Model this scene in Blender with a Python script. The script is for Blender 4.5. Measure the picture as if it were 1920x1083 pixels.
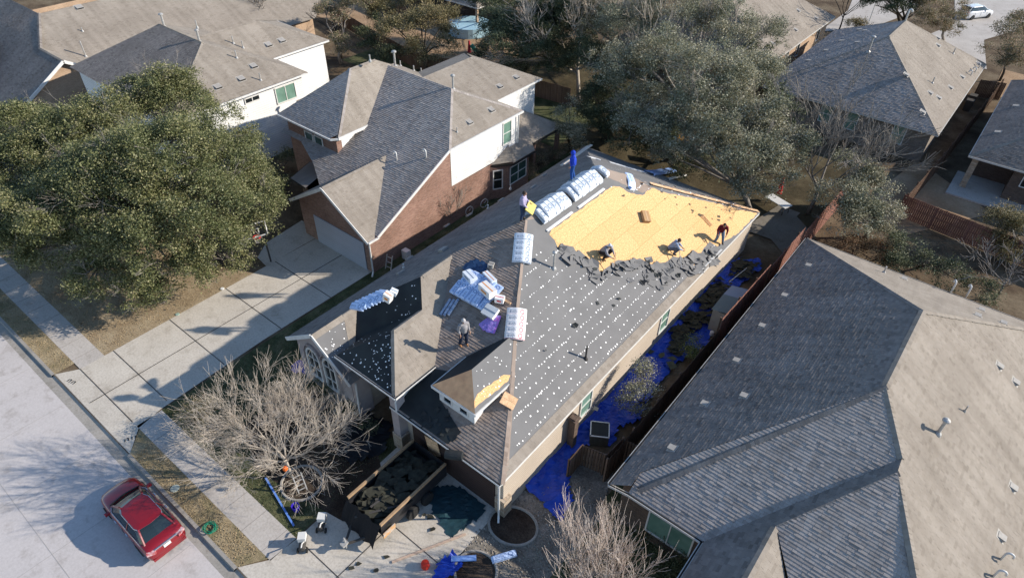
import bpy, bmesh, math, random
import numpy as np
from mathutils import Vector, Matrix, Euler
random.seed(7); rng = np.random.default_rng(11)
S = bpy.context.scene; COL = S.collection
for _o in list(bpy.data.objects): bpy.data.objects.remove(_o)
R = math.radians
# ------------------------------------------------------------------ camera
CAM = Vector((0, 0, 28.0)); FPX = 1237.7
CROT = Euler((R(50.045), R(-1.053), R(38.92)), 'XYZ')
cd = bpy.data.cameras.new('camera'); cam = bpy.data.objects.new('camera', cd); COL.objects.link(cam)
cam.location = CAM; cam.rotation_euler = CROT
cd.sensor_width = 36.0; cd.lens = FPX/1920*36.0; cd.clip_start = .5; cd.clip_end = 2000
S.camera = cam
# ------------------------------------------------------------------ light
SUN = Vector((.76, .65, .48)).normalized()
w = bpy.data.worlds.new("World"); S.world = w; w.use_nodes = True
nt = w.node_tree; bg = nt.nodes['Background']
sky = nt.nodes.new('ShaderNodeTexSky'); sky.sky_type = 'NISHITA'; sky.sun_disc = False
sky.sun_elevation = math.asin(SUN.z); sky.sun_rotation = math.atan2(SUN.x, SUN.y)
sky.air_density = 1.0; sky.dust_density = .2; sky.ozone_density = 3.0
nt.links.new(sky.outputs[0], bg.inputs[0]); bg.inputs[1].default_value = .148
sl = bpy.data.lights.new('sun', 'SUN'); sl.energy = 5.0; sl.angle = R(.55); sl.color = (1, .915, .80)
so = bpy.data.objects.new('sun', sl); COL.objects.link(so); so.rotation_euler = SUN.to_track_quat('Z', 'Y').to_euler()
S.view_settings.view_transform = 'Standard'; S.view_settings.look = 'None'
S.view_settings.exposure = .42; S.view_settings.gamma = 1
S.cycles.max_bounces = 6
# ------------------------------------------------------------------ photo measuring helpers (rays from the camera to known planes)
_M = CROT.to_matrix()
def ray(px, py): return _M @ Vector(((px-960)/FPX, -(py-541.5)/FPX, -1))
def G(px, py, z=0.0): d = ray(px, py); return CAM + d*((z-CAM.z)/d.z)
def X(px, py, x): d = ray(px, py); return CAM + d*((x-CAM.x)/d.x)
def Y(px, py, y): d = ray(px, py); return CAM + d*((y-CAM.y)/d.y)
def PL(px, py, pl):
    a, b, c = pl; d = ray(px, py); t = (a*CAM.x+b*CAM.y+c-CAM.z)/(d.z-a*d.x-b*d.y); return CAM + d*t
def pz(pl, x, y): return pl[0]*x+pl[1]*y+pl[2]
# ------------------------------------------------------------------ node helpers
def mat(name, col, rough=.8, spec=.3, var=None, scale=2.0, bump=0, bscale=30, metal=0, coat=0, detail=5, emit=None, alpha=None, trans=None):
    m = bpy.data.materials.new(name); m.use_nodes = True; t = m.node_tree; b = t.nodes['Principled BSDF']
    c = (*col, 1)
    b.inputs['Base Color'].default_value = c; b.inputs['Roughness'].default_value = rough
    b.inputs['Specular IOR Level'].default_value = spec; b.inputs['Metallic'].default_value = metal
    b.inputs['Coat Weight'].default_value = coat
    tc = t.nodes.new('ShaderNodeTexCoord')
    if var:
        n = t.nodes.new('ShaderNodeTexNoise'); n.inputs['Scale'].default_value = scale; n.inputs['Detail'].default_value = detail
        t.links.new(tc.outputs['Object'], n.inputs['Vector'])
        r = t.nodes.new('ShaderNodeValToRGB'); r.color_ramp.elements[0].position = .32; r.color_ramp.elements[1].position = .68
        r.color_ramp.elements[0].color = (*var, 1); r.color_ramp.elements[1].color = c
        t.links.new(n.outputs[0], r.inputs[0]); t.links.new(r.outputs[0], b.inputs['Base Color'])
    if bump:
        n2 = t.nodes.new('ShaderNodeTexNoise'); n2.inputs['Scale'].default_value = bscale; n2.inputs['Detail'].default_value = 4
        t.links.new(tc.outputs['Object'], n2.inputs['Vector'])
        bp = t.nodes.new('ShaderNodeBump'); bp.inputs['Strength'].default_value = bump; bp.inputs['Distance'].default_value = .02
        t.links.new(n2.outputs[0], bp.inputs['Height']); t.links.new(bp.outputs[0], b.inputs['Normal'])
    return m
def mix(t, fac, a, b_, mode='MIX'):
    n = t.nodes.new('ShaderNodeMix'); n.data_type = 'RGBA'; n.blend_type = mode
    for s, v in ((0, fac), (6, a), (7, b_)):
        if isinstance(v, (int, float)): n.inputs[s].default_value = v
        elif isinstance(v, tuple): n.inputs[s].default_value = (*v, 1) if len(v) == 3 else v
        else: t.links.new(v, n.inputs[s])
    return n.outputs[2]
def noise(t, vec, scale, detail=4, rough=.5):
    n = t.nodes.new('ShaderNodeTexNoise'); n.inputs['Scale'].default_value = scale; n.inputs['Detail'].default_value = detail; n.inputs['Roughness'].default_value = rough
    t.links.new(vec, n.inputs['Vector']); return n.outputs[0]
def ramp(t, fac, stops):
    r = t.nodes.new('ShaderNodeValToRGB'); e = r.color_ramp.elements
    while len(e) < len(stops): e.new(.5)
    for i, (p, c) in enumerate(stops):
        e[i].position = p; e[i].color = (*c, 1) if len(c) == 3 else c
    t.links.new(fac, r.inputs[0]); return r.outputs[0]
def brick(name, c1, c2, mortar, bw, rh, ms=.01, uv=True, offset=.5, bump=.5, var=.25, big=.5, rough=.9, dist=.01, squash=1, grain=.45):
    m = bpy.data.materials.new(name); m.use_nodes = True; t = m.node_tree; b = t.nodes['Principled BSDF']
    tc = t.nodes.new('ShaderNodeTexCoord'); vec = tc.outputs['UV' if uv else 'Object']
    br = t.nodes.new('ShaderNodeTexBrick'); br.offset = offset; br.squash = squash
    br.inputs['Color1'].default_value = (*c1, 1); br.inputs['Color2'].default_value = (*c2, 1); br.inputs['Mortar'].default_value = (*mortar, 1)
    br.inputs['Scale'].default_value = 1; br.inputs['Brick Width'].default_value = bw; br.inputs['Row Height'].default_value = rh
    br.inputs['Mortar Size'].default_value = ms; br.inputs['Mortar Smooth'].default_value = .2; br.inputs['Bias'].default_value = 0
    t.links.new(vec, br.inputs['Vector'])
    n = noise(t, vec, big, 5); n2 = noise(t, vec, 14, 3, .7)
    c = mix(t, var, br.outputs[0], ramp(t, n, [(.3, (.55, .5, .45)), (.7, (1.4, 1.4, 1.4))]), 'MULTIPLY')
    c = mix(t, grain, c, ramp(t, n2, [(.3, (.6, .6, .6)), (.7, (1.3, 1.3, 1.3))]), 'MULTIPLY')
    t.links.new(c, b.inputs['Base Color']); b.inputs['Roughness'].default_value = rough; b.inputs['Specular IOR Level'].default_value = .15
    if bump:
        bp = t.nodes.new('ShaderNodeBump'); bp.inputs['Strength'].default_value = bump; bp.inputs['Distance'].default_value = dist
        bw_ = t.nodes.new('ShaderNodeMath'); bw_.operation = 'MULTIPLY'; bw_.inputs[1].default_value = -1
        t.links.new(br.outputs['Fac'], bw_.inputs[0])
        ad = t.nodes.new('ShaderNodeMath'); ad.operation = 'ADD'; t.links.new(bw_.outputs[0], ad.inputs[0]); t.links.new(n2, ad.inputs[1])
        t.links.new(ad.outputs[0], bp.inputs['Height']); t.links.new(bp.outputs[0], b.inputs['Normal'])
    return m
# ------------------------------------------------------------------ mesh builder
class MB:
    def __init__(s): s.v = []; s.f = []; s.m = []; s.uv = []; s.mi = 0
    def face(s, pts, uv=None, mi=None):
        i = len(s.v); s.v += [tuple(p) for p in pts]; s.f.append(tuple(range(i, i+len(pts)))); s.m.append(s.mi if mi is None else mi)
        if uv is None:
            a = Vector(pts[0]); n = Vector((0, 0, 0))
            for k in range(1, len(pts)-1): n += (Vector(pts[k])-a).cross(Vector(pts[k+1])-a)
            if n.length < 1e-12: n = Vector((0, 0, 1))
            n.normalize()
            if abs(n.z) > .9: uv = [(p[0], p[1]) for p in pts]
            else:
                u = Vector((0, 0, 1)).cross(n).normalized(); uv = [(Vector(p).dot(u), p[2]) for p in pts]
        s.uv += [tuple(q) for q in uv]
    def box(s, c, d, rot=None, mi=None, taper=1):
        hx, hy, hz = d[0]/2, d[1]/2, d[2]/2
        P = [Vector((x*(taper if z > 0 else 1), y*(taper if z > 0 else 1), z)) for z in (-hz, hz) for x, y in ((-hx, -hy), (hx, -hy), (hx, hy), (-hx, hy))]
        if rot is not None:
            Q = rot if isinstance(rot, Matrix) else (Matrix.Rotation(rot, 3, 'Z') if isinstance(rot, (int, float)) else Euler(rot).to_matrix())
            P = [Q @ p for p in P]
        c = Vector(c); P = [p+c for p in P]
        for q in ((0, 3, 2, 1), (4, 5, 6, 7), (0, 1, 5, 4), (1, 2, 6, 5), (2, 3, 7, 6), (3, 0, 4, 7)): s.face([P[i] for i in q], mi=mi)
    def bar(s, a, b, w, h=None, mi=None):      # rectangular bar between two points
        a, b = Vector(a), Vector(b); h = h or w; d = b-a; L = d.length
        if L < 1e-6: return
        d.normalize(); up = Vector((0, 0, 1)) if abs(d.z) < .95 else Vector((1, 0, 0))
        x = d.cross(up).normalized(); y = x.cross(d)
        P = [p + x*i*w/2 + y*j*h/2 for p in (a, b) for i, j in ((-1, -1), (1, -1), (1, 1), (-1, 1))]
        for q in ((0, 3, 2, 1), (4, 5, 6, 7), (0, 1, 5, 4), (1, 2, 6, 5), (2, 3, 7, 6), (3, 0, 4, 7)): s.face([P[i] for i in q], mi=mi)
    def tube(s, pts, rad, n=6, cap=True, mi=None):
        pts = [Vector(p) for p in pts]; rs = rad if isinstance(rad, (list, tuple)) else [rad]*len(pts); rings = []
        pd = None
        for i, p in enumerate(pts):
            d = (pts[min(i+1, len(pts)-1)]-pts[max(i-1, 0)])
            if d.length < 1e-9: d = Vector((0, 0, 1))
            d.normalize()
            if pd is None: x = d.orthogonal().normalized()
            else: x = (x - d*x.dot(d)); x = x.normalized() if x.length > 1e-6 else d.orthogonal().normalized()
            pd = d; y = d.cross(x)
            rings.append([p + (x*math.cos(2*math.pi*k/n)+y*math.sin(2*math.pi*k/n))*rs[i] for k in range(n)])
        b = len(s.v)
        for r_ in rings: s.v += [tuple(q) for q in r_]
        mm = s.mi if mi is None else mi
        for i in range(len(rings)-1):
            for k in range(n):
                k2 = (k+1) % n
                s.f.append((b+i*n+k, b+i*n+k2, b+(i+1)*n+k2, b+(i+1)*n+k)); s.m.append(mm)
                s.uv += [(k/n, i), ((k+1)/n, i), ((k+1)/n, i+1), (k/n, i+1)]
        if cap:
            for i, rev in ((0, True), (len(rings)-1, False)):
                idx = [b+i*n+k for k in range(n)]
                if rev: idx.reverse()
                s.f.append(tuple(idx)); s.m.append(mm); s.uv += [(0, 0)]*n
    def lathe(s, c, prof, n=12, axis=None, mi=None):   # prof: (r, z)
        c = Vector(c); Q = axis if axis is not None else Matrix.Identity(3); b = len(s.v); mm = s.mi if mi is None else mi
        for r_, z in prof:
            for k in range(n):
                s.v.append(tuple(c + Q @ Vector((r_*math.cos(2*math.pi*k/n), r_*math.sin(2*math.pi*k/n), z))))
        for i in range(len(prof)-1):
            for k in range(n):
                k2 = (k+1) % n; s.f.append((b+i*n+k, b+i*n+k2, b+(i+1)*n+k2, b+(i+1)*n+k)); s.m.append(mm); s.uv += [(0, 0)]*4
        if prof[0][0] > 1e-4: s.f.append(tuple(b+k for k in range(n-1, -1, -1))); s.m.append(mm); s.uv += [(0, 0)]*n
        if prof[-1][0] > 1e-4: s.f.append(tuple(b+(len(prof)-1)*n+k for k in range(n))); s.m.append(mm); s.uv += [(0, 0)]*n
    def poly(s, pts, z=0.0, th=0, mi=None):    # plan polygon (list of xy or xyz), optional thickness downwards
        P = [(p[0], p[1], z) for p in pts]
        ar = sum(P[i][0]*P[(i+1) % len(P)][1]-P[(i+1) % len(P)][0]*P[i][1] for i in range(len(P)))
        if ar < 0: P.reverse()
        s.face(P, mi=mi)
        if th:
            for i in range(len(P)):
                a, b = P[i], P[(i+1) % len(P)]
                s.face([(a[0], a[1], z-th), (b[0], b[1], z-th), b, a], mi=mi)
    def build(s, name, mats, parent=None, smooth=False, loc=None):
        if not isinstance(mats, (list, tuple)): mats = [mats]
        me = bpy.data.meshes.new(name)
        v = s.v
        if loc is not None: v = [(p[0]-loc[0], p[1]-loc[1], p[2]-loc[2]) for p in v]
        elif parent is not None:
            L = parent.matrix_basis.inverted() if parent.parent is None else (parent.parent.matrix_basis @ parent.matrix_basis).inverted()
            v = [tuple(L @ Vector(p)) for p in v]
        me.from_pydata(v, [], s.f); me.polygons.foreach_set('material_index', s.m)
        uvl = me.uv_layers.new(name='UVMap')
        if len(s.uv) == len(me.loops): uvl.data.foreach_set('uv', np.array(s.uv, dtype=np.float32).ravel())
        for m in mats: me.materials.append(m)
        if smooth: me.polygons.foreach_set('use_smooth', [True]*len(me.polygons))
        me.update()
        o = bpy.data.objects.new(name, me); COL.objects.link(o)
        if parent is not None: o.parent = parent
        if loc is not None: o.location = loc
        return o
def thing(name, label, cat, loc=(0, 0, 0), rz=0, group=None):
    o = bpy.data.objects.new(name, None); COL.objects.link(o); o.location = loc; o.rotation_euler = (0, 0, rz); o.empty_display_size = .1
    o['label'] = label; o['category'] = cat
    if group: o['group'] = group
    return o
def tag(o, label, cat, group=None):
    o['label'] = label; o['category'] = cat
    if group: o['group'] = group
    return o
def kind(o, k): o['kind'] = k; return o
def copy_tree(o, parent=None):
    c = o.copy(); COL.objects.link(c)
    if parent is not None: c.parent = parent
    for ch in list(o.children): copy_tree(ch, c)
    return c
def place(o, loc, rot, label, scale=None):
    o.location = loc; o.rotation_euler = rot; o['label'] = label
    if scale: o.scale = (scale,)*3 if isinstance(scale, (int, float)) else scale
    return o
# ------------------------------------------------------------------ materials
def ground_mat(name, a, b_, c, sc=1.2, speck=40, bump=.6):
    m = bpy.data.materials.new(name); m.use_nodes = True; t = m.node_tree; b = t.nodes['Principled BSDF']
    tc = t.nodes.new('ShaderNodeTexCoord'); v = tc.outputs['Object']
    n1 = noise(t, v, sc*.35, 6, .6); n2 = noise(t, v, speck, 3, .7); n3 = noise(t, v, sc*4, 4)
    col = ramp(t, n1, [(.36, a), (.52, b_), (.66, c)])
    col = mix(t, .75, col, ramp(t, n2, [(.3, (.45, .45, .42)), (.7, (1.5, 1.45, 1.4))]), 'MULTIPLY')
    col = mix(t, .4, col, ramp(t, n3, [(.3, (.6, .6, .6)), (.7, (1.3, 1.3, 1.3))]), 'MULTIPLY')
    t.links.new(col, b.inputs['Base Color']); b.inputs['Roughness'].default_value = .95; b.inputs['Specular IOR Level'].default_value = .1
    bp = t.nodes.new('ShaderNodeBump'); bp.inputs['Strength'].default_value = bump; bp.inputs['Distance'].default_value = .03
    t.links.new(n2, bp.inputs['Height']); t.links.new(bp.outputs[0], b.inputs['Normal'])
    return m
def concrete(name, a, b_, stain=(.6, .58, .55), sc=.5):
    m = bpy.data.materials.new(name); m.use_nodes = True; t = m.node_tree; b = t.nodes['Principled BSDF']
    tc = t.nodes.new('ShaderNodeTexCoord'); v = tc.outputs['Object']
    n1 = noise(t, v, sc, 6, .6); n2 = noise(t, v, 9, 5, .7); n3 = noise(t, v, 60, 2)
    col = ramp(t, n1, [(.3, a), (.7, b_)])
    col = mix(t, .6, col, ramp(t, n2, [(.3, stain), (.55, (1, 1, 1)), (.8, (1.1, 1.1, 1.1))]), 'MULTIPLY')
    col = mix(t, .5, col, ramp(t, noise(t, v, 1.1, 7, .72), [(.34, (.6, .57, .53)), (.47, (1, 1, 1))]), 'MULTIPLY')
    col = mix(t, .3, col, ramp(t, n3, [(.3, (.7, .7, .7)), (.7, (1.2, 1.2, 1.2))]), 'MULTIPLY')
    t.links.new(col, b.inputs['Base Color']); b.inputs['Roughness'].default_value = .9; b.inputs['Specular IOR Level'].default_value = .2
    return m
M = {}
M['soil'] = ground_mat('dry_soil', (.085, .06, .04), (.14, .105, .07), (.2, .16, .11))
M['lawn'] = ground_mat('dormant_grass', (.27, .205, .13), (.34, .27, .18), (.4, .33, .225), 2.2, 26)
M['verge'] = ground_mat('verge_grass', (.2, .175, .1), (.3, .24, .15), (.38, .31, .2), 2.5, 22)
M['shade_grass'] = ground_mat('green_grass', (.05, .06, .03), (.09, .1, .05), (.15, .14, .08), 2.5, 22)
M['mulch'] = ground_mat('mulch', (.035, .025, .02), (.06, .045, .035), (.09, .07, .055), 2, 18)
M['gravel'] = ground_mat('river_gravel', (.16, .14, .12), (.22, .2, .17), (.3, .27, .24), 3, 9, 1.0)
M['road'] = concrete('road_concrete', (.5, .465, .445), (.56, .52, .5), (.82, .81, .8), .25)
M['walk'] = concrete('walk_concrete', (.45, .41, .37), (.53, .49, .445))
M['drive'] = concrete('driveway_concrete', (.52, .47, .4), (.6, .55, .475))
M['kerb'] = concrete('kerb_concrete', (.3, .28, .25), (.4, .37, .33))
M['joint'] = mat('joint_dark', (.06, .055, .05))
RH = .145
SH = {}  # same kind of shingle in several tones, picked by each slope's light
def shingles(name, c1, c2, mort):
    m = bpy.data.materials.new('shingles_'+name); m.use_nodes = True; t = m.node_tree; b = t.nodes['Principled BSDF']; tc = t.nodes.new('ShaderNodeTexCoord'); v = tc.outputs['UV']
    g = t.nodes.new('ShaderNodeNewGeometry'); mid = tuple((a+b_)/2 for a, b_ in zip(c1, c2))
    c = ramp(t, g.outputs['Random Per Island'], [(0, tuple(x*.9 for x in c1)), (.15, tuple((a+b_)/2 for a, b_ in zip(c1, mid))), (.6, mid), (1, tuple((a+b_)/2 for a, b_ in zip(c2, mid)))])
    c = mix(t, .3, c, ramp(t, noise(t, v, .4, 5), [(.3, (.6, .57, .54)), (.7, (1.35, 1.35, 1.35))]), 'MULTIPLY')
    c = mix(t, .4, c, ramp(t, noise(t, v, 38, 3, .8), [(.3, (.5, .5, .5)), (.7, (1.45, 1.45, 1.45))]), 'MULTIPLY')
    sp = t.nodes.new('ShaderNodeMapping'); sp.inputs['Scale'].default_value = (1.6, .12, 1); t.links.new(v, sp.inputs[0])
    c = mix(t, .3, c, ramp(t, noise(t, sp.outputs[0], 1.2, 4), [(.35, (.62, .6, .58)), (.6, (1.15, 1.15, 1.15))]), 'MULTIPLY')
    t.links.new(c, b.inputs['Base Color']); b.inputs['Roughness'].default_value = .92; b.inputs['Specular IOR Level'].default_value = .12
    bp = t.nodes.new('ShaderNodeBump'); bp.inputs['Strength'].default_value = .5; bp.inputs['Distance'].default_value = .008
    t.links.new(noise(t, v, 45, 3, .8), bp.inputs['Height']); t.links.new(bp.outputs[0], b.inputs['Normal'])
    SH[name] = m; return m
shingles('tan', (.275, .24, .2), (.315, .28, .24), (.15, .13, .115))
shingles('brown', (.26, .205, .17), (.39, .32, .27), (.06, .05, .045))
shingles('grey', (.31, .275, .25), (.43, .39, .36), (.07, .065, .065))  # lightened copy for front slopes that the sun only grazes
shingles('left', (.18, .16, .145), (.29, .26, .235), (.08, .075, .075))  # darker copy for shaded slopes: shade in the colour, tone spread for glints
M['brick'] = brick('red_brick', (.2, .095, .07), (.32, .175, .13), (.3, .25, .21), .21, .075, .012, bump=.6, var=.5)
M['brickbrown'] = brick('brown_brick', (.1, .07, .055), (.17, .115, .09), (.14, .12, .1), .21, .075, .012, bump=.6, var=.4)
M['bricktan'] = brick('tan_brick', (.38, .26, .17), (.48, .34, .23), (.42, .34, .27), .21, .075, .01, bump=.5, var=.3)
M['brickgrey'] = brick('grey_brick', (.19, .16, .13), (.28, .24, .2), (.24, .21, .18), .21, .075, .01, bump=.5, var=.3)
M['stone'] = brick('limestone', (.36, .27, .19), (.5, .42, .33), (.3, .27, .22), .38, .16, .015, bump=.6, var=.5)
def siding(name, c):
    m = brick(name, c, tuple(x*.95 for x in c), tuple(x*.45 for x in c), 40, .18, .008, bump=.3, var=.15, grain=.1); return m
M['white'] = siding('white_siding', (.78, .78, .76))
M['cream'] = siding('cream_siding', (.5, .43, .35))
M['stucco'] = mat('mauve_stucco', (.42, .37, .36), .9, .2, (.37, .32, .31), 3, .3, 60)
M['trim'] = mat('white_trim', (.74, .73, .7), .5, .4, (.62, .61, .58), 4)
M['gutter'] = mat('gutter_paint', (.6, .58, .54), .5, .4, (.5, .48, .44), 6)
M['glass'] = mat('window_glass', (.03, .06, .055), .08, .8, (.06, .11, .095), .9)
M['glassgreen'] = mat('green_tinted_glass', (.12, .22, .17), .12, .8, (.2, .33, .27), 1.2)
M['glassdark'] = mat('dark_glass', (.015, .02, .022), .06, .9)
M['garage'] = siding('garage_door_paint', (.42, .44, .5))
M['garagedark'] = siding('brown_garage_door', (.06, .04, .035))
M['dark'] = mat('dark_interior', (.012, .011, .01))
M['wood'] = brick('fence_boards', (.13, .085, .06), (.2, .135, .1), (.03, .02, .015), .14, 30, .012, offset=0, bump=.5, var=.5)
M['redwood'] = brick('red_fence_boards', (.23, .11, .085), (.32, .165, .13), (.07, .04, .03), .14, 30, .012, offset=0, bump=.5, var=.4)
M['pvc'] = mat('pvc_pipe', (.65, .64, .61), .5, .4)
M['ventmetal'] = mat('galvanised_vent', (.5, .49, .47), .45, .5, (.36, .35, .33), 8, metal=.3)
M['ventbox'] = mat('painted_vent', (.4, .375, .34), .65, .3, (.32, .3, .27), 9)
M['hole'] = mat('vent_opening', (.02, .018, .016))
# ------------------------------------------------------------------ roofs
def clipband(poly, v0, v1):        # poly: list of (u, v)
    for lim, sgn in ((v0, 1), (v1, -1)):
        out = []
        n = len(poly)
        for i in range(n):
            a, b = poly[i], poly[(i+1) % n]
            da, db = (a[1]-lim)*sgn, (b[1]-lim)*sgn
            if da >= 0: out.append(a)
            if (da > 1e-9 and db < -1e-9) or (da < -1e-9 and db > 1e-9):
                t = da/(da-db); out.append((a[0]+(b[0]-a[0])*t, lim))
        poly = out
        if len(poly) < 3: return []
    q = []
    for p in poly:
        if not q or abs(p[0]-q[-1][0])+abs(p[1]-q[-1][1]) > 1e-5: q.append(p)
    if len(q) > 1 and abs(q[0][0]-q[-1][0])+abs(q[0][1]-q[-1][1]) < 1e-5: q.pop()
    return q if len(q) > 2 else []
def roof_face(mb, pl, poly, lift=0.0, step=.011, courses=True, mi=0):
    """a plane z=ax+by+c over a plan polygon, laid in real overlapping courses"""
    n = Vector((-pl[0], -pl[1], 1)).normalized(); u = Vector((0, 0, 1)).cross(n)
    u = u.normalized() if u.length > 1e-6 else Vector((1, 0, 0)); v = n.cross(u)
    O = Vector((poly[0][0], poly[0][1], pz(pl, poly[0][0], poly[0][1])))
    P = []
    for p in poly:
        q = Vector((p[0], p[1], pz(pl, p[0], p[1]))); P.append((q.dot(u), q.dot(v)))
    nd = O.dot(n)
    ar = sum(P[i][0]*P[(i+1) % len(P)][1]-P[(i+1) % len(P)][0]*P[i][1] for i in range(len(P)))
    if ar < 0: P.reverse()
    T = lambda a, b, h: tuple(u*a + v*b + n*(nd+h+lift))
    vmin = min(p[1] for p in P); vmax = max(p[1] for p in P)
    if not courses:
        mb.face([T(a, b, 0) for a, b in P], [(a, b-vmin) for a, b in P], mi); return
    k = 0
    while vmin + k*RH < vmax-1e-4:
        v0 = vmin+k*RH; v1 = v0+RH; q = clipband(P, v0, v1); k += 1
        if not q: continue
        u_ = min(p[0] for p in q)-random.random()*.3; ue = max(p[0] for p in q); band = [(b, a) for a, b in q]
        while u_ < ue:
            wd = random.choice((.14, .18, .22, .28, .34, .34)); r_ = clipband(band, u_, u_+wd-.004) if (u_ > -1e9) else []; u_ += wd
            if not r_: continue
            st_ = step*random.choice((.75, .9, 1, 1.1, 1.5)); tilt = random.uniform(-.0012, .0012)
            h = lambda b, st_=st_: st_*(1-(b-v0)/RH)+.001
            r_ = [(a, b) for b, a in r_][::-1] if False else [(a, b) for b, a in r_]
            mb.face([T(a, b, h(b)) for a, b in r_], [(a, b-vmin) for a, b in r_], mi)
            for i in range(len(r_)):
                a, b = r_[i], r_[(i+1) % len(r_)]
                if abs(a[1]-v0) < 1e-5 and abs(b[1]-v0) < 1e-5:
                    mb.face([T(a[0], a[1], -.003), T(b[0], b[1], -.003), T(b[0], b[1], st_+.001), T(a[0], a[1], st_+.001)],
                            [(a[0], a[1]-vmin-.02), (b[0], b[1]-vmin-.02), (b[0], b[1]-vmin), (a[0], a[1]-vmin)], mi)
def caps(mb, a, b, w=.17, mi=0):   # ridge / hip cap pieces laid over an edge
    a, b = Vector(a), Vector(b); d = b-a; L = d.length; d.normalize(); s = Vector((-d.y, d.x, 0)).normalized(); n = int(L/.2)
    for i in range(n):
        p = a+d*(i*L/n); q = a+d*((i+1)*L/n+.03); lo, hi = .016, .03+random.random()*.006
        z = Vector((0, 0, 1)); ww = w*random.uniform(.9, 1.05)
        dr = Vector((0, 0, -ww*.5))
        for sg in (1, -1):
            f = [p+z*lo, q+z*hi, q+s*sg*ww+dr+z*hi, p+s*sg*ww+dr+z*lo]
            if sg > 0: f.reverse()
            mb.face(f, [(i*.33, 0), (i*.33+.3, 0), (i*.33+.3, .14), (i*.33, .14)], mi)
def roof_obj(name, parent, faces, m, caplist=(), step=.011):
    mb = MB()
    for pl, poly in faces: roof_face(mb, pl, poly, step=step)
    for a, b in caplist: caps(mb, a, b)
    return mb.build(name, m, parent)
def through(z0, x=None, y=None, ax=0, ay=0):       # plane of slope (ax, ay) that has height z0 at the given eave line
    return (ax, ay, z0 - ax*(x or 0) - ay*(y or 0))
def hipblock(x0, x1, y0, y1, ze, zr, r0, r1, axis='y', xr=None):
    """hip roof over a rectangle: ridge at height zr along an axis from r0 to r1; gives faces and caps"""
    if axis == 'y':
        xr = (x0+x1)/2 if xr is None else xr; h = zr-ze
        Lp = ((h/(xr-x0)), 0, ze-h/(xr-x0)*x0); Rp = (-(h/(x1-xr)), 0, ze+h/(x1-xr)*x1)
        f = [(Lp, [(x0, y0), (xr, r0), (xr, r1), (x0, y1)]), (Rp, [(x1, y0), (x1, y1), (xr, r1), (xr, r0)])]
        if r0 > y0+.01: f.append(((0, h/(r0-y0), ze-h/(r0-y0)*y0), [(x0, y0), (x1, y0), (xr, r0)]))
        if r1 < y1-.01: f.append(((0, -h/(y1-r1), ze+h/(y1-r1)*y1), [(x1, y1), (x0, y1), (xr, r1)]))
        A, B = (xr, r0, zr), (xr, r1, zr)
        c = [(A, B)]
        if r0 > y0+.01: c += [((x0, y0, ze), A), ((x1, y0, ze), A)]
        if r1 < y1-.01: c += [((x0, y1, ze), B), ((x1, y1, ze), B)]
    else:
        yr = (y0+y1)/2 if xr is None else xr; h = zr-ze
        Fp = (0, h/(yr-y0), ze-h/(yr-y0)*y0); Bp = (0, -h/(y1-yr), ze+h/(y1-yr)*y1)
        f = [(Fp, [(x0, y0), (x1, y0), (r1, yr), (r0, yr)]), (Bp, [(x0, y1), (r0, yr), (r1, yr), (x1, y1)])]
        if r0 > x0+.01: f.append(((h/(r0-x0), 0, ze-h/(r0-x0)*x0), [(x0, y0), (r0, yr), (x0, y1)]))
        if r1 < x1-.01: f.append(((-h/(x1-r1), 0, ze+h/(x1-r1)*x1), [(x1, y0), (x1, y1), (r1, yr)]))
        A, B = (r0, yr, zr), (r1, yr, zr); c = [(A, B)]
        if r0 > x0+.01: c += [((x0, y0, ze), A), ((x0, y1, ze), A)]
        if r1 < x1-.01: c += [((x1, y0, ze), B), ((x1, y1, ze), B)]
    return f, c
def fascia(name, parent, pts, m, h=.2, w=.12, closed=False, drop=0.02):
    mb = MB(); n = len(pts)
    for i in range(n if closed else n-1):
        a, b = Vector(pts[i]), Vector(pts[(i+1) % n]); o = Vector((0, 0, -h/2-drop)); mb.bar(a+o, b+o, w, h)
    return mb.build(name, m, parent)
def prism(mb, plan, z0, z1, mi=None):      # closed vertical walls over a plan polygon
    P = [(p[0], p[1]) for p in plan]; ar = sum(P[i][0]*P[(i+1) % len(P)][1]-P[(i+1) % len(P)][0]*P[i][1] for i in range(len(P)))
    if ar < 0: P.reverse()
    for i in range(len(P)):
        a, b = P[i], P[(i+1) % len(P)]
        za = z1(a) if callable(z1) else z1; zb = z1(b) if callable(z1) else z1
        mb.face([(a[0], a[1], z0), (b[0], b[1], z0), (b[0], b[1], zb), (a[0], a[1], za)], mi=mi)
def rect(x0, x1, y0, y1): return [(x0, y0), (x1, y0), (x1, y1), (x0, y1)]
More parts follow.
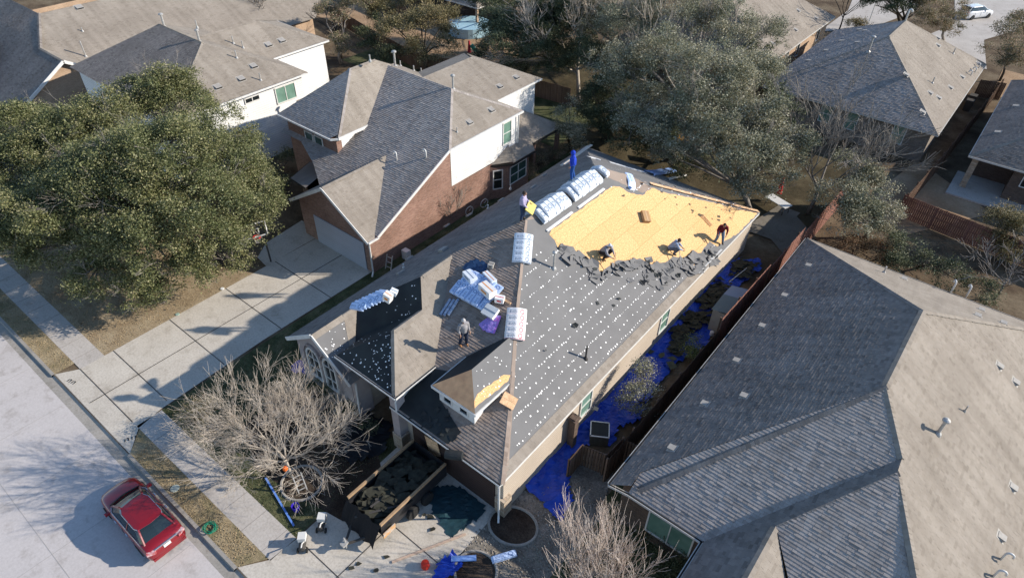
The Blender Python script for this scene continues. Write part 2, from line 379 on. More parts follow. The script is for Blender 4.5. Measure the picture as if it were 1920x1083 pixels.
def window(parent, c, w, h, n, m=None, cols=1, rows=2, frame=None, depth=.05, fw=.07):
    """window centred at c on a wall whose outward normal is n (unit xy); frame with panes as sub-part"""
    n = Vector((n[0], n[1], 0)).normalized(); u = Vector((0, 0, 1)).cross(n); c = Vector(c); z = Vector((0, 0, 1))
    mb = MB()
    for s_ in (-1, 1):
        mb.bar(c+u*s_*w/2-z*h/2+n*depth/2, c+u*s_*w/2+z*h/2+n*depth/2, fw, depth+.02)
        mb.bar(c-u*(w/2+fw/2)+z*s_*h/2+n*depth/2, c+u*(w/2+fw/2)+z*s_*h/2+n*depth/2, depth+.024, fw)
    for i in range(1, cols): mb.bar(c+u*(w*i/cols-w/2)-z*(h/2-.03)+n*.025, c+u*(w*i/cols-w/2)+z*(h/2-.03)+n*.025, fw*.8, .045)
    for i in range(1, rows): mb.bar(c-u*(w/2-.03)+z*(h*i/rows-h/2)+n*.022, c+u*(w/2-.03)+z*(h*i/rows-h/2)+n*.022, .04, fw*.7)
    o = mb.build('window', frame or M['trim'], parent)
    g = MB(); a = c+n*.012
    g.face([a-u*w/2-z*h/2, a+u*w/2-z*h/2, a+u*w/2+z*h/2, a-u*w/2+z*h/2])
    g.build('pane', m or M['glass'], o)
    return o
def vent_pole(parent, p, h, r=.045, capr=0, name='vent_pipe', m=None):
    mb = MB(); p = Vector(p); mb.tube([p-Vector((0, 0, .15)), p+Vector((0, 0, h))], r, 8)
    mb.lathe(p-Vector((0, 0, .02)), [(r*2.6, -.06), (r*2.2, .05), (r*1.1, .14)], 8)
    if capr: mb.lathe(p+Vector((0, 0, h-.02)), [(r*1.1, 0), (capr, .03), (capr, .1), (capr*.6, .16), (0.001, .19)], 10)
    return mb.build(name, m or M['ventmetal'], parent, smooth=False)
def vent_hook(parent, p, h=.55, r=.05, d=(-1, 0)):
    p = Vector(p); d = Vector((d[0], d[1], 0)).normalized(); pts = [p-Vector((0, 0, .15)), p+Vector((0, 0, h))]
    for k in range(1, 7):
        a = math.pi*k/6; pts.append(p+Vector((0, 0, h))+d*.14*(1-math.cos(a))+Vector((0, 0, .14*math.sin(a))))
    pts.append(pts[-1]-Vector((0, 0, .08)))
    mb = MB(); mb.tube(pts, r, 8); return mb.build('vent_hook', M['pvc'], parent, smooth=True)
def vent_box(parent, p, pl, s=.42):
    """low slant roof vent: a hood open on the downhill side"""
    n = Vector((-pl[0], -pl[1], 1)).normalized(); dn = Vector((pl[0], pl[1], pl[0]**2+pl[1]**2)).normalized()*-1; u = n.cross(dn); p = Vector(p)
    h = .15; mb = MB()
    def T(a, b, c): return p+u*a+dn*b+n*c
    a = s/2
    mb.face([T(-a-.08, -a-.08, .012), T(a+.08, -a-.08, .012), T(a+.08, a+.08, .012), T(-a-.08, a+.08, .012)][::-1] if n.dot((T(1, 0, 0)-p).cross(T(0, 1, 0)-p)) < 0 else [T(-a-.08, -a-.08, .012), T(a+.08, -a-.08, .012), T(a+.08, a+.08, .012), T(-a-.08, a+.08, .012)])
    mb.face([T(-a, -a, .03), T(a, -a, .03), T(a, a, h), T(-a, a, h)])
    mb.face([T(-a, -a, .0), T(-a, a, .0), T(-a, a, h), T(-a, -a, .03)]); mb.face([T(a, -a, .0), T(a, -a, .03), T(a, a, h), T(a, a, .0)])
    mb.face([T(-a, a, .0), T(a, a, .0), T(a, a, h), T(-a, a, h)], mi=1)
    return mb.build('roof_vent', [M['ventbox'], M['hole']], parent)
# ------------------------------------------------------------------ ground, street, paths
def struct(o): o['kind'] = 'structure'; return o
def gpx(*pts, z=0.0): return [tuple(G(px, py, z)) for px, py in pts]
mb = MB(); N = 30
mb.face([(-400, 3.86, -.03), (200, 3.86, -.03), (200, 500, -.03), (-400, 500, -.03)])
struct(mb.build('ground', M['soil']))
mb = MB(); mb.face([(-400, -60, -.14), (200, -60, -.14), (200, 3.3, -.14), (-400, 3.3, -.14)]); struct(mb.build('road', M['road']))
mb = MB()
for sx in range(-30, 3): mb.bar((sx*4.2, -20, -.137), (sx*4.2+.5, 3.2, -.137), .02, .004)
mb.bar((-200, -.9, -.137), (60, -.9, -.137), .025, .005); struct(mb.build('road_joints', mat('road_joint', (.36, .34, .32))))
# gutter pan + kerb
mb = MB()
DB0, DB1, DA0, DA1 = -34.9, -29.2, -17.2, -11.2
mb.face([(-200, 3.3, -.14), (60, 3.3, -.14), (60, 3.72, -.13), (-200, 3.72, -.13)])
def kerb(x0, x1): mb.face([(x0, 3.72, -.13), (x1, 3.72, -.13), (x1, 3.76, -.0), (x0, 3.76, -.0)]); mb.face([(x0, 3.76, 0), (x1, 3.76, 0), (x1, 3.92, 0.0), (x0, 3.92, 0.0)])
def dip(x0, x1): mb.face([(x0, 3.72, -.13), (x1, 3.72, -.13), (x1, 3.92, -.02), (x0, 3.92, -.02)])
kerb(-200, -35.6); kerb(-27.2, -17.9); kerb(-9.5, 60); dip(-35.6, -27.2); dip(-17.9, -9.5)
struct(mb.build('kerb', M['kerb']))
# driveways with flared aprons
mb = MB()
def grid_joint(m_, pts, w=.03, z=.012):
    for a, b in pts: m_.bar((a[0], a[1], z), (b[0], b[1], z), w, .006)
mb.face([(-35.6, 3.92, -.02), (-27.2, 3.92, -.02), (-28.4, 5.0, .004), (-34.9, 5.0, .004)])
mb.poly([(-34.9, 5.0), (-28.4, 5.0), (-28.7, 6.4), (-29.0, 13.0), (-29.0, 21.9), (-34.95, 21.9), (-34.9, 6.4)], .004)
mb.poly([(-35.0, 20.2), (-34.9, 17.4), (-36.2, 17.6), (-37.2, 19.0), (-37.6, 22.4), (-35.0, 22.4)], .002)
struct(mb.build('driveway', M['drive']))
mb = MB()
mb.face([(-17.9, 3.92, -.02), (-9.5, 3.92, -.02), (-10.4, 5.0, .004), (-17.1, 5.0, .004)])
mb.poly([(-17.1, 5.0), (-10.2, 5.0), (-10.3, 6.4), (-10.75, 9.0), (-10.9, 13.4), (-17.2, 13.4), (-17.0, 6.4)], .004)
struct(mb.build('driveway', M['drive']))
mb = MB()
grid_joint(mb, [((-34.9, y), (-29.0, y)) for y in (5.0, 6.9, 10.4, 14.3, 18.1)]+[((-32.0, 4.2), (-32.0, 21.9))], .045)
grid_joint(mb, [((-17.0, y), (-11.2, y)) for y in (6.4, 9.6)]+[((-14.2, 4.2), (-14.2, 13.3))], .04)
struct(mb.build('driveway_joints', M['joint']))
mb = MB(); mb.poly(rect(-120, -34.9, 5.0, 6.38), .004); mb.poly(rect(-28.6, -17.05, 5.0, 6.38), .004); mb.poly(rect(-10.6, 40, 5.0, 6.38), .004)
struct(mb.build('sidewalk', M['walk']))
mb = MB(); grid_joint(mb, [((x, 5.0), (x, 6.38)) for x in list(np.arange(-70, -35, 1.55))+list(np.arange(-27, -17.2, 1.55))], .012, .008)
struct(mb.build('sidewalk_joints', mat('faint_joint', (.2, .18, .16))))
mb = MB(); mb.poly(rect(-120, -35.6, 3.92, 5.0), .0); mb.poly([(-27.2, 3.92), (-17.9, 3.92), (-17.2, 5.0), (-28.3, 5.0)], .0); mb.poly(rect(-9.5, 40, 3.92, 5.0), .0)
struct(mb.build('verge_grass', M['verge']))
mb = MB(); mb.poly(rect(-60, -34.9, 6.38, 14.5), .0); mb.poly([(-37.2, 14.5), (-34.9, 14.5), (-34.9, 16.4), (-36, 16.2)], 0)
struct(mb.build('lawn', M['lawn']))
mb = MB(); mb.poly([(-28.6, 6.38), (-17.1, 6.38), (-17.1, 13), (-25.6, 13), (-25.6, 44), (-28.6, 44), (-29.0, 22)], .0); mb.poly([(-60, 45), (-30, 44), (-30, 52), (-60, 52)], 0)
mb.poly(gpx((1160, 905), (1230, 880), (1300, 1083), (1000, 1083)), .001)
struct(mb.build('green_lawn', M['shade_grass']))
mb = MB(); mb.poly(gpx((600, 728), (700, 800), (720, 905), (640, 975), (560, 930), (480, 880), (455, 800), (520, 740)), .006)
struct(mb.build('mulch_bed', M['mulch']))
mb = MB(); mb.poly([(-46, 44.5), (-26, 44), (-8, 44), (-7.6, 58), (-19.5, 60), (-20, 64), (-46, 64)], -.004); struct(mb.build('shade_ground', ground_mat('shade_ground', (.045, .038, .022), (.075, .06, .035), (.12, .1, .06))))  # darkened ground, painting the shade below the back trees
# gravel and round planting beds beside the driveway
mb = MB(); mb.poly(gpx((1010, 870), (1060, 865), (1135, 960), (1030, 1083), (850, 1083), (880, 1010), (905, 985)), .002)
mb.poly(gpx((1075, 850), (1160, 850), (1130, 950), (1060, 960)), .003)
struct(mb.build('gravel', M['gravel']))
def bed(c, rx, ry, rot=0):
    mbp = MB(); pts = []
    for k in range(28):
        a = 2*math.pi*k/28; x, y = rx*math.cos(a), ry*math.sin(a); pts.append((c[0]+x*math.cos(rot)-y*math.sin(rot), c[1]+x*math.sin(rot)+y*math.cos(rot)))
    return pts
b1 = bed(G(962, 985), 1.15, .95, .3); b2 = bed(G(892, 1070), .95, .9)
b3 = bed(G(566, 905), 1.0, .95)
mb = MB()
for b in (b1, b2, b3): mb.poly(b, .02)
struct(mb.build('planting_soil', M['mulch']))
mb = MB()
for b in (b1, b2, b3):
    q = [(x, y, .03) for x, y in b]; q.append(q[0]); mb.tube(q, .07, 5)
struct(mb.build('bed_edging', M['kerb']))
# far street behind the gardens
mb = MB(); mb.poly(gpx((1535, 60), (1590, 20), (1610, -30), (1740, -60), (1720, 20), (1640, 50)), .0); mb.poly(gpx((1700, 82), (1790, 45), (1790, -10), (1960, -40), (1960, 40), (1845, 75), (1850, 130), (1760, 110)), .004)
struct(mb.build('far_street', M['walk']))
mb = MB(); mb.poly(rect(-74, -46, 52.5, 62), 0.0); mb.poly(gpx((1880, 130), (1920, 140), (1920, 200), (1860, 175)), 0)
mb.poly(gpx((1600, 395), (1720, 300), (1860, 400), (1700, 440)), 0)
struct(mb.build('bare_soil', ground_mat('tan_soil', (.3, .2, .12), (.36, .25, .16), (.42, .3, .2))))
mb = MB(); mb.poly([(-10.2, 43.5), (-7.8, 41.5), (-7.2, 45.5), (-9.6, 47.5)], .02); mb.poly(gpx((1390, 430), (1460, 385), (1500, 400), (1448, 450)), .05)
struct(mb.build('patio', concrete('patio_concrete', (.17, .15, .12), (.24, .215, .18))))

# ------------------------------------------------------------------ house A: the one being re-roofed
ZE = 3.1
A_L = (.689, 0, ZE+.689*25.0); A_R = (-.689, 0, ZE-.689*10.4); A_F = (0, .4657, ZE-.4657*12.85); A_B = (0, -.4885, ZE+.4885*40.9)
A_G = (0, .69, ZE-.69*12.9); A_S = (-.689, 0, 6.545-.689*20.0)
A_EF = (0, .69, 4.27-.69*12.7); A_EL = (.69, 0, 4.27+.69*20.9)
A_WR = (-.75, 0, 4.86-.75*22.45)
A_DF = (0, .70, 4.81-.70*14.0); A_DL = (.689, 0, 5.718+.689*14.2)
M['felt'] = mat('roofing_felt', (.175, .172, .17), .75, .35, (.145, .143, .142), .8, .15, 25)
M['feltdark'] = mat('dark_felt_shade', (.03, .036, .036), .75, .3, (.018, .02, .022), 1.2, .2, 20)  # black felt; also paints the dormer's shade on the garage roof
M['osb'] = brick('osb_deck', (.7, .435, .2), (.755, .48, .23), (.5, .29, .12), 2.44, 1.22, .012, bump=.3, var=.6, big=12, rough=.85)
M['osbold'] = brick('aged_osb', (.64, .41, .24), (.72, .49, .3), (.25, .14, .07), 1.2, .5, .006, bump=.3, var=.6, big=4, rough=.9)
hA = thing('brick_house', 'single-storey house in the middle being re-roofed, with dark felt and bare wooden roof decking exposed', 'house', (-17.7, 26, 0))
Fl = [(-16.7, 15.19), (-20.0, 20.28)]
roof_obj('front_roof', hA, [(A_F, [(-17.3, 12.85), (-10.4, 12.85), (-17.7, 23.65), (-20.15, 20.2), (-20.15, 18.5), (-17.3, 14.5)])], SH['brown'],
         [((-10.4, 12.85, 3.11), (-13.1, 16.9, 4.97))], step=.017)
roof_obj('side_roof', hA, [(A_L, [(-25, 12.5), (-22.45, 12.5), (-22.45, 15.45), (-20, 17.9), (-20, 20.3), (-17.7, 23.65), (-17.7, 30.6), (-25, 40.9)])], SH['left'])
roof_obj('entry_side_roof', hA, [(A_S, [(-16.7, 12.7), (-16.7, 15.35), (-20, 20.35), (-20, 17.9), (-18.8, 16.72), (-18.8, 14.8)])], SH['tan'],
         [((-20, 18.0, 6.55), (-20, 20.2, 6.55)), ((-18.8, 14.8, 5.72), (-18.8, 16.7, 5.72)), ((-16.75, 12.75, 4.3), (-18.8, 14.8, 5.72))])
mb = MB(); roof_face(mb, A_R, [(-10.4, 12.85), (-12.87, 16.5), (-12.87, 14.0), (-14.2, 15.3), (-14.2, 18.47), (-17.7, 23.65), (-17.7, 30.6), (-10.4, 40.9)], courses=False)
felt = mb.build('felt_roof', M['felt'], hA); felt['label'] = 'grey felted roof slope dotted with white cap nails'
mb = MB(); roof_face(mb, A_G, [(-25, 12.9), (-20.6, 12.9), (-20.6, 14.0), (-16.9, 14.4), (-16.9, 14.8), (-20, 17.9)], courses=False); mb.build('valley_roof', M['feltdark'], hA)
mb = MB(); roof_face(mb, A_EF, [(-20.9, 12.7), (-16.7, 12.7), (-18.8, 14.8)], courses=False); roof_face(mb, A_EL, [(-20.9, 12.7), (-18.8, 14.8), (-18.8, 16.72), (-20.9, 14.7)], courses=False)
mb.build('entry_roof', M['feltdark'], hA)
mb = MB(); roof_face(mb, A_WR, [(-22.45, 12.5), (-19.9, 12.5), (-19.9, 13.1), (-22.45, 15.45)], courses=False, mi=0)
mb.mi = 1; roof_face(mb, A_WR, [(-22.42, 14.5), (-21.0, 13.6), (-20.9, 14.0), (-22.42, 15.42)], lift=.004, mi=1)
wing = mb.build('gable_roof', [M['felt'], SH['tan']], hA)
mb = MB(); roof_face(mb, A_WR, [(-22.45, 12.5), (-22.2, 12.5), (-22.2, 14.45), (-22.45, 14.45)], lift=.02, mi=0); mb.build('ridge_cap', SH['tan'], hA)
mb = MB(); roof_face(mb, A_B, [(-10.4, 40.9), (-25, 40.9), (-17.7, 30.6)], courses=False); mb.build('rear_roof', M['felt'], hA)
# roof deck edge solids so that the roof has thickness: fascia boards
fascia('eave_trim', hA, [(-10.42, 12.9, 3.09), (-10.42, 40.85, 3.09), (-24.95, 40.85, 3.09), (-24.98, 12.55, 3.09)], M['trim'], .16, .04)
def gutter(a, b, w=.12):
    mb = MB(); mb.bar((a[0], a[1], a[2]-.06), (b[0], b[1], b[2]-.06), w, .1); mb.bar((a[0], a[1], a[2]-.004), (b[0], b[1], b[2]-.004), w*.55, .012, mi=1); mb.build('gutter', [M['trim'], M['hole']], hA)
gutter((-17.3, 12.79, 3.1), (-10.38, 12.79, 3.1)); gutter((-20.95, 12.64, 4.27), (-16.64, 12.64, 4.27)); gutter((-16.64, 12.64, 4.27), (-16.64, 15.3, 4.27))
mb = MB(); mb.bar((-25.03, 12.46, 3.02), (-22.45, 12.46, 4.8), .05, .22); mb.bar((-22.45, 12.46, 4.8), (-19.88, 12.46, 2.88), .05, .22); mb.build('rake_board', M['trim'], hA)
# walls
mb = MB()
x0, x1 = -24.6, -10.62
prism(mb, [(x1, 13.3), (x1, 40.5), (x0, 40.5), (x0, 12.9), (-20.2, 12.9), (-20.2, 13.6), (-20.1, 13.6), (-20.1, 15.5), (-17.0, 15.5), (-17.0, 13.3)], 0, 3.07)
walls = mb.build('wall', M['cream'], hA)
mb = MB()     # gable wall of the wing with arched windows: mauve stucco pentagon
mb.face([(-24.7, 12.86, 0), (-20.0, 12.86, 0), (-20.0, 12.86, 2.9), (-22.45, 12.86, 4.72), (-24.7, 12.86, 3.05)])
mb.box((-20.06, 13.3, 1.4), (.12, .9, 2.8)); mb.build('gable_wall', M['stucco'], hA)
for c_, d_ in (((-20.6, 13.0, 2.05), (.5, .35, 4.1)), ((-17.05, 13.05, 2.05), (.5, .5, 4.1))): mb = MB(); mb.box(c_, d_); mb.build('entry_pier', M['stucco'], hA)
mb = MB(); mb.face([(-16.98, 13.0, 3.0), (-16.98, 15.4, 3.0), (-16.98, 15.4, 4.2), (-16.98, 13.0, 4.2)]); mb.box((-18.85, 12.98, 4.0), (4.0, .06, .36)); mb.build('entry_wall', M['trim'], hA)
for c_, d_ in (((-17.05, 13.05, .55), (.66, .62, 1.1)), ((-10.72, 13.42, .6), (.56, .56, 1.2)), ((-20.55, 13.0, .5), (.62, .42, 1.0))): mb = MB(); mb.box(c_, d_); mb.build('stone_base', M['stone'], hA)
mb = MB(); mb.box((-13.75, 13.27, 1.3), (5.3, .05, 2.6)); mb.build('garage_door', M['garagedark'], hA)
mb = MB(); mb.box((-14.9, 13.2, 1.15), (.75, .03, 2.3), (0.14, 0, .1)); mb.build('plywood_sheet', M['osbold'], hA)
for q_ in ([(-10.75, 13.0, 3.0), (-10.62, 12.98, 2.5), (-10.62, 12.98, .25), (-10.45, 12.75, .06)], [(-16.75, 12.9, 4.1), (-16.85, 12.78, 3.7), (-16.85, 12.78, 3.1)], [(-19.9, 12.8, 2.8), (-19.95, 12.75, .2)]):
    mb = MB(); mb.tube(q_, .05, 6); mb.build('downspout', M['trim'], hA)
# arched windows: ring frame with glass
for cx, w_, zt in ((-23.35, 1.05, 2.35), (-22.0, .95, 2.5)):
    mb = MB(); hw = w_/2; pts = [(cx-hw, .9)]+[(cx-hw*math.cos(math.pi*k/12), zt+hw*1.35*math.sin(math.pi*k/12)) for k in range(13)]+[(cx+hw, .9)]
    P3 = [(a, 12.80, b) for a, b in pts]
    for a, b in zip(P3, P3[1:]): mb.bar(a, b, .1, .12)
    mb.bar(P3[0], P3[-1], .12, .1)
    for zz in (1.6, zt): mb.bar((cx-hw, 12.8, zz), (cx+hw, 12.8, zz), .05, .05)
    mb.bar((cx, 12.8, .9), (cx, 12.8, zt+hw*1.3), .05, .05)
    ar = mb.build('arched_window', M['trim'], hA)
    g = MB(); g.face([(a, 12.84, b) for a, b in reversed(pts)]); g.build('pane', M['glassdark'], ar)
    mb = MB(); o2 = [(cx-(hw+.2), 12.845, 1.0)]+[(cx-(hw+.22)*math.cos(math.pi*k/12), 12.845, zt+(hw+.22)*1.3*math.sin(math.pi*k/12)) for k in range(13)]+[(cx+hw+.2, 12.845, 1.0)]
    for a, b in zip(o2, o2[1:]): mb.bar(a, b, .22, .05)
    mb.build('window_surround', M['stucco'], ar)
# right side windows
for yy in (19.9, 28.1): window(hA, (x1, yy, 1.85), 1.0, 1.5, (1, 0), M['glassgreen'], 1, 2, depth=.06)
mb = MB(); mb.box((x1+.28, 20.0-1.55, 1.3), (.36, .34, 2.2)); mb.face([(x1, 18.2, 2.35), (x1+.55, 18.2, 2.3), (x1+.55, 18.7, 2.3), (x1, 18.7, 2.35)]); mb.build('meter_box', M['brickbrown'], hA)
# dormer
d = MB(); zf = lambda x, y: pz(A_F, x, y)
d.face([(-15.3, 14.2, zf(0, 14.2)-.05), (-13.1, 14.2, zf(0, 14.2)-.05), (-13.1, 14.2, 4.88), (-15.3, 14.2, 4.88)])
d.face([(-13.1, 14.2, zf(0, 14.2)-.05), (-13.1, 16.6, zf(0, 16.6)), (-13.1, 16.6, 4.9), (-13.1, 14.2, 4.9)])
d.face([(-15.3, 14.2, zf(0, 14.2)-.05), (-15.3, 14.2, 4.9), (-15.3, 16.6, 4.9), (-15.3, 16.6, zf(0, 16.6))])
d.build('dormer_wall', M['trim'], hA)
d = MB(); roof_face(d, A_DF, [(-15.55, 14.0), (-12.87, 14.0), (-14.2, 15.3)], courses=False); d.build('dormer_front', mat('stripped_deck', (.78, .44, .23), .9, .2, (.6, .32, .17), 3, .3, 30), hA)
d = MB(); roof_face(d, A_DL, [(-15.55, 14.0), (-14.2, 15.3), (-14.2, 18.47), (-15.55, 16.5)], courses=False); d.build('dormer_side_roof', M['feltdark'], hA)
fascia('dormer_trim', hA, [(-15.57, 16.4, 4.8), (-15.57, 13.98, 4.8), (-12.85, 13.98, 4.8), (-12.85, 16.45, 4.8)], M['trim'], .14, .05)
for cx in (-14.75, -13.75): window(hA, (cx, 14.2, 4.2), .5, .42, (0, -1), M['glassdark'], 1, 1, depth=.04, fw=.05)
# OSB deck exposed on the big slope: ragged outline measured on the slope
OSB = [(1162, 350), (1182, 362), (1205, 366), (1222, 352), (1250, 362), (1300, 372), (1352, 383), (1420, 400), (1382, 438), (1358, 452), (1345, 462), (1330, 452), (1318, 468), (1310, 480), (1302, 497), (1294, 496),
       (1280, 484), (1262, 480), (1246, 492), (1222, 497), (1200, 484), (1178, 490), (1160, 487), (1140, 500), (1122, 516), (1108, 498), (1096, 486), (1078, 482), (1060, 478), (1048, 470), (1040, 450), (1030, 440), (1034, 430), (1062, 412), (1080, 398), (1110, 376), (1140, 355), (1150, 349)]
Rn = Vector((.689, 0, 1)).normalized()
def onR(px, py, lift=0.0): return PL(px, py, A_R) + Rn*lift
def rough(pts, seg=.18, amp=.05):
    out = []
    for i in range(len(pts)):
        a, b = Vector(pts[i]), Vector(pts[(i+1) % len(pts)]); n = max(1, int((b-a).length/seg))
        for k in range(n):
            p = a.lerp(b, k/n)
            if k: p += Vector((random.uniform(-amp, amp), random.uniform(-amp, amp), 0))
            out.append(p)
    return out
def on_slope_poly(name, pts, pl, lift, m, parent, amp=.05, uvrot=False):
    P = [(p.x, p.y) for p in [PL(a, b, pl) for a, b in pts]]
    Q = rough([(a, b, 0) for a, b in P], .2, amp)
    mb = MB(); roof_face(mb, pl, [(q.x, q.y) for q in Q], lift=lift, courses=False); return mb.build(name, m, parent)
on_slope_poly('decking', OSB, A_R, .004, M['osb'], hA, .04)['label'] = 'bare golden wooden roof decking stripped of felt'
# strip of bare decking along the hip, dormer deck strip, brown starter strips at the eave and the ridge
on_slope_poly('ridge_strip', [(987, 412), (1010, 410), (1130, 328), (1205, 362), (1222, 352), (1185, 330), (1122, 313)], A_R, .006, SH['brown'], hA, .02)
roof_obj('eave_strip', hA, [(tuple((A_R[0], 0, A_R[2]+.006)), [(-10.4, 12.87), (-10.8, 13.4), (-10.8, 34.0), (-10.4, 34)])], SH['tan'])
on_slope_poly('dormer_decking', [(889, 752), (895, 738), (945, 702), (957, 703), (952, 715), (905, 752), (890, 765)], A_R, .006, M['osb'], hA, .03)
on_slope_poly('hip_strip', [(985, 412), (989, 414), (974, 572), (953, 880), (945, 905), (941, 905), (968, 572)], A_R, .012, SH['brown'], hA, .01)
mb = MB(); a = Vector((-17.7, 30.6, 8.13)); b = Vector((-10.5, 40.75, 3.17)); s0 = a.lerp(b, .3)
mb.bar(s0+Vector((0, .05, .02)), b+Vector((0, .05, .02)), .3, .02); mb.build('hip_board', M['osbold'], hA)
# dark sheet on the garage roof, painting the shade left of the dormer
mb = MB(); roof_face(mb, A_F, [(-17.25, 12.9), (-13.6, 12.9), (-13.4, 13.6), (-15.2, 14.2), (-15.4, 15.6), (-16.6, 15.2), (-17.25, 14.5)], lift=.04, courses=False); mb.build('dormer_shade', M['feltdark'], hA)
# white cap nails
mb = MB()
def cap(p, n, r):
    p = Vector(p); n = Vector(n); x = n.orthogonal().normalized(); y = n.cross(x)
    mb.face([p+(x*math.cos(k*math.pi/3)+y*math.sin(k*math.pi/3))*r for k in range(6)])
def inside(pt, poly):
    c = False; j = len(poly)-1
    for i in range(len(poly)):
        if (poly[i][1] > pt[1]) != (poly[j][1] > pt[1]) and pt[0] < (poly[j][0]-poly[i][0])*(pt[1]-poly[i][1])/(poly[j][1]-poly[i][1]+1e-12)+poly[i][0]: c = not c
        j = i
    return c
osbw = [(PL(a, b, A_R).x, PL(a, b, A_R).y) for a, b in OSB]
xx = -10.95; row = 0
while xx > -16.9:
    y = 12.85+(-10.4-xx)*1.479+.25; ymax = 41.0-(-10.4-xx)*1.41
    dense = row % 2 == 0; dens2 = random.uniform(.8, 1.3)
    while y < ymax:
        px, py = xx+random.gauss(0, .014 if dense else .03), y+random.gauss(0, .03)
        if not inside((px, py), osbw) and not (px < -14.0 and py < 19.0 and random.random() < .5) and random.random() < (.92 if px > -15.8 else .25):
            cap(Vector((px, py, pz(A_R, px, py)))+Rn*.012, Rn, random.choice((.012, .02, .03, .036, .042, .05)) if dense else random.choice((.03, .036, .045)))
        y += (.2 if dense else .42)*dens2*random.uniform(.85, 1.15)
    xx -= .40+random.uniform(-.04, .04); row += 1
for pl, poly, n in ((A_EF, [(-20.7, 12.8), (-16.9, 12.8), (-18.8, 14.7)], 70), (A_G, [(-20.6, 15.2), (-17.6, 15.4), (-20, 17.6), (-22, 15.9)], 26), (A_WR, [(-22.3, 12.6), (-21.2, 12.6), (-21.2, 13.6), (-22.2, 14.4)], 22), (A_EL, [(-20.8, 13), (-18.9, 14.9), (-20.8, 14.4)], 16),
                    (A_B, [(-20.5, 34), (-17.7, 31), (-12, 38.5), (-13, 40.3), (-21, 40.3)], 150), (A_R, [(-14.1, 15.4), (-13, 14.3), (-13, 16.5), (-14.1, 18.2)], 26)):
    nn = Vector((-pl[0], -pl[1], 1)).normalized(); xs = [p[0] for p in poly]; ys = [p[1] for p in poly]; k = 0
    while k < n:
        x, y = random.uniform(min(xs), max(xs)), random.uniform(min(ys), max(ys))
        if inside((x, y), poly): cap(Vector((x, y, pz(pl, x, y)))+nn*.012, nn, random.choice((.02, .03, .04))); k += 1
kind(mb.build('cap_nails', mat('white_plastic_cap', (.9, .9, .88), .3, .6), hA), 'stuff')
# roof penetrations
vent_pole(hA, PL(1038, 503, A_R), 1.0, .06, .13); 
p = PL(1098, 672, A_R); vent_pole(hA, p, .9, .05, .0, m=M['joint'])
mb = MB()
for px, py in ((768, 485), (752, 512), (1000, 352), (838, 424), (880, 404), (940, 376), (1020, 330)):
    p = PL(px, py, A_L); mb = MB(); mb.box(p+Vector((-.03, 0, .06)), (.22, .5, .1), (0, -.6, 0)); mb.build('roof_vent', M['ventbox'], hA)
for px, py in ((757, 502), (915, 391), (957, 353)): vent_pole(hA, PL(px, py, A_L), .3, .04, m=M['pvc'])
mb = MB(); p = PL(831, 470, A_L); mb.box(p+Vector((0, 0, .1)), (.4, .5, .16), (0, -.5, 0)); mb.build('roof_vent', M['ventbox'], hA)

# ------------------------------------------------------------------ generic houses
def walls_of(parent, plan, z0, z1, m, name='wall'):
    mb = MB(); prism(mb, plan, z0, z1); return mb.build(name, m, parent)
# house B: two storeys, red brick, next door on the left
hB = thing('brick_house', 'two-storey red brick house with white siding, left of the stripped roof', 'house', (-35, 30, 0))
B_F = (0, .486, 3.0-.486*22.0)
f, c = [(B_F, [(-34.4, 22.5), (-28.4, 22.0), (-28.4, 29.0), (-31.9, 33.1), (-38.6, 33.1), (-42.4, 27), (-42.4, 25.2), (-40.0, 25.2), (-37.4, 24.2)])], [((-31.9, 33.1, 8.39), (-38.4, 33.1, 8.39)), ((-28.4, 29.0, 6.4), (-31.9, 33.1, 8.39)), ((-28.4, 37.1, 6.4), (-31.9, 33.1, 8.39))]
roof_obj('front_roof', hB, f, SH['grey'], c, step=.02)
B_R = (-.568, 0, 6.4-.568*28.4)
roof_obj('side_roof', hB, [(B_R, [(-28.4, 29.0), (-28.4, 37.1), (-31.9, 33.1)])], SH['tan'])
roof_obj('rear_roof', hB, [((0, -.5, 6.4+.5*37.1), [(-28.4, 37.1), (-42.4, 37.1), (-38.5, 33.1), (-31.9, 33.1)])], SH['tan'])
# front left upper wing
wr = (-.9, 0, 6.05-.9*35.9); wl = (.9, 0, 6.05+.9*42.3); wf = (0, .61, 6.05-.61*25.2); wb = (0, -.6, 8.93+.6*32.3)
roof_obj('wing_side_roof', hB, [(wr, [(-35.9, 25.6), (-35.9, 30.2), (-38.5, 33.4), (-39.1, 32.3), (-39.1, 29.9)])], SH['tan'], [((-39.1, 29.9, 8.93), (-39.1, 32.3, 8.93))])
roof_obj('wing_front_roof', hB, [(wf, [(-42.3, 25.2), (-36.3, 25.2), (-35.9, 25.6), (-39.1, 29.9)]), (wl, [(-42.3, 25.2), (-39.1, 29.9), (-39.1, 32.3), (-42.3, 37)])], SH['grey'], [((-35.9, 25.6, 6.06), (-39.1, 29.9, 8.93))])
roof_obj('wing_rear_roof', hB, [(wb, [(-39.1, 32.3), (-38.3, 33.6), (-39.9, 33.6)])], SH['tan'])
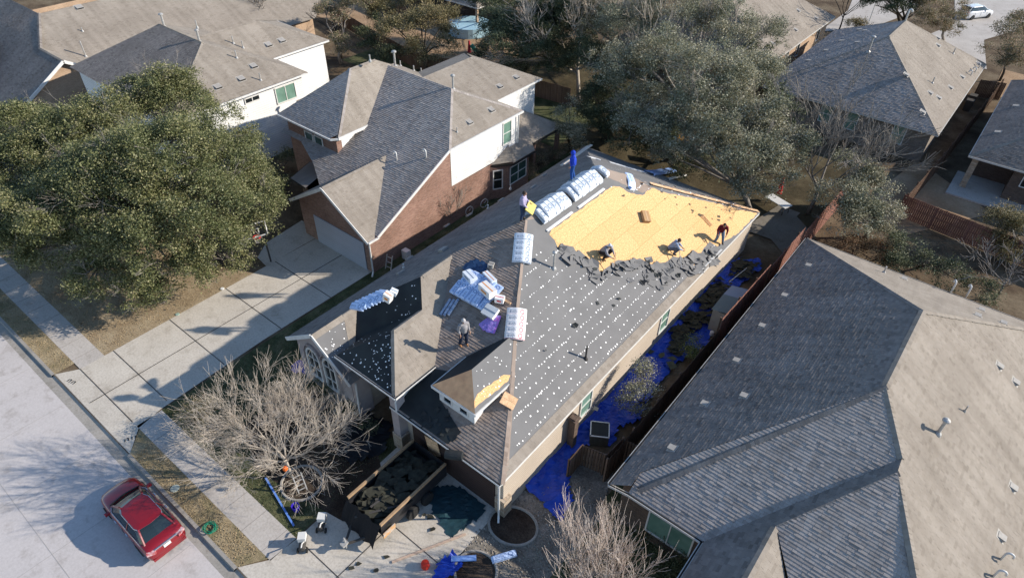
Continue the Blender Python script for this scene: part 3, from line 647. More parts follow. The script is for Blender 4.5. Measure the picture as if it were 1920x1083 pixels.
# garage gable wing
gr = (-.62, 0, 2.9-.62*28.45); gl = (.62, 0, 2.9+.62*36.45)
roof_obj('garage_roof', hB, [(gr, [(-28.45, 21.2), (-28.45, 22.0), (-32.45, 26.9), (-32.45, 21.2)]), (gl, [(-36.45, 21.2), (-32.45, 21.2), (-32.45, 26.9), (-36.45, 23.5)])], SH['tan'], [((-32.45, 21.25, 5.4), (-32.45, 26.7, 5.4))])
mb = MB(); mb.bar((-36.5, 21.17, 2.8), (-32.45, 21.17, 5.3), .05, .22); mb.bar((-32.45, 21.17, 5.3), (-28.4, 21.17, 2.8), .05, .2); mb.bar((-28.36, 21.2, 2.85), (-28.36, 22.1, 2.85), .1, .12)
mb.bar((-28.34, 22.0, 2.92), (-28.34, 29.0, 6.32), .06, .2); mb.bar((-28.34, 29.0, 6.33), (-28.34, 37.1, 6.33), .1, .13); mb.bar((-42.3, 25.14, 5.97), (-36.2, 25.14, 5.97), .1, .13)
mb.bar((-36.2, 25.14, 5.97), (-35.84, 25.6, 5.97), .1, .13); mb.bar((-35.84, 25.6, 5.98), (-35.84, 30.0, 5.98), .08, .2)
mb.build('gutter', M['trim'], hB)
mb = MB()
mb.face([(-36.0, 21.6, 0), (-28.8, 21.6, 0), (-28.8, 21.6, 2.95), (-32.45, 21.6, 5.1), (-36.0, 21.6, 2.95)])
zB = lambda y: pz(B_F, 0, y)-.08
mb.face([(-28.8, 21.6, 0), (-28.8, 37, 0), (-28.8, 37, 3.0), (-28.8, 29.5, 3.15), (-28.8, 29.5, zB(29.0)), (-28.8, 22.0, zB(22)), (-28.8, 21.6, 2.9)])
mb.face([(-41.9, 25.6, 0), (-36.2, 25.6, 0), (-36.2, 25.6, 6.0), (-41.9, 25.6, 6.0)]); mb.face([(-36.2, 25.6, 0), (-36.2, 26.05, 0), (-36.2, 26.05, 6.0), (-36.2, 25.6, 6.0)])
mb.face([(-41.9, 37, 0), (-41.9, 25.6, 0), (-41.9, 25.6, 6), (-41.9, 37, 6)]); mb.face([(-28.8, 37, 0), (-41.9, 37, 0), (-41.9, 37, 3.1), (-28.8, 37, 3.1)])
mb.face([(-36.0, 21.6, 0), (-36.0, 21.6, 2.95), (-36.0, 25.6, 2.95), (-36.0, 25.6, 0)])
mb.build('wall', M['brick'], hB)
mb = MB(); mb.face([(-28.78, 29.5, 3.15), (-28.78, 37, 3.15), (-28.78, 37, 6.36), (-28.78, 29.0, 6.34), (-28.78, 29.5, 6.3)])
mb.face([(-28.78, 37, 3.15), (-41.8, 37, 3.15), (-41.8, 37, 6.36), (-28.78, 37, 6.36)]); mb.face([(-36.22, 26.07, 3), (-36.22, 31, 3), (-36.22, 31, 6.0), (-36.22, 26.07, 6.0)])
mb.build('siding', M['white'], hB)
mb = MB(); mb.box((-31.95, 21.56, 1.13), (5.15, .05, 2.26)); mb.build('garage_door', M['garage'], hB)
for q_ in ([(-28.55, 21.5, 2.85), (-28.7, 21.5, 2.4), (-28.7, 21.5, .25), (-28.5, 21.2, .08)], [(-28.6, 36.9, 6.2), (-28.68, 36.9, 3.7)]): mb = MB(); mb.tube(q_, .055, 6); mb.build('downspout', M['trim'], hB)
window(hB, (-28.78, 35.7, 5.0), .95, 1.75, (1, 0), M['glassgreen'], 1, 2)
for wx in (-39.4, -38.3): window(hB, (wx, 25.6, 4.8), .9, 1.1, (0, -1), M['glass'], 1, 1)
# bay with its own low roof, and the low rear roof
bay = [(-28.8, 33.7), (-28.05, 34.9), (-28.05, 37.6), (-28.8, 38.2)]
walls_of(hB, bay+[(-29.2, 36)], 0, 2.9, M['brick'], 'bay_wall')
roof_obj('bay_roof', hB, [((-.62, 0, 3.0-.62*27.7), [(-27.7, 35.2), (-27.7, 37.9), (-29.5, 39.0), (-29.5, 37.1), (-28.85, 35.9)]), ((-.45, .45, 3.0-.45*28.8-.45*33.85), [(-28.8, 33.85), (-27.7, 35.2), (-28.85, 35.95)])], SH['tan'])
window(hB, (-28.05, 36.25, 1.7), 2.0, 1.5, (1, 0), M['glass'], 2, 2); window(hB, (-28.45, 34.25, 1.7), .75, 1.6, (.85, -.52), M['glassdark'], 1, 2)
roof_obj('low_rear_roof', hB, [((-.5, 0, 3.0-.5*28.55), [(-28.55, 38.6), (-28.55, 42.9), (-31.3, 40.6), (-31.3, 37.0), (-29.4, 37.0)]), ((0, -.6, 3.0+.6*42.9), [(-28.55, 42.9), (-35, 42.9), (-31.3, 40.6)])], SH['tan'])
for q in ((-28.8, 42.5), (-28.8, 39.2)): mb = MB(); mb.box((q[0], q[1], 1.4), (.3, .3, 2.8)); mb.build('porch_post', M['brick'], hB)
mb = MB(); mb.bar((-27.65, 35.2, 2.9), (-27.65, 37.9, 2.9), .1, .12); mb.bar((-27.65, 35.2, 2.9), (-28.8, 33.8, 2.9), .1, .12); mb.bar((-28.5, 38.6, 2.9), (-28.5, 42.9, 2.9), .1, .12); mb.build('porch_gutter', M['hole'], hB)
# rear upper wing of B
f, c = hipblock(-39.5, -31.0, 33.3, 42.9, 6.4, 8.2, 33.3, 39.0, 'y', -35.2); roof_obj('rear_wing_roof', hB, f, SH['tan'], c)
walls_of(hB, rect(-39.1, -31.35, 36.2, 42.5), 2.5, 6.38, M['white'], 'rear_siding')
mb = MB(); mb.bar((-30.97, 37.2, 6.33), (-30.97, 42.9, 6.33), .1, .13); mb.build('rear_gutter', M['trim'], hB)
# low dark porch roof front left
q1, q2, q3, q4 = G(545, 334, 2.7), G(573, 352, 3.3), G(645, 292, 3.3), G(612, 277, 2.7)
mb = MB(); mb.face([q1, q2, q3, q4]); mb.build('porch_roof', SH['left'], hB)
mb = MB(); mb.bar(q1-Vector((0, 0, .06)), q4-Vector((0, 0, .06)), .08, .12); mb.bar(q1-Vector((0, 0, .06)), q2-Vector((0, 0, .06)), .06, .12); mb.build('porch_trim', M['hole'], hB)
mb = MB(); prism(mb, [(q1.x+.5, q1.y+.5), (q2.x-.1, q2.y+.4), (q3.x-.1, q3.y), (q4.x+.5, q4.y)], 0, 2.6); mb.build('porch_wall', M['brickbrown'], hB)
# B roof furniture
for px, py in ((744, 303), (799, 299)): vent_hook(hB, PL(px, py-3, B_F), .45)
for px, py in ((880, 229), (921, 206)): vent_box(hB, PL(px, py, B_R), B_R, .4)
vent_pole(hB, PL(857, 248, B_R), .35, .035)
vent_pole(hB, (-31.9, 33.3, 8.3), .95, .07, .17); vent_pole(hB, PL(741, 124, (0, -.5, 6.4+.5*37.1)), 1.1, .08, .2)
for px, py in ((751, 124), (776, 133), (790, 138), (694, 114)): vent_pole(hB, PL(px, py, (0, -.5, 6.4+.5*37.1)), .45, .05)
rwR = (-.4286, 0, 6.4-.4286*31.0)
for px, py in ((937, 162), (968, 145)): vent_box(hB, PL(px, py, rwR), rwR, .4)

# house C: further left, mostly behind the big oak
hC = thing('two_storey_house', 'two-storey house with white siding and brown shingles behind the big oak', 'house', (-53, 28, 0))
f, c = hipblock(-62.5, -46.9, 19.2, 31.5, 6.1, 8.7, -59.0, -52.5, 'x', 26.0)
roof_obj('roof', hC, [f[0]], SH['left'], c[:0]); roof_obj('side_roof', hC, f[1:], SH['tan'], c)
f, c = hipblock(-59.0, -51.2, 26.5, 37.2, 6.3, 8.3, 26.5, 32.6, 'y', -55.0); roof_obj('rear_roof', hC, f, SH['tan'], c)
walls_of(hC, rect(-62.1, -47.3, 19.6, 31.1), 0, 6.08, M['white']); walls_of(hC, rect(-58.6, -51.5, 28, 36.8), 0, 6.28, M['white'], 'rear_siding')
fascia('gutter', hC, [(-46.85, 19.2, 6.1), (-46.85, 31.5, 6.1), (-51.1, 31.55, 6.1)], M['trim'], .14, .08); fascia('rear_gutter', hC, [(-51.15, 31.2, 6.3), (-51.15, 37.2, 6.3), (-59, 37.25, 6.3)], M['trim'], .14, .08)
window(hC, (-47.28, 29.3, 4.9), 1.9, 1.3, (1, 0), M['glassgreen'], 2, 1); window(hC, (-47.28, 26.2, 5.4), 1.3, .4, (1, 0), M['glassdark'], 2, 1)
roof_obj('low_roof', hC, [((-.45, 0, 3.0-.45*45.2), rect(-47.3, -45.2, 30.2, 35.5))], SH['tan'])
walls_of(hC, rect(-47.4, -45.6, 30.5, 35.2), 0, 2.95, M['brick'], 'low_wall')
CR = (-.464, 0, 6.1-.464*46.9); CR2 = (-.526, 0, 6.3-.526*51.2)
for px, py in ((408, 163), (452, 148), (475, 124)): vent_box(hC, PL(px, py, CR), CR, .5)
for px, py in ((503, 84), (528, 76)): vent_box(hC, PL(px, py, CR2), CR2, .5)
for px, py in ((444, 109), (489, 151)): vent_pole(hC, PL(px, py, CR), .6, .05)
for px, py in ((438, 82), (456, 90), (370, 52)): vent_pole(hC, PL(px, py, CR2), .6, .05)
vent_pole(hC, (-58.6, 26.2, 8.5), 1.0, .09, .2); vent_pole(hC, (-53.2, 26.2, 8.5), .9, .09, .16)

# house D: far left
hD = thing('brick_house', 'big tan-shingled brick house in the top left corner of the picture', 'house', (-74, 30, 0))
D_F = (0, .62, 2.3-.62*14.0); D_R = (-.45, 0, 3.2-.45*65.0)
yd = 14+(7.3-2.3)/.62
roof_obj('front_roof', hD, [(D_F, [(-92, 14), (-65.2, 14), (-65.2, 19.7), (-69.6, 19.7), (-74.1, yd), (-92, yd)])], SH['left'], [((-69.6, 19.7, 5.85), (-74.1, yd, 7.35))])
roof_obj('side_roof', hD, [(D_R, [(-69.6, 19.7), (-65.0, 21), (-65.0, 46), (-70, 52), (-74.1, 46), (-74.1, yd)]), ((0, -.65, 5.84+.65*19.7), [(-65.2, 19.7), (-65.2, 22.9), (-69.6, 24.6), (-69.6, 19.7)]), ((.45, 0, 7.3+.45*74.1), [(-74.1, yd), (-74.1, 46), (-92, 46), (-92, yd)])], SH['tan'], [((-65.2, 19.7, 5.85), (-69.6, 19.7, 5.85))])
mb = MB(); mb.face([(-65.6, 14.4, 0), (-65.6, 22.6, 0), (-65.6, 22.6, 3.8), (-65.6, 19.7, 5.7), (-65.6, 14.4, 2.4)]); mb.face([(-92, 14.4, 0), (-65.6, 14.4, 0), (-65.6, 14.4, 2.4), (-92, 14.4, 2.4)])
prism(mb, rect(-91, -65.6, 22.6, 46), 0, 3.1); mb.build('wall', M['bricktan'], hD)
mb = MB(); mb.bar((-65.15, 14, 2.2), (-65.15, 19.7, 5.74), .06, .26); mb.bar((-65.15, 19.7, 5.74), (-65.15, 22.95, 3.7), .06, .26); mb.build('rake_board', M['trim'], hD)
for (xa, ya, zz, hw) in ((-72.5, 12.6, 3.9, 3.0), (-76, 13.5, 6.2, 4.4)):
    a_ = .5
    roof_obj('gable_roof', hD, [((-a_, 0, zz+a_*xa), [(xa+hw, ya), (xa+hw, ya+1.5), (xa, ya+4.5), (xa, ya)]), ((a_, 0, zz-a_*xa), [(xa-hw, ya), (xa, ya), (xa, ya+4.5), (xa-hw, ya+1.5)])], SH['tan'])
    mb = MB(); mb.face([(xa-hw+.3, ya+.4, 0), (xa+hw-.3, ya+.4, 0), (xa+hw-.3, ya+.4, zz-a_*hw), (xa, ya+.4, zz-.1), (xa-hw+.3, ya+.4, zz-a_*hw)]); mb.build('gable_wall', M['brickbrown'], hD)
    mb = MB(); mb.bar((xa+hw, ya-.03, zz-a_*hw-.08), (xa, ya-.03, zz-.08), .05, .2); mb.bar((xa, ya-.03, zz-.08), (xa-hw, ya-.03, zz-a_*hw-.08), .05, .2); mb.build('rake_board', M['trim'], hD)
vent_pole(hD, PL(161, 106, D_R), 1.4, .06); vent_pole(hD, PL(155, 59, D_R), .35, .05); vent_box(hD, PL(148, 14, D_R), D_R, .6)
for px, py in ((246, 93), (269, 78)): vent_hook(hD, PL(px, py, D_R), .5, .05)

# house E: big roof bottom right
hE = thing('brick_house', 'house with the biggest brown-grey roof, filling the bottom right corner', 'house', (1, 28, 0))
E_L = (.6, 0, 3.1+.6*6.75); bF = (7.63-3.1)/(24.25-16.05); E_F = (0, bF, 3.1-bF*16.05); E_R = (-.72, 0, 7.63+.72*.8)
yT = 30.4; bB = (7.63-3.1)/(39.9-yT); E_B = (0, -bB, 3.1+bB*39.9); W_L = (.7, 0, 3.1+.7*2.35); W_F = (0, .525, 4.51-.525*17.54); W_R = (-.68, 0, 4.51-.68*.33)
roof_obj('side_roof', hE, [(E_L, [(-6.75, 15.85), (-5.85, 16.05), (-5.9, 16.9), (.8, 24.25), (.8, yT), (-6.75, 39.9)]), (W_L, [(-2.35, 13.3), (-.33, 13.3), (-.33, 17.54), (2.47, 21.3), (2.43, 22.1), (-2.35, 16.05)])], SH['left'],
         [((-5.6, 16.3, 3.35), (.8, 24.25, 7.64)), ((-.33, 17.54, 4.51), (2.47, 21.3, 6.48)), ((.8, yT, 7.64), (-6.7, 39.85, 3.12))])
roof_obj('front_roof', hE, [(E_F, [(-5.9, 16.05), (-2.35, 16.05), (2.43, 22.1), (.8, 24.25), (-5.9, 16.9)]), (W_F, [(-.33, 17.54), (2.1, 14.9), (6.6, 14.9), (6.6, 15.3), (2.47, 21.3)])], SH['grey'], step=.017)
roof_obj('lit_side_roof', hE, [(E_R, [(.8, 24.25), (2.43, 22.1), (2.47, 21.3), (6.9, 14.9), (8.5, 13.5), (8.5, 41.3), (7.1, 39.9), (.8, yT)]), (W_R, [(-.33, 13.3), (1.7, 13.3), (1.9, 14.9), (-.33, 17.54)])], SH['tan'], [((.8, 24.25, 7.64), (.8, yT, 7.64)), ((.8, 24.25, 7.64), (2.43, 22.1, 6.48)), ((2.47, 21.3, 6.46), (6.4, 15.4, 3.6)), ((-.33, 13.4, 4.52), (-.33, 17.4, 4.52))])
roof_obj('rear_roof', hE, [(E_B, [(-6.75, 39.9), (.8, yT), (7.1, 39.9)])], SH['tan'], [((.8, yT, 7.64), (7.1, 39.85, 3.12))])
mb = MB()
for a, b in (((-6.8, 15.9, 3.1), (-6.8, 39.9, 3.1)), ((-5.85, 15.98, 3.1), (-2.4, 15.98, 3.1)), ((-2.42, 15.98, 3.1), (-2.42, 13.2, 3.1)), ((-6.8, 39.95, 3.1), (7.1, 39.95, 3.1)), ((-6.8, 15.85, 3.1), (-5.85, 15.98, 3.1))):
    a, b = Vector(a), Vector(b); mb.bar(a-Vector((0, 0, .07)), b-Vector((0, 0, .07)), .14, .12)
    mb.bar(a-Vector((0, 0, .006)), b-Vector((0, 0, .006)), .07, .014, mi=1)
mb.build('gutter', [M['gutter'], M['hole']], hE)
mb = MB(); prism(mb, [(-6.35, 16.45), (-2.0, 16.45), (-2.0, 13.6), (8.0, 13.6), (8.0, 39.5), (-6.35, 39.5)], 0, lambda p: 3.04 if p[0] < 7 else 2.1); mb.build('wall', M['brickbrown'], hE)
mb = MB(); 
for k in range(26):
    t_ = k/25; mb.box((-5.0+2.3*t_, 16.42, 2.42+.22*math.sin(math.pi*t_)), (.06, .06, .24), (0, (t_-.5)*.5, 0))
mb.build('brick_arch', M['stone'], hE)
window(hE, (-3.85, 16.43, 1.55), 2.1, 1.55, (0, -1), M['glassgreen'], 2, 1)
for px, py in ((1517, 498), (1472, 554), (1430, 611), (1382, 676), (1322, 757), (1396, 742), (1261, 840)): vent_box(hE, PL(px, py, E_L), E_L, .3)
for px, py in ((1873, 685), (1903, 715), (1898, 912), (1876, 1005)): vent_box(hE, PL(px, py, E_R), E_R, .32)
for px, py in ((1695, 523), (1840, 581), (1833, 592), (1881, 606)): vent_box(hE, PL(px, py, E_B), E_B, .3)
vent_pole(hE, PL(1758, 812, E_R), .8, .07, .16); vent_pole(hE, PL(1808, 771, E_R), .38, .03)
for px, py in ((1782, 549), (1810, 558)): vent_hook(hE, PL(px, py, E_B), .7, .05, (-.5, 1))
for px, py in ((1876, 1048), (1862, 1080)): vent_hook(hE, PL(px, py, E_R), .42, .045, (1, .2))
vent_pole(hE, PL(1657, 511, E_B), .45, .05)

# house G: upper right behind the trees
hG = thing('stone_house', 'hip-roofed house in the upper right with two green-tinted back windows behind the bare tree', 'house', (-11.5, 72, 0))
f, c = hipblock(-19.1, -3.7, 62.2, 83.0, 3.0, 7.5, 69.6, 75.6, 'y', -11.3)
roof_obj('roof', hG, [f[0], f[2]], SH['grey'], [], step=.02); roof_obj('lit_roof', hG, [f[1], f[3]], SH['tan'], c)
walls_of(hG, rect(-18.7, -4.2, 62.7, 82.6), 0, 2.97, M['brickgrey'])
fascia('gutter', hG, [(-19.1, 62.18, 3), (-3.68, 62.18, 3), (-3.68, 83, 3)], M['gutter'], .14, .06)
for wx in (-12.9, -10.6, -6.6): window(hG, (wx, 62.68, 1.9), 1.0, 1.6, (0, -1), M['glassgreen'], 1, 2)
GR = f[1][0]; GF = f[2][0]; GL = f[0][0]
for px, py in ((1759, 71), (1759, 85), (1699, 140), (1744, 174), (1760, 183), (1782, 164), (1804, 144), (1834, 119), (1730, 210)): vent_box(hG, PL(px, py, GR), GR, .42)
for px, py in ((1787, 101), (1748, 156)): vent_pole(hG, PL(px, py, GR), .55, .05)
for px, py in ((1820, 142), (1828, 136), (1835, 128)): vent_hook(hG, PL(px, py, GR), .35, .05)
for px, py in ((1481, 135), (1517, 114), (1549, 95), (1578, 77), (1608, 80), (1622, 58), (1612, 56)): vent_box(hG, PL(px, py, GL), GL, .42)
vent_pole(hG, PL(1628, 97, GF), 1.3, .09, .22); vent_hook(hG, (-11.3, 75.2, 7.4), 1.1, .08, (1, 0))

# house H: right edge
hH = thing('brown_house', 'brown brick house cut by the right edge of the picture with a covered patio corner', 'house', (7, 70, 0))
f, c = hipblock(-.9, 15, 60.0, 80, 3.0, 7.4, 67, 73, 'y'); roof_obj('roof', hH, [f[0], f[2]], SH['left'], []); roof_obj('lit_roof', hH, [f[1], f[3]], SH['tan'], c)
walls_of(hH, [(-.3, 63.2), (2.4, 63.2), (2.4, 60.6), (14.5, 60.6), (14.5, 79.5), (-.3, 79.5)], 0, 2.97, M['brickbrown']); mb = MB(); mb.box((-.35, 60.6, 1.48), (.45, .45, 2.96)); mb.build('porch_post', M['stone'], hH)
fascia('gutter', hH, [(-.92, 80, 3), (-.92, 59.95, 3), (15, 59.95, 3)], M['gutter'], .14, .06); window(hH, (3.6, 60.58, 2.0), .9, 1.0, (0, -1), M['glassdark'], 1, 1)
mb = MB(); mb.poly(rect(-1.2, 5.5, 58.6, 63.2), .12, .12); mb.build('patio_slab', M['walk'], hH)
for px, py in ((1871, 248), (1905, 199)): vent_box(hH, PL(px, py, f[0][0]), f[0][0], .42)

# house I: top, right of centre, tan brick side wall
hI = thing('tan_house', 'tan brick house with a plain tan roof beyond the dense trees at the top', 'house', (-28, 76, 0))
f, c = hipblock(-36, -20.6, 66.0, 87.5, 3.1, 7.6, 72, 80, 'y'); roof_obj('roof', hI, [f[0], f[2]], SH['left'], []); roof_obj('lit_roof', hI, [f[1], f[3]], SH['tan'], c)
walls_of(hI, rect(-35.6, -21.1, 66.4, 87), 0, 3.07, M['bricktan']); fascia('gutter', hI, [(-20.58, 66, 3.1), (-20.58, 87.5, 3.1)], M['gutter'], .14, .06)
for wy in (70.6, 74.2, 77.5, 84): window(hI, (-21.08, wy, 1.75), .9, 1.4, (1, 0), M['glassdark'], 1, 1)
IR = f[1][0]
for px, py in ((1497, 20), (1530, 34), (1492, 56), (1425, 72), (1448, 82)): vent_box(hI, PL(px, py, IR), IR, .42)
for px, py in ((1438, 95), (1448, 90)): vent_pole(hI, PL(px, py, IR), .5, .05)

# house J: only its covered porch corner shows at the top edge
hJ = thing('shingled_house', 'house whose covered back porch corner shows at the top edge above the blue pool', 'house', (-60, 70, 0))
f, c = hipblock(-70, -54.4, 61.5, 80, 3.0, 7.4, 68, 74, 'y'); roof_obj('roof', hJ, f, SH['tan'], c)
walls_of(hJ, rect(-69.5, -55, 65.5, 79.5), 0, 2.97, M['brickbrown'])
for q in ((-54.9, 62), (-59.5, 62), (-64, 62)): mb = MB(); mb.box((q[0], q[1], 1.45), (.28, .28, 2.9)); mb.build('porch_post', M['bricktan'], hJ)
fascia('gutter', hJ, [(-70, 61.45, 3), (-54.35, 61.45, 3), (-54.35, 80, 3)], M['gutter'], .14, .06)

# ------------------------------------------------------------------ fences
def fence(label, pts, h=1.8, m=None, picket=True, group=None, name='wooden_fence', step=.14, post=2.4, leanx=0):
    t = thing(name, label, 'fence', (*pts[0], 0), group=group); mb = MB(); rl = MB(); ps = MB()
    for a, b in zip(pts, pts[1:]):
        a, b = Vector((*a, 0)), Vector((*b, 0)); L = (b-a).length; d = (b-a).normalized(); n = int(L/step); s_ = Vector((-d.y, d.x, 0))
        for i in range(n):
            p = a+d*(i+.5)*L/n+s_*random.uniform(-.006, .006); hh = h+random.uniform(-.02, .02)
            mb.bar(p, p+Vector((leanx, 0, hh)), step*.94 if abs(d.x) < .5 else .0185, .0185 if abs(d.x) < .5 else step*.94)
        for zz in (.35, .95, 1.5): rl = MB(); rl.bar(a+s_*.04+Vector((leanx*zz/h, 0, zz)), b+s_*.04+Vector((leanx*zz/h, 0, zz)), .04, .08); rl.build('rail', M['wood'], t)
        for i in range(int(L/post)+1): p = a+d*i*post+s_*.08; ps = MB(); ps.box(p+Vector((0, 0, h/2)), (.09, .09, h)); ps.build('post', M['wood'], t)
    mb.build('board_panel', m or M['wood'], t); return t
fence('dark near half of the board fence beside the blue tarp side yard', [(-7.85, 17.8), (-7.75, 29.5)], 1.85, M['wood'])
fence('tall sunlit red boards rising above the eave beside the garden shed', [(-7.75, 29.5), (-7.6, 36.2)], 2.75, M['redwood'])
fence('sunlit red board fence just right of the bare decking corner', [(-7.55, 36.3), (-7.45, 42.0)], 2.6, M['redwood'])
fence('far red board fence running back beside the patio table to the round shrubs', [(-7.4, 42.1), (-7.2, 51.2)], 2.2, M['redwood'])
fence('dark red board fence behind the round brown shrubs at the right', [(-3.4, 52.6), (3.9, 51.6), (10, 51.2)], 1.8, M['redwood'])
fence('board fence running away beside the dark narrow yard at the upper right', [(-3.2, 53), (-2.6, 62), (-1.6, 84)], 1.8)
fence('short brown fence panel below the round street tree at the upper right', [(-3.4, 81.8), (-1.2, 82.5)], 1.8)
fence('long dark fence across the back gardens at the top, below the oaks', [(-72, 53.2), (-61, 50.4), (-52, 48.6), (-45, 50.5), (-34, 52)], 1.8)
fence('fence between the two left-hand houses, in deep shade by the white siding', [(-44.6, 36), (-44.2, 50)], 1.8)
fence('pale sunlit fence at the top left beyond the tan soil', [(-76, 60.5), (-60, 58.2)], 1.7, M['wood'])
fence('dark fence hidden in shade behind the tan brick house wall', [(-19.6, 63.2), (-19.4, 76)], 1.8)
# ------------------------------------------------------------------ vegetation
def leafmat(name, cols, rough=.6, tr=.25):
    m = bpy.data.materials.new(name); m.use_nodes = True; t = m.node_tree; b = t.nodes['Principled BSDF']
    g = t.nodes.new('ShaderNodeNewGeometry'); tc = t.nodes.new('ShaderNodeTexCoord')
    c = ramp(t, g.outputs['Random Per Island'], [(i/(len(cols)-1)*.96+.02, k) for i, k in enumerate(cols)])
    n = noise(t, tc.outputs['Object'], .45, 3)
    c = mix(t, .6, c, ramp(t, n, [(.35, (.6, .68, .6)), (.65, (1.3, 1.2, 1.15))]), 'MULTIPLY')
    t.links.new(c, b.inputs['Base Color']); b.inputs['Roughness'].default_value = rough; b.inputs['Specular IOR Level'].default_value = .35
    if tr:
        tl = t.nodes.new('ShaderNodeBsdfTranslucent'); t.links.new(c, tl.inputs[0]); ms = t.nodes.new('ShaderNodeMixShader'); ms.inputs[0].default_value = tr
        t.links.new(b.outputs[0], ms.inputs[1]); t.links.new(tl.outputs[0], ms.inputs[2]); t.links.new(ms.outputs[0], t.nodes['Material Output'].inputs[0])
    return m
LM = {
 'oak': leafmat('oak_leaves', [(.06, .075, .03), (.12, .135, .05), (.18, .195, .08), (.26, .26, .12), (.38, .36, .21)]),
 'grey': leafmat('grey_green_leaves', [(.1, .105, .06), (.19, .19, .12), (.28, .275, .18), (.4, .385, .28), (.52, .5, .4)]),
 'dark': leafmat('dark_leaves', [(.035, .05, .028), (.075, .095, .05), (.13, .15, .075), (.2, .21, .12)]),
 'olive': leafmat('olive_brown_leaves', [(0.091, 0.078, 0.033), (0.182, 0.156, 0.065), (0.286, 0.234, 0.117), (0.39, 0.312, 0.182)]),
 'rust': leafmat('rusty_leaves', [(0.144, 0.084, 0.048), (0.24, 0.144, 0.084), (0.336, 0.204, 0.12), (0.192, 0.168, 0.096)]),
 'mix': leafmat('mixed_leaves', [(0.084, 0.098, 0.042), (0.182, 0.182, 0.084), (0.336, 0.252, 0.168), (0.476, 0.35, 0.266)]),
 'lime': leafmat('bright_leaves', [(0.055, 0.088, 0.022), (0.11, 0.154, 0.044), (0.187, 0.22, 0.077), (0.264, 0.275, 0.132)]),
}
BK = {'grey': mat('grey_bark', (.3, .27, .24), .95, .1, (.17, .15, .13), 5, .5, 20), 'dark': mat('dark_bark', (.09, .075, .06), .95, .1, (.05, .042, .035), 5, .5, 20),
      'pale': mat('pale_bark', (.5, .44, .37), .9, .1, (.32, .27, .22), 4), 'pink': mat('pale_pink_bark', (.55, .49, .43), .9, .1, (.36, .28, .24), 4)}
def leaves(name, clumps, m, parent, size=.13, dens=1.0, flat=.75, gap=-.45):
    """clumps: (centre, radius). Each clump is filled with tufts, each tuft with small leaf faces."""
    V = []; clumps = list(clumps)
    for c, r in list(clumps):
        if r > 1.5:
            for _k in range(4):
                dd = Vector((random.gauss(0, 1), random.gauss(0, 1), random.uniform(-.3, 1))).normalized(); clumps.append((Vector(c)+dd*r*random.uniform(.85, 1.15), r*random.uniform(.22, .4)))
    for c, r in clumps:
        nt_ = max(10, int(30*r*r*dens)); d = rng.normal(size=(nt_, 3)); d /= np.linalg.norm(d, axis=1)[:, None]
        d[:, 2] = np.where(d[:, 2] < -.35, -d[:, 2]*.6, d[:, 2])
        rad = r*(.55+.5*rng.random(nt_)**.5); tc = np.array(c)+d*rad[:, None]*np.array([1, 1, flat])
        ph = tc[:, 0]*1.9+1.3*np.sin(tc[:, 1]*1.1), tc[:, 1]*2.1+1.2*np.sin(tc[:, 2]*1.7), tc[:, 2]*2.3+np.sin(tc[:, 0]*1.3)
        tc = tc[(np.sin(ph[0])+np.sin(ph[1])+np.sin(ph[2])+rng.normal(0, .5, nt_)) > gap]; tr = rng.uniform(.22, .58, len(tc))*min(1.15, .5+r*.28)
        for k in range(len(tc)):
            nl = int(85*(tr[k]/.35)**1.5*(.13/size)**1.2); V.append(np.concatenate([tc[k]+rng.normal(size=(nl, 3))*tr[k]*np.array([.62, .62, .42])], 0))
    Pp = np.concatenate(V, 0); n = len(Pp)
    a = rng.normal(size=(n, 3)); a[:, 2] *= .6; a /= np.linalg.norm(a, axis=1)[:, None]
    b = np.cross(a, rng.normal(size=(n, 3))*np.array([.6, .6, 1.0])); b /= (np.linalg.norm(b, axis=1)[:, None]+1e-9)
    s1 = (size*rng.uniform(.5, 1.2, n))[:, None]; s2 = s1*.55
    verts = np.stack([Pp-a*s1*.5, Pp+b*s2*.5, Pp+a*s1*.5, Pp-b*s2*.5], 1).reshape(-1, 3)
    me = bpy.data.meshes.new(name); me.vertices.add(4*n); me.vertices.foreach_set('co', verts.ravel().astype(np.float32))
    me.loops.add(4*n); me.loops.foreach_set('vertex_index', np.arange(4*n, dtype=np.int32)); me.polygons.add(n)
    me.polygons.foreach_set('loop_start', np.arange(0, 4*n, 4, dtype=np.int32)); me.update(calc_edges=True); me.materials.append(m)
    o = bpy.data.objects.new(name, me); COL.objects.link(o)
    if parent is not None:
        o.parent = parent; o.matrix_parent_inverse = Matrix.Translation(-Vector(parent.location))
    return o
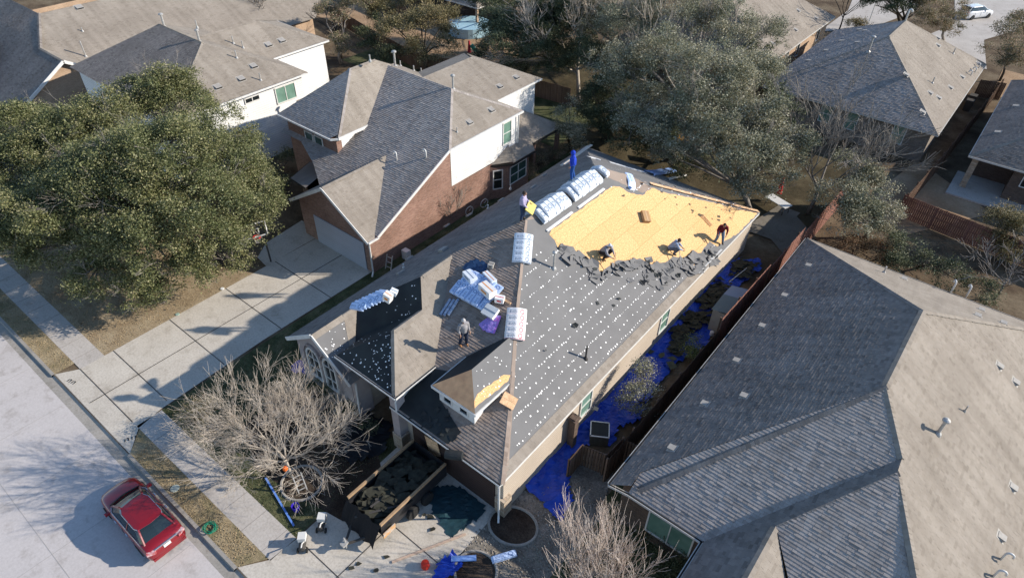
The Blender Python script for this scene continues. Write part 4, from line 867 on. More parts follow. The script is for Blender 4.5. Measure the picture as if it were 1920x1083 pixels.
def grow(mb, p, d, L, r, depth, spread=.6, up=.15, nch=3, twig=.007, seg=3, side=5, lean=None):
    p = Vector(p); d = Vector(d).normalized(); pts = [p.copy()]; q = p.copy(); dd = d.copy(); rs = [r]
    for i in range(seg):
        dd = (dd+Vector((random.gauss(0, .16), random.gauss(0, .16), random.gauss(0, .1)+up*.25))).normalized()
        q = q+dd*L/seg; pts.append(q.copy()); rs.append(max(twig*.6, r*(1-.5*(i+1)/seg)))
    mb.tube(pts, rs, side if r > .03 else (4 if r > .014 else 3), cap=False)
    if depth <= 0: return
    n = nch+(random.random() < .5)
    for k in range(n):
        t = random.uniform(.35, 1) if k else 1.0; idx = t*seg; i = min(seg-1, int(idx)); o_ = pts[i].lerp(pts[i+1], idx-i)
        ax = dd.orthogonal().normalized(); ax.rotate(Matrix.Rotation(random.uniform(0, 2*math.pi), 3, dd)); 
        nd = (dd*math.cos(spread)+ax*math.sin(spread)*random.uniform(.6, 1.25)).normalized()
        if up: nd = (nd+Vector((0, 0, up))).normalized()
        grow(mb, o_, nd, L*random.uniform(.55, .82), max(twig, rs[i]*random.uniform(.5, .72)), depth-1, spread, up, nch, twig, seg if depth > 2 else 2, side)
def tree(name, label, base, clumps, lm, bark='dark', r=.22, size=.13, dens=1.0, group=None, cat='tree', twigs=0, flat=.75, multi=1):
    base = Vector(base); t = thing(name, label, cat, base, group=group); mb = MB(); tw = MB()
    cs = [(Vector(G(px, py, z)) if not isinstance(px, Vector) else px, rr) for px, py, z, rr in clumps]
    cen = sum((c for c, _ in cs), Vector())/len(cs); top = Vector((base.x*.6+cen.x*.4, base.y*.6+cen.y*.4, max(.4, cen.z*.42)))
    if r > 0:
        for k in range(multi):
            off = Vector((random.gauss(0, .25), random.gauss(0, .25), 0)) if multi > 1 else Vector()
            mb.tube([base+off*.4-Vector((0, 0, .1)), base.lerp(top, .5)+off*.7+Vector((random.gauss(0, .12), random.gauss(0, .12), 0)), top+off], [r*1.25, r, r*.8], 8)
        mb.build('trunk', BK[bark], t, smooth=True); lb = MB()
        for c, rr in cs:
            mid = top.lerp(c, .55)+Vector((random.gauss(0, .3), random.gauss(0, .3), random.uniform(-.1, .5)))
            lb.tube([top-Vector((0, 0, .1)), mid, c], [r*.55, r*.35, r*.14], 5, cap=False)
            for j in range(3+twigs):
                dd = Vector((random.gauss(0, 1), random.gauss(0, 1), random.uniform(-.2, 1))).normalized()
                if j < 3: lb.tube([mid.lerp(c, .6), c.lerp(c+dd*rr*.8, .5)+Vector((0, 0, .1)), c+dd*rr*.9], [r*.2, r*.12, .02], 4, cap=False)
                else: grow(lb, c+dd*rr*.45, dd, rr*.5, .02, 2, .5, .1, 3, .009, 2, 3)
        lb.build('limbs', BK[bark], t)
        if tw.v: tw.build('bare_twigs', BK['grey'], t)
    leaves('crown', cs, LM[lm], t, size, dens, flat); return t
def bare(name, label, base, d, L, r, depth, bark='grey', stems=1, spread=.55, up=.12, nch=3, twig=.01, group=None, fan=.5, dirs=None):
    base = Vector(base); t = thing(name, label, 'tree', base, group=group); mb = MB(); b2 = MB(); d = Vector(d); kind_ = 0
    if stems == 1:
        tip = base+d.normalized()*L*.6; mb.tube([base-Vector((0, 0, .1)), base.lerp(tip, .5)+Vector((.04, -.03, 0)), tip], [r*1.2, r, r*.85], 8)
        mb.build('trunk', BK[bark], t, smooth=True)
        ds = dirs or [(math.cos(k*2*math.pi/5+.4)*fan, math.sin(k*2*math.pi/5+.4)*fan, .75+random.uniform(-.15, .2)) for k in range(5)]
        for q in ds: grow(b2, base.lerp(tip, random.uniform(.8, 1)), q, L*random.uniform(.75, 1), r*.62, depth, spread, up, nch, twig, 4)
    else:
        for k in range(stems):
            a = random.uniform(0, 2*math.pi); f = random.uniform(.1, fan)
            s_ = MB(); 
            grow(s_ if k < 4 else b2, base+Vector((math.cos(a)*.12, math.sin(a)*.12, -.05)), (math.cos(a)*f+d.x*.3, math.sin(a)*f+d.y*.3, 1), L*random.uniform(.7, 1), r*random.uniform(.6, 1), depth, spread, up, nch, twig, 4)
            if k < 4: s_.build('trunk', BK[bark], t)
    b2.build('branches', BK[bark], t); return t
# 1 the big oak on the left
tree('oak_tree', 'huge spreading evergreen oak filling the left side of the picture', G(262, 420), [
 (310, 185, 8, 2.3), (205, 230, 7.5, 2.7), (115, 275, 7, 2.7), (40, 310, 6.3, 2.3), (-20, 380, 5.5, 2.2), (320, 140, 9.4, 1.5), (60, 230, 6.5, 1.8), (-10, 300, 6, 2), (180, 520, 3, 1.5), (240, 560, 2, 1.1), (300, 540, 2.2, 1.2), (90, 470, 3.6, 1.6), (470, 430, 3.6, 1.4), (440, 490, 2.6, 1.0), (380, 510, 2.6, 1.1), (20, 440, 4, 1.7), (400, 265, 7, 2.3), (300, 290, 8.6, 2.8), (200, 330, 7.6, 2.8), (440, 330, 6, 2.3), (483, 385, 5, 1.6),
 (375, 380, 6.7, 2.6), (280, 400, 6.4, 2.6), (120, 390, 6, 2.6), (415, 450, 4.5, 1.7), (310, 480, 4.3, 1.9), (250, 535, 3, 1.0), (50, 420, 5, 2), (355, 490, 3.6, 1.3), (210, 460, 4.6, 1.9), (140, 450, 4.2, 1.4), (455, 270, 6, 1.4), (350, 210, 7.5, 1.8), (500, 350, 5, 1.0)],
 'oak', 'grey', .38, .135, 1.55, twigs=4)
GT = 'dense trees along the back gardens'
tree('live_oak', 'tall grey-green oak at the top beside the tan roof, largest crown behind the stripped house', G(1290, 270), [
 (1180, 50, 8, 2.6), (1280, 30, 9, 3), (1360, 50, 9, 2.7), (1395, 140, 8, 2.4), (1330, 140, 9, 3), (1240, 110, 8, 2.8), (1160, 130, 7, 2.4), (1110, 20, 7.5, 2.4), (1440, 60, 7, 2.0), (1430, 120, 6.5, 1.9), (1290, 205, 7, 2.4), (1385, 210, 6, 2), (1330, -10, 8, 2.6), (1210, 190, 5.5, 2), (1120, 60, 6.5, 2)], 'grey', 'grey', .3, .15, .8, GT, twigs=7)
tree('live_oak', 'grey-green oak leaning over the back right corner of the stripped house by the patio table', G(1408, 400), [
 (1195, 235, 5.6, 1.7), (1265, 255, 5.6, 2.0), (1340, 235, 6.8, 2.3), (1420, 215, 7.2, 2.1), (1468, 265, 6.2, 1.8), (1400, 285, 6, 2.2), (1335, 295, 5, 1.7), (1450, 325, 4.8, 1.7), (1410, 350, 3.8, 1.3), (1250, 290, 3.5, 1.2), (1170, 210, 5, 1.4), (1480, 300, 5, 1.2)], 'grey', 'grey', .2, .15, .95, GT, twigs=7)
tree('cedar_tree', 'dark green tree mass behind the blue pool at the top centre', G(985, 130), [
 (930, 95, 5, 1.8), (960, 50, 6, 2.4), (1020, 30, 6.5, 2.4), (1080, 5, 6.5, 2.3), (900, 110, 3, 1.2), (1000, 95, 5, 1.9), (1040, 120, 3.5, 1.6), (960, 125, 3, 1.4), (1010, 60, 6, 2.2), (1050, 30, 7, 2.4), (930, 60, 5.5, 2)], 'dark', 'dark', .22, .17, .9, GT, twigs=1)
tree('cedar_tree', 'dark understorey tree between the bare white-limbed tree and the tall grey-green oak', G(1150, 240), [
 (1110, 110, 5, 2), (1150, 170, 4.5, 1.9), (1190, 200, 4, 1.7), (1120, 190, 3.2, 1.6), (1230, 225, 3.6, 1.5), (1170, 270, 2.4, 1.3), (1120, 245, 2, 1.1), (1280, 330, 1.8, 1.2), (1220, 285, 1.6, 1.1)], 'dark', 'dark', .18, .16, .9, GT, twigs=2)
tree('juniper_tree', 'brownish green tree at the top behind the brick house, left of the pool', G(800, 140), [
 (745, 60, 5, 2), (800, 40, 5.5, 2.2), (835, 85, 4, 1.6), (790, 95, 3.6, 1.6), (720, 20, 5, 1.7), (840, 30, 5, 1.6), (780, 0, 6, 1.8)], 'olive', 'dark', .2, .16, .9, GT, twigs=2)
tree('juniper_tree', 'small weeping grey-green tree on the grass at the top, beside the white-sided house', G(640, 120), [
 (640, 40, 5, 1.2), (635, 75, 3.6, 1.3), (645, 100, 2, 1.1), (612, 20, 5.5, 1.3), (670, 5, 6, 1.8)], 'mix', 'grey', .16, .15, .9, GT, twigs=1)
tree('juniper_tree', 'dense silvery evergreen right of the bare tree, below the two green-tinted windows', G(1625, 445), [
 (1600, 325, 4.4, 1.6), (1570, 365, 3.9, 1.6), (1635, 360, 4, 1.6), (1610, 405, 3, 1.6), (1665, 400, 3, 1.2), (1570, 415, 2.3, 1.2), (1640, 425, 1.8, 1.0), (1590, 300, 4.6, 1.0)], 'grey', 'grey', .16, .14, 1.1, GT, twigs=3)
tree('street_tree', 'round dark-leaved tree with a bare trunk at the top right edge of the picture', G(1874, 152), [
 (1885, 60, 5, 1.5), (1870, 95, 4, 1.5), (1915, 95, 4.3, 1.7), (1905, 40, 5.3, 1.4), (1935, 60, 4.8, 1.5), (1895, 118, 3.4, 1.1)], 'mix', 'dark', .12, .15, .95)
tree('street_tree', 'dark tree with forked trunks above the hip-roofed house at the top right', G(1690, 42), [
 (1650, -5, 5, 2), (1700, -10, 5.5, 2.2), (1690, 15, 4.6, 1.7), (1640, 10, 4.5, 1.3)], 'dark', 'dark', .2, .17, .9, twigs=1)
tree('street_tree', 'pinkish brown and green tree left of the parked white car', G(1770, 75), [
 (1740, 10, 5, 1.9), (1765, 35, 4, 1.7), (1785, 55, 3, 1.2), (1725, 35, 4.2, 1.5), (1790, 15, 4.4, 1.3), (1800, 30, 3, .9)], 'mix', 'grey', .16, .15, .9, twigs=1)
for k_, (lb_, bx, cl_) in enumerate((('dark evergreen filling the gap between the pool and the tall grey-green oak', (1075, 120), [(1060, 60, 5, 2.2), (1090, 100, 4, 2.0), (1050, 100, 3.2, 1.6), (1110, 30, 6, 2.4)]),
  ('dark low evergreen in the shade behind the grey spiky shrub', (1130, 260), [(1140, 215, 3.2, 1.8), (1165, 245, 2.4, 1.5), (1110, 215, 2.4, 1.4)]),
  ('dark low evergreen under the large oak behind the rear roof edge', (1250, 300), [(1240, 255, 2.6, 1.7), (1290, 290, 2.2, 1.5), (1330, 320, 2, 1.3), (1200, 250, 2.6, 1.4)]),
  ('evergreen behind the dark porch corner at the top', (960, 20), [(930, 20, 5, 2.2), (980, -10, 6, 2.6), (900, 0, 5, 1.8), (1130, -10, 7, 2.6)]),
  ('dark evergreen along the left edge of the tan roof at the top right', (1440, 210), [(1440, 130, 4, 1.5), (1450, 180, 4, 1.7), (1480, 215, 3.6, 1.4), (1420, 100, 5, 1.6)]),
  ('dark tree left of the brownish green one at the top, over the long back fence', (720, 110), [(700, 60, 3.4, 1.6), (690, 90, 2.4, 1.3), (735, 105, 2.6, 1.4)]))):
    tree('dark_evergreen', lb_, G(*bx), cl_, 'dark', 'dark', .15, .17, .9, GT, twigs=1)
GS = 'garden shrubs'
def shrub(name, label, px, py, cl, lm, size=.1, dens=1.6, r=.05): return tree(name, label, G(px, py), cl, lm, 'dark', r, size, dens, GS, 'shrub', flat=.85, twigs=1)
shrub('round_shrub', 'left one of two round brown shrubs behind the big bottom right roof', 1600, 475, [(1600, 462, .9, .95)], 'rust', .1, 2.2)
shrub('round_shrub', 'right one of two round brown shrubs behind the big bottom right roof', 1642, 485, [(1642, 473, .9, 1.05)], 'rust', .1, 2.2)
shrub('yellow_green_shrub', 'tall yellow-green bush at the right edge in front of the dark red fence', 1890, 470, [(1885, 420, 2.6, 1.4), (1860, 450, 1.6, 1.2), (1915, 440, 2.2, 1.5), (1895, 470, 1, 1.0)], 'olive', .13, 1.3, .1)
shrub('leafy_shrub', 'tall silvery shrub growing between the stripped house and the fence by the blue tarp', 1205, 765, [(1205, 695, 2.4, .55), (1222, 722, 1.9, .6), (1190, 735, 1.8, .55), (1175, 755, 1.2, .45), (1235, 745, 1.2, .45), (1205, 765, .8, .5)], 'grey', .09, 2.4, .06)
shrub('leafy_shrub', 'small dark green shrub in the tarp-covered side yard beside the garden shed', 1300, 655, [(1300, 645, .8, .6), (1292, 665, .6, .45)], 'lime', .08, 2)
shrub('holly_shrub', 'round olive-brown bush on the corner lawn beside the driveway, under bare branches', 372, 790, [(368, 775, 1.1, .7), (380, 795, .7, .65), (388, 765, 1.0, .5)], 'mix', .07, 2.6)
shrub('hedge', 'straggly brown hedge beside the bay window of the two-storey brick house', 1010, 310, [(990, 315, .8, .7), (1012, 303, .8, .65), (1035, 293, .8, .7), (1000, 330, .5, .5), (1055, 282, .7, .6)], 'mix', .08, 1.6)
shrub('grey_shrub', 'tall spiky grey shrub behind the low rear roof of the two-storey brick house', 1068, 285, [(1060, 215, 3.8, 1.0), (1072, 250, 2.6, 1.1), (1045, 245, 2.6, .9), (1080, 275, 1.6, 1.0), (1065, 190, 4.6, .7)], 'grey', .12, 1.3, .1)
shrub('dark_shrub', 'dark bushy shrub behind the round brown pair, in shade', 1720, 500, [(1700, 470, 1.6, 1.4), (1740, 500, 1.5, 1.3), (1690, 500, 1, 1.2), (1780, 520, 1.2, 1.2), (1830, 545, 1, 1.2), (1660, 440, 1, 1)], 'dark', .13, .9, .08)
shrub('dark_shrub', 'low dark foliage in the shaded side yard between the two left houses', 520, 330, [(500, 320, 1, 1.1), (540, 300, 1, 1), (520, 345, .6, 1)], 'dark', .12, 1.2)
shrub('foundation_shrub', 'dry grassy clump against the brick wall near the garage downspout', 735, 462, [(735, 455, .5, .5), (752, 448, .5, .45)], 'rust', .07, 1.4)
shrub('dark_shrub', 'dark planting in the bed under the arched windows', 640, 760, [(620, 740, .5, .6), (650, 770, .4, .6), (600, 715, .4, .5), (690, 800, .3, .5)], 'dark', .09, 1.5)
shrub('grass_clump', 'dark leafy clump at the bottom behind the pale bare tree, beside the brick window', 1240, 1040, [(1230, 1010, .6, .7), (1262, 1045, .6, .8), (1200, 1060, .4, .7), (1290, 1075, .5, .6)], 'dark', .1, 1.4)
shrub('evergreen_shrub', 'clipped green bush by the pavement at the top, left of the flagpole', 1612, 52, [(1600, 45, .9, .9), (1620, 48, .9, .9), (1585, 65, .6, .7)], 'olive', .14, 1.4)
# bare trees
random.seed(5)
bare('bare_tree', 'large leafless pale-limbed tree on the front lawn between the driveway and the trailer', G(548, 893), (-.05, 0, 1), 2.35, .07, 4, 'pale', spread=.52, up=.08, nch=4, twig=.0065, fan=.95,
     dirs=[(-.9, -.1, .75), (-.5, .7, .9), (.3, .9, .8), (.9, .25, .8), (.5, -.8, .7), (-.4, -.9, .7), (-1, .5, .5), (-.1, .1, 1), (-.7, -.5, .9), (.6, .6, 1.1), (-.2, -.6, 1.1), (-.6, .2, 1.1)])
random.seed(9)
bare('crepe_myrtle', 'leafless many-stemmed pale pink tree at the bottom edge of the picture', G(1105, 1120), (0, 0, 1), 2.4, .04, 3, 'pink', stems=44, spread=.33, up=.3, nch=3, twig=.009, fan=.95)
bare('bare_tree', 'leafless silver tree in front of the green-tinted back windows at the upper right', G(1515, 400), (.05, 0, 1), 4.2, .15, 4, 'grey', spread=.5, up=.18, nch=3, twig=.02, fan=.7)
bare('bare_tree', 'leafless white-limbed tree reaching over the low rear roof of the two-storey brick house', G(1085, 185), (-.15, 0, 1), 5.2, .19, 4, 'pale', spread=.5, up=.1, nch=4, twig=.024, fan=.9, dirs=[(-1, -.3, .35), (-.8, .5, .6), (-.9, -.6, .5), (.2, .3, 1), (.7, .2, .8), (-.2, .8, .9)])
bare('bare_tree', 'small leafless whitish tree beside the two hooked roof vents at the right', G(1865, 560), (0, 0, 1), 2.2, .07, 3, 'grey', spread=.6, up=.1, nch=3, twig=.018, fan=1.0)
bare('bare_tree', 'thin leafless tree beyond the tan roof at the top, right of its tree shadow', G(1572, 60), (0, 0, 1), 3.4, .09, 3, 'dark', spread=.45, up=.2, nch=3, twig=.02, fan=.6)
bare('bare_tree', 'leafless tree in the shade behind the white-sided house at the top left', G(520, 62), (-.1, 0, 1), 4.0, .14, 4, 'dark', spread=.5, up=.15, nch=3, twig=.02, fan=.8)
bare('bare_tree', 'tall grey branches rising through the crown of the dense top trees', G(1200, 200), (0, 0, 1), 6.2, .18, 4, 'pale', spread=.45, up=.25, nch=3, twig=.022, fan=.8)
bare('bare_shrub', 'thin leafless shrub against the red brick side wall', G(845, 415), (0, 0, 1), 1.7, .03, 3, 'grey', stems=12, spread=.35, up=.25, nch=3, twig=.01, fan=.6)
bare('bare_tree', 'tree just off the top edge whose shadow falls on the tan roof', Vector((-14.5, 95, 0)), (0, 0, 1), 4.4, .2, 4, 'dark', spread=.5, up=.15, nch=3, twig=.03, fan=.9)
# forked tree trunk at the top
mb = MB(); bt = thing('leaning_tree', 'dark forked leaning trunk with sparse leaves beyond the white rear siding at the top', 'tree', G(640, 105))
p0 = G(640, 108); mb.tube([p0, p0+Vector((-.6, 0, 1.6)), p0+Vector((-1.1, .4, 3.4)), p0+Vector((-1, 1.2, 4.8))], [.24, .2, .16, .1], 8); mb.build('trunk', BK['dark'], bt, smooth=True)
mb = MB(); q = p0+Vector((-.8, .2, 2.4))
for dv in ((-1, -.5, .8), (.9, .4, .9), (-.4, 1, .8), (.5, -.8, .9)): grow(mb, q, dv, 1.9, .1, 2, .5, .1, 3, .02)
mb.build('limbs', BK['dark'], bt)
leaves('crown', [(p0+Vector((-1.8, .6, 4.6)), 1.1), (p0+Vector((.6, .8, 4.8)), 1.1), (p0+Vector((-.6, -.4, 5.2)), 1.0)], LM['grey'], bt, .14, 1.0)
# dry grass tufts and leaf litter so that the lawns are not flat
def tufts(name, polys, n, m, h=.05, w=.03):
    Pp = []
    for poly, share in polys:
        xs = [p[0] for p in poly]; ys = [p[1] for p in poly]; k = 0; N_ = int(n*share)
        while k < N_:
            x, y = random.uniform(min(xs), max(xs)), random.uniform(min(ys), max(ys))
            if inside((x, y), poly): Pp.append((x, y, 0)); k += 1
    Pp = np.array(Pp); n = len(Pp); a = rng.uniform(0, 2*np.pi, n); u = np.stack([np.cos(a), np.sin(a), np.zeros(n)], 1); hh = rng.uniform(.4, 1, n)[:, None]*h; ww = rng.uniform(.5, 1, n)[:, None]*w
    ln = np.stack([rng.normal(0, .6, n), rng.normal(0, .6, n), np.ones(n)], 1)*hh
    V = np.stack([Pp-u*ww, Pp+u*ww, Pp+u*ww*.3+ln, Pp-u*ww*.3+ln], 1).reshape(-1, 3)
    me = bpy.data.meshes.new(name); me.vertices.add(4*n); me.vertices.foreach_set('co', V.ravel().astype(np.float32)); me.loops.add(4*n); me.loops.foreach_set('vertex_index', np.arange(4*n, dtype=np.int32))
    me.polygons.add(n); me.polygons.foreach_set('loop_start', np.arange(0, 4*n, 4, dtype=np.int32)); me.update(calc_edges=True); me.materials.append(m)
    o = bpy.data.objects.new(name, me); COL.objects.link(o); return kind(o, 'stuff')
tag(tufts('dry_grass', [(rect(-27, -17.8, 3.95, 4.98), .07), (rect(-60, -35.6, 3.95, 4.98), .1), (rect(-60, -35, 6.4, 14.4), .62)], 30000, leafmat('dry_blades', [(.26, .2, .12), (.3, .235, .145), (.4, .32, .2)], tr=0)), 'dry tan grass on the lawn strips beside the street', 'grass')
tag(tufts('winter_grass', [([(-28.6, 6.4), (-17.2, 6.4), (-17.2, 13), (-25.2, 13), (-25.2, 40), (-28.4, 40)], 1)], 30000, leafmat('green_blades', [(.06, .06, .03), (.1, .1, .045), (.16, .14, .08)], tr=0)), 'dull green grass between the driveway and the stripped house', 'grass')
# ------------------------------------------------------------------ helpers for loose objects
ROOFA = [(A_F, [(-16.7, 12.85), (-10.4, 12.85), (-17.7, 23.65), (-20.15, 20.2), (-16.7, 15.2)]), (A_L, [(-25, 12.5), (-22.45, 12.5), (-22.45, 15.45), (-20, 17.9), (-20, 20.3), (-17.7, 23.65), (-17.7, 30.6), (-25, 40.9)]),
 (A_S, [(-16.7, 12.7), (-16.7, 15.35), (-20, 20.35), (-20, 17.9), (-18.8, 16.72), (-18.8, 14.8)]), (A_R, [(-10.4, 12.85), (-17.7, 23.65), (-17.7, 30.6), (-10.4, 40.9)]), (A_G, [(-25, 12.9), (-20.6, 12.9), (-16.9, 14.4), (-20, 17.9)]),
 (A_EF, [(-20.9, 12.7), (-16.7, 12.7), (-18.8, 14.8)]), (A_EL, [(-20.9, 12.7), (-18.8, 14.8), (-18.8, 16.72), (-20.9, 14.7)]), (A_B, [(-10.4, 40.9), (-25, 40.9), (-17.7, 30.6)]), (A_DF, [(-15.55, 14.0), (-12.87, 14.0), (-14.2, 15.3)])]
def hitA(px, py):
    best = None
    for pl, poly in ROOFA:
        p = PL(px, py, pl)
        if inside((p.x, p.y), poly) and (best is None or (p-CAM).length < (best[0]-CAM).length): best = (p, pl)
    if best is None: best = (PL(px, py, A_F), A_F)
    return best
def nrm(pl): return Vector((-pl[0], -pl[1], 1)).normalized()
def zA(x, y):
    zs = [pz(pl, x, y) for pl, poly in ROOFA if inside((x, y), poly)]
    return max(zs) if zs else min(pz(A_L, x, y), pz(A_R, x, y), pz(A_F, x, y))
def frame_rot(xa, n):
    n = Vector(n).normalized(); xa = Vector(xa); xa = (xa-n*xa.dot(n)).normalized(); ya = n.cross(xa)
    return Matrix((xa, ya, n)).transposed().to_euler()
# ------------------------------------------------------------------ shingle bundles
def wrapmat(name, base, ink, ink2=None, seed=0):
    m = bpy.data.materials.new(name); m.use_nodes = True; t = m.node_tree; b = t.nodes['Principled BSDF']; tc = t.nodes.new('ShaderNodeTexCoord')
    uv = tc.outputs['UV']; sp = t.nodes.new('ShaderNodeSeparateXYZ'); t.links.new(uv, sp.inputs[0])
    def mth(op, a, b_=0):
        n = t.nodes.new('ShaderNodeMath'); n.operation = op
        for i, v in enumerate((a, b_)):
            if isinstance(v, (int, float)): n.inputs[i].default_value = v
            else: t.links.new(v, n.inputs[i])
        return n.outputs[0]
    def band(v, a, b_): return mth('MULTIPLY', mth('GREATER_THAN', v, a), mth('LESS_THAN', v, b_))
    letters = t.nodes.new('ShaderNodeTexVoronoi'); letters.inputs['Scale'].default_value = 26; t.links.new(uv, letters.inputs['Vector'])
    lt = mth('LESS_THAN', letters.outputs['Distance'], .42)
    txt = mth('MULTIPLY', mth('MULTIPLY', band(sp.outputs[1], .3, .62), band(sp.outputs[0], .12, .5)), lt)
    du = mth('SUBTRACT', sp.outputs[0], .76); dv = mth('SUBTRACT', sp.outputs[1], .5); d2 = mth('ADD', mth('MULTIPLY', du, mth('MULTIPLY', du, 9)), mth('MULTIPLY', dv, dv))
    oval = band(mth('SQRT', d2), .2, .34)
    c = mix(t, txt, base, ink); c = mix(t, mth('MULTIPLY', oval, .8), c, ink2 or ink)
    c = mix(t, mth('MULTIPLY', band(sp.outputs[1], .04, .16), .55), c, ink2 or ink)
    t.links.new(c, b.inputs['Base Color']); b.inputs['Roughness'].default_value = .38; b.inputs['Specular IOR Level'].default_value = .5
    n = noise(t, tc.outputs['Object'], 9, 4); bp = t.nodes.new('ShaderNodeBump'); bp.inputs['Strength'].default_value = .6; bp.inputs['Distance'].default_value = .03
    t.links.new(n, bp.inputs['Height']); t.links.new(bp.outputs[0], b.inputs['Normal'])
    return m
WR = {'blue': wrapmat('blue_shade_wrap', (.5, .63, .88), (.03, .06, .15), (.1, .18, .38)), 'white': wrapmat('white_wrap', (.6, .66, .74), (.05, .07, .11), (.14, .19, .26)),  # white wrappers with the blue of their shade put into the base colours
      'red': wrapmat('white_red_wrap', (.74, .72, .72), (.05, .07, .13), (.6, .08, .1)), 'purple': wrapmat('purple_wrap', (.38, .25, .66), (.1, .05, .25), (.75, .1, .5))}
def bundle_mesh(name, m, L=1.0, W=.38, T=.15, bend=0.0, bend2=None):
    nx, ny = 14, 6; mb = MB(); top = []; bot = []
    b2 = bend if bend2 is None else bend2
    rr = random.Random(hash(name) % 999+int(bend*100))
    for i in range(nx+1):
        x = (i/nx-.5)*L; rt = []; rb = []
        for j in range(ny+1):
            y = (j/ny-.5)*W; ex = max(0, abs(x)/(L/2)-.86)/.14; ey = max(0, abs(y)/(W/2)-.72)/.28
            th = T*(1-.4*ex**2)*(1-.28*ey**2)+rr.uniform(-.006, .006); k = bend if x < 0 else b2
            dz = -k*(math.sqrt(x*x+.004)-.063); wy = 1-.08*ex
            rt.append((x, y*wy, th+dz)); rb.append((x, y*wy, .004+dz))
        top.append(rt); bot.append(rb)
    for i in range(nx):
        for j in range(ny):
            u0, u1, v0, v1 = i/nx, (i+1)/nx, j/ny, (j+1)/ny
            mb.face([top[i][j], top[i+1][j], top[i+1][j+1], top[i][j+1]], [(u0, v0), (u1, v0), (u1, v1), (u0, v1)])
    for i in range(nx):
        for j, s_ in ((0, 1), (ny, -1)):
            q = [bot[i][j], bot[i+1][j], top[i+1][j], top[i][j]]; mb.face(q if s_ > 0 else q[::-1], [(i/nx, 0), ((i+1)/nx, 0), ((i+1)/nx, .1), (i/nx, .1)])
    for j in range(ny):
        for i, s_ in ((0, -1), (nx, 1)):
            q = [bot[i][j], bot[i][j+1], top[i][j+1], top[i][j]]; mb.face(q if s_ > 0 else q[::-1], [(0, .02)]*4)
    return mb
PROTO = {}
def bundle(wrap, bend, loc, rot, label, group, bend2=None, name='shingle_bundle', L=1.0, W=.38, T=.15):
    key = (wrap, round(bend, 2), round(bend2 or bend, 2), L, W, T)
    if key not in PROTO:
        o = bundle_mesh(name, None, L, W, T, bend, bend2).build(name, WR[wrap], None, smooth=True); PROTO[key] = o
    else: o = PROTO[key].copy(); COL.objects.link(o)
    o.location = loc; o.rotation_euler = rot; tag(o, label, 'shingle bundle', group); return o
# two stacks draped over the front hip
hp0 = Vector((-10.4, 12.85, ZE)); hp1 = Vector((-17.7, 23.65, 8.13)); hd = (hp1-hp0).normalized()
def on_hip(py):   # point of the hip line seen at image row py
    lo, hi = 0.0, 1.0
    for _ in range(40):
        m_ = (lo+hi)/2; p = hp0.lerp(hp1, m_); q = _M.transposed() @ (p-CAM); yy = 541.5-FPX*q.y/-q.z
        if yy > py: lo = m_
        else: hi = m_
    return hp0.lerp(hp1, lo)
hn = (nrm(A_F)+nrm(A_R)).normalized()
ordn = ['topmost', 'second from the top', 'middle', 'fourth from the top', 'lowest']
for k, py in enumerate((441, 453, 463, 473, 483)):
    p = on_hip(py+4); bundle('white', .34, p+hn*(.05+.02*(k % 2)), (frame_rot(Vector((hd.y, -hd.x, 0)), (hn-hd*.25).normalized())), f'{ordn[k]} white bundle of the fan draped over the hip near the ridge', 'white bundles draped over the upper hip')
for k, py in enumerate((581, 593, 604, 615, 626)):
    p = on_hip(py+4); bundle('red', .34, p+hn*(.05+.02*(k % 2)), (frame_rot(Vector((hd.y, -hd.x, 0)), (hn-hd*.25).normalized())), f'{ordn[k]} red-printed bundle of the fan draped halfway down the hip', 'red and white bundles draped over the hip')
# big saddled stacks along the ridge
NTH = ['nearest', 'second', 'third', 'fourth', 'fifth', 'sixth', 'seventh', 'farthest']; LAY = ['bottom', 'second', 'third', 'top']
def ridge_stack(y0, y1, tag_, rows):
    n = int((y1-y0)/.36); k = 0
    for i in range(n):
        for l in range(rows if 0 < i < n-1 else max(1, rows-1)):
            y = y0+.18+i*.36+random.uniform(-.015, .015); k += 1
            bundle('white', .62, (-17.62+random.uniform(-.03, .03), y, 8.12+l*.125+.03), (random.uniform(-.03, .03), 0, random.uniform(-.03, .03)),
                   f'white bundle {NTH[i]} along the {tag_}, {LAY[l]} layer', f'bundles of the {tag_}', L=1.35, T=.13)
ridge_stack(24.4, 27.0, 'ridge stack beside the lavender shirt', 3); ridge_stack(27.3, 30.2, 'ridge stack under the blue-hooded person', 3)
for l in range(2): bundle('white', .5, (-17.6, 30.75, 8.1+l*.12), (.15, 0, .1), ('lower', 'upper')[l]+' single white bundle at the far end of the ridge behind the man in blue', 'bundles at the far ridge end', L=1.2, T=.12)
for y0, y1, nm in ((24.3, 26.7, 'front'), (27.3, 30.0, 'rear')):
    mb = MB(); xx_ = -16.72; mb.bar((xx_, y0, pz(A_R, xx_, 0)+.05), (xx_, y1, pz(A_R, xx_, 0)+.05), .14, .07); tag(mb.build('white_batten', mat('white_board', (.85, .84, .82), .5)), f'white board laid along the foot of the {nm} ridge stack', 'board')
p, pl = hitA(1183, 342); bundle('blue', .25, p+nrm(pl)*.03, frame_rot((1, -.9, -.4), nrm(pl)), 'lone limp blue-white bundle lying on the rear hip', 'single bundles', L=1.5, W=.55, T=.09)
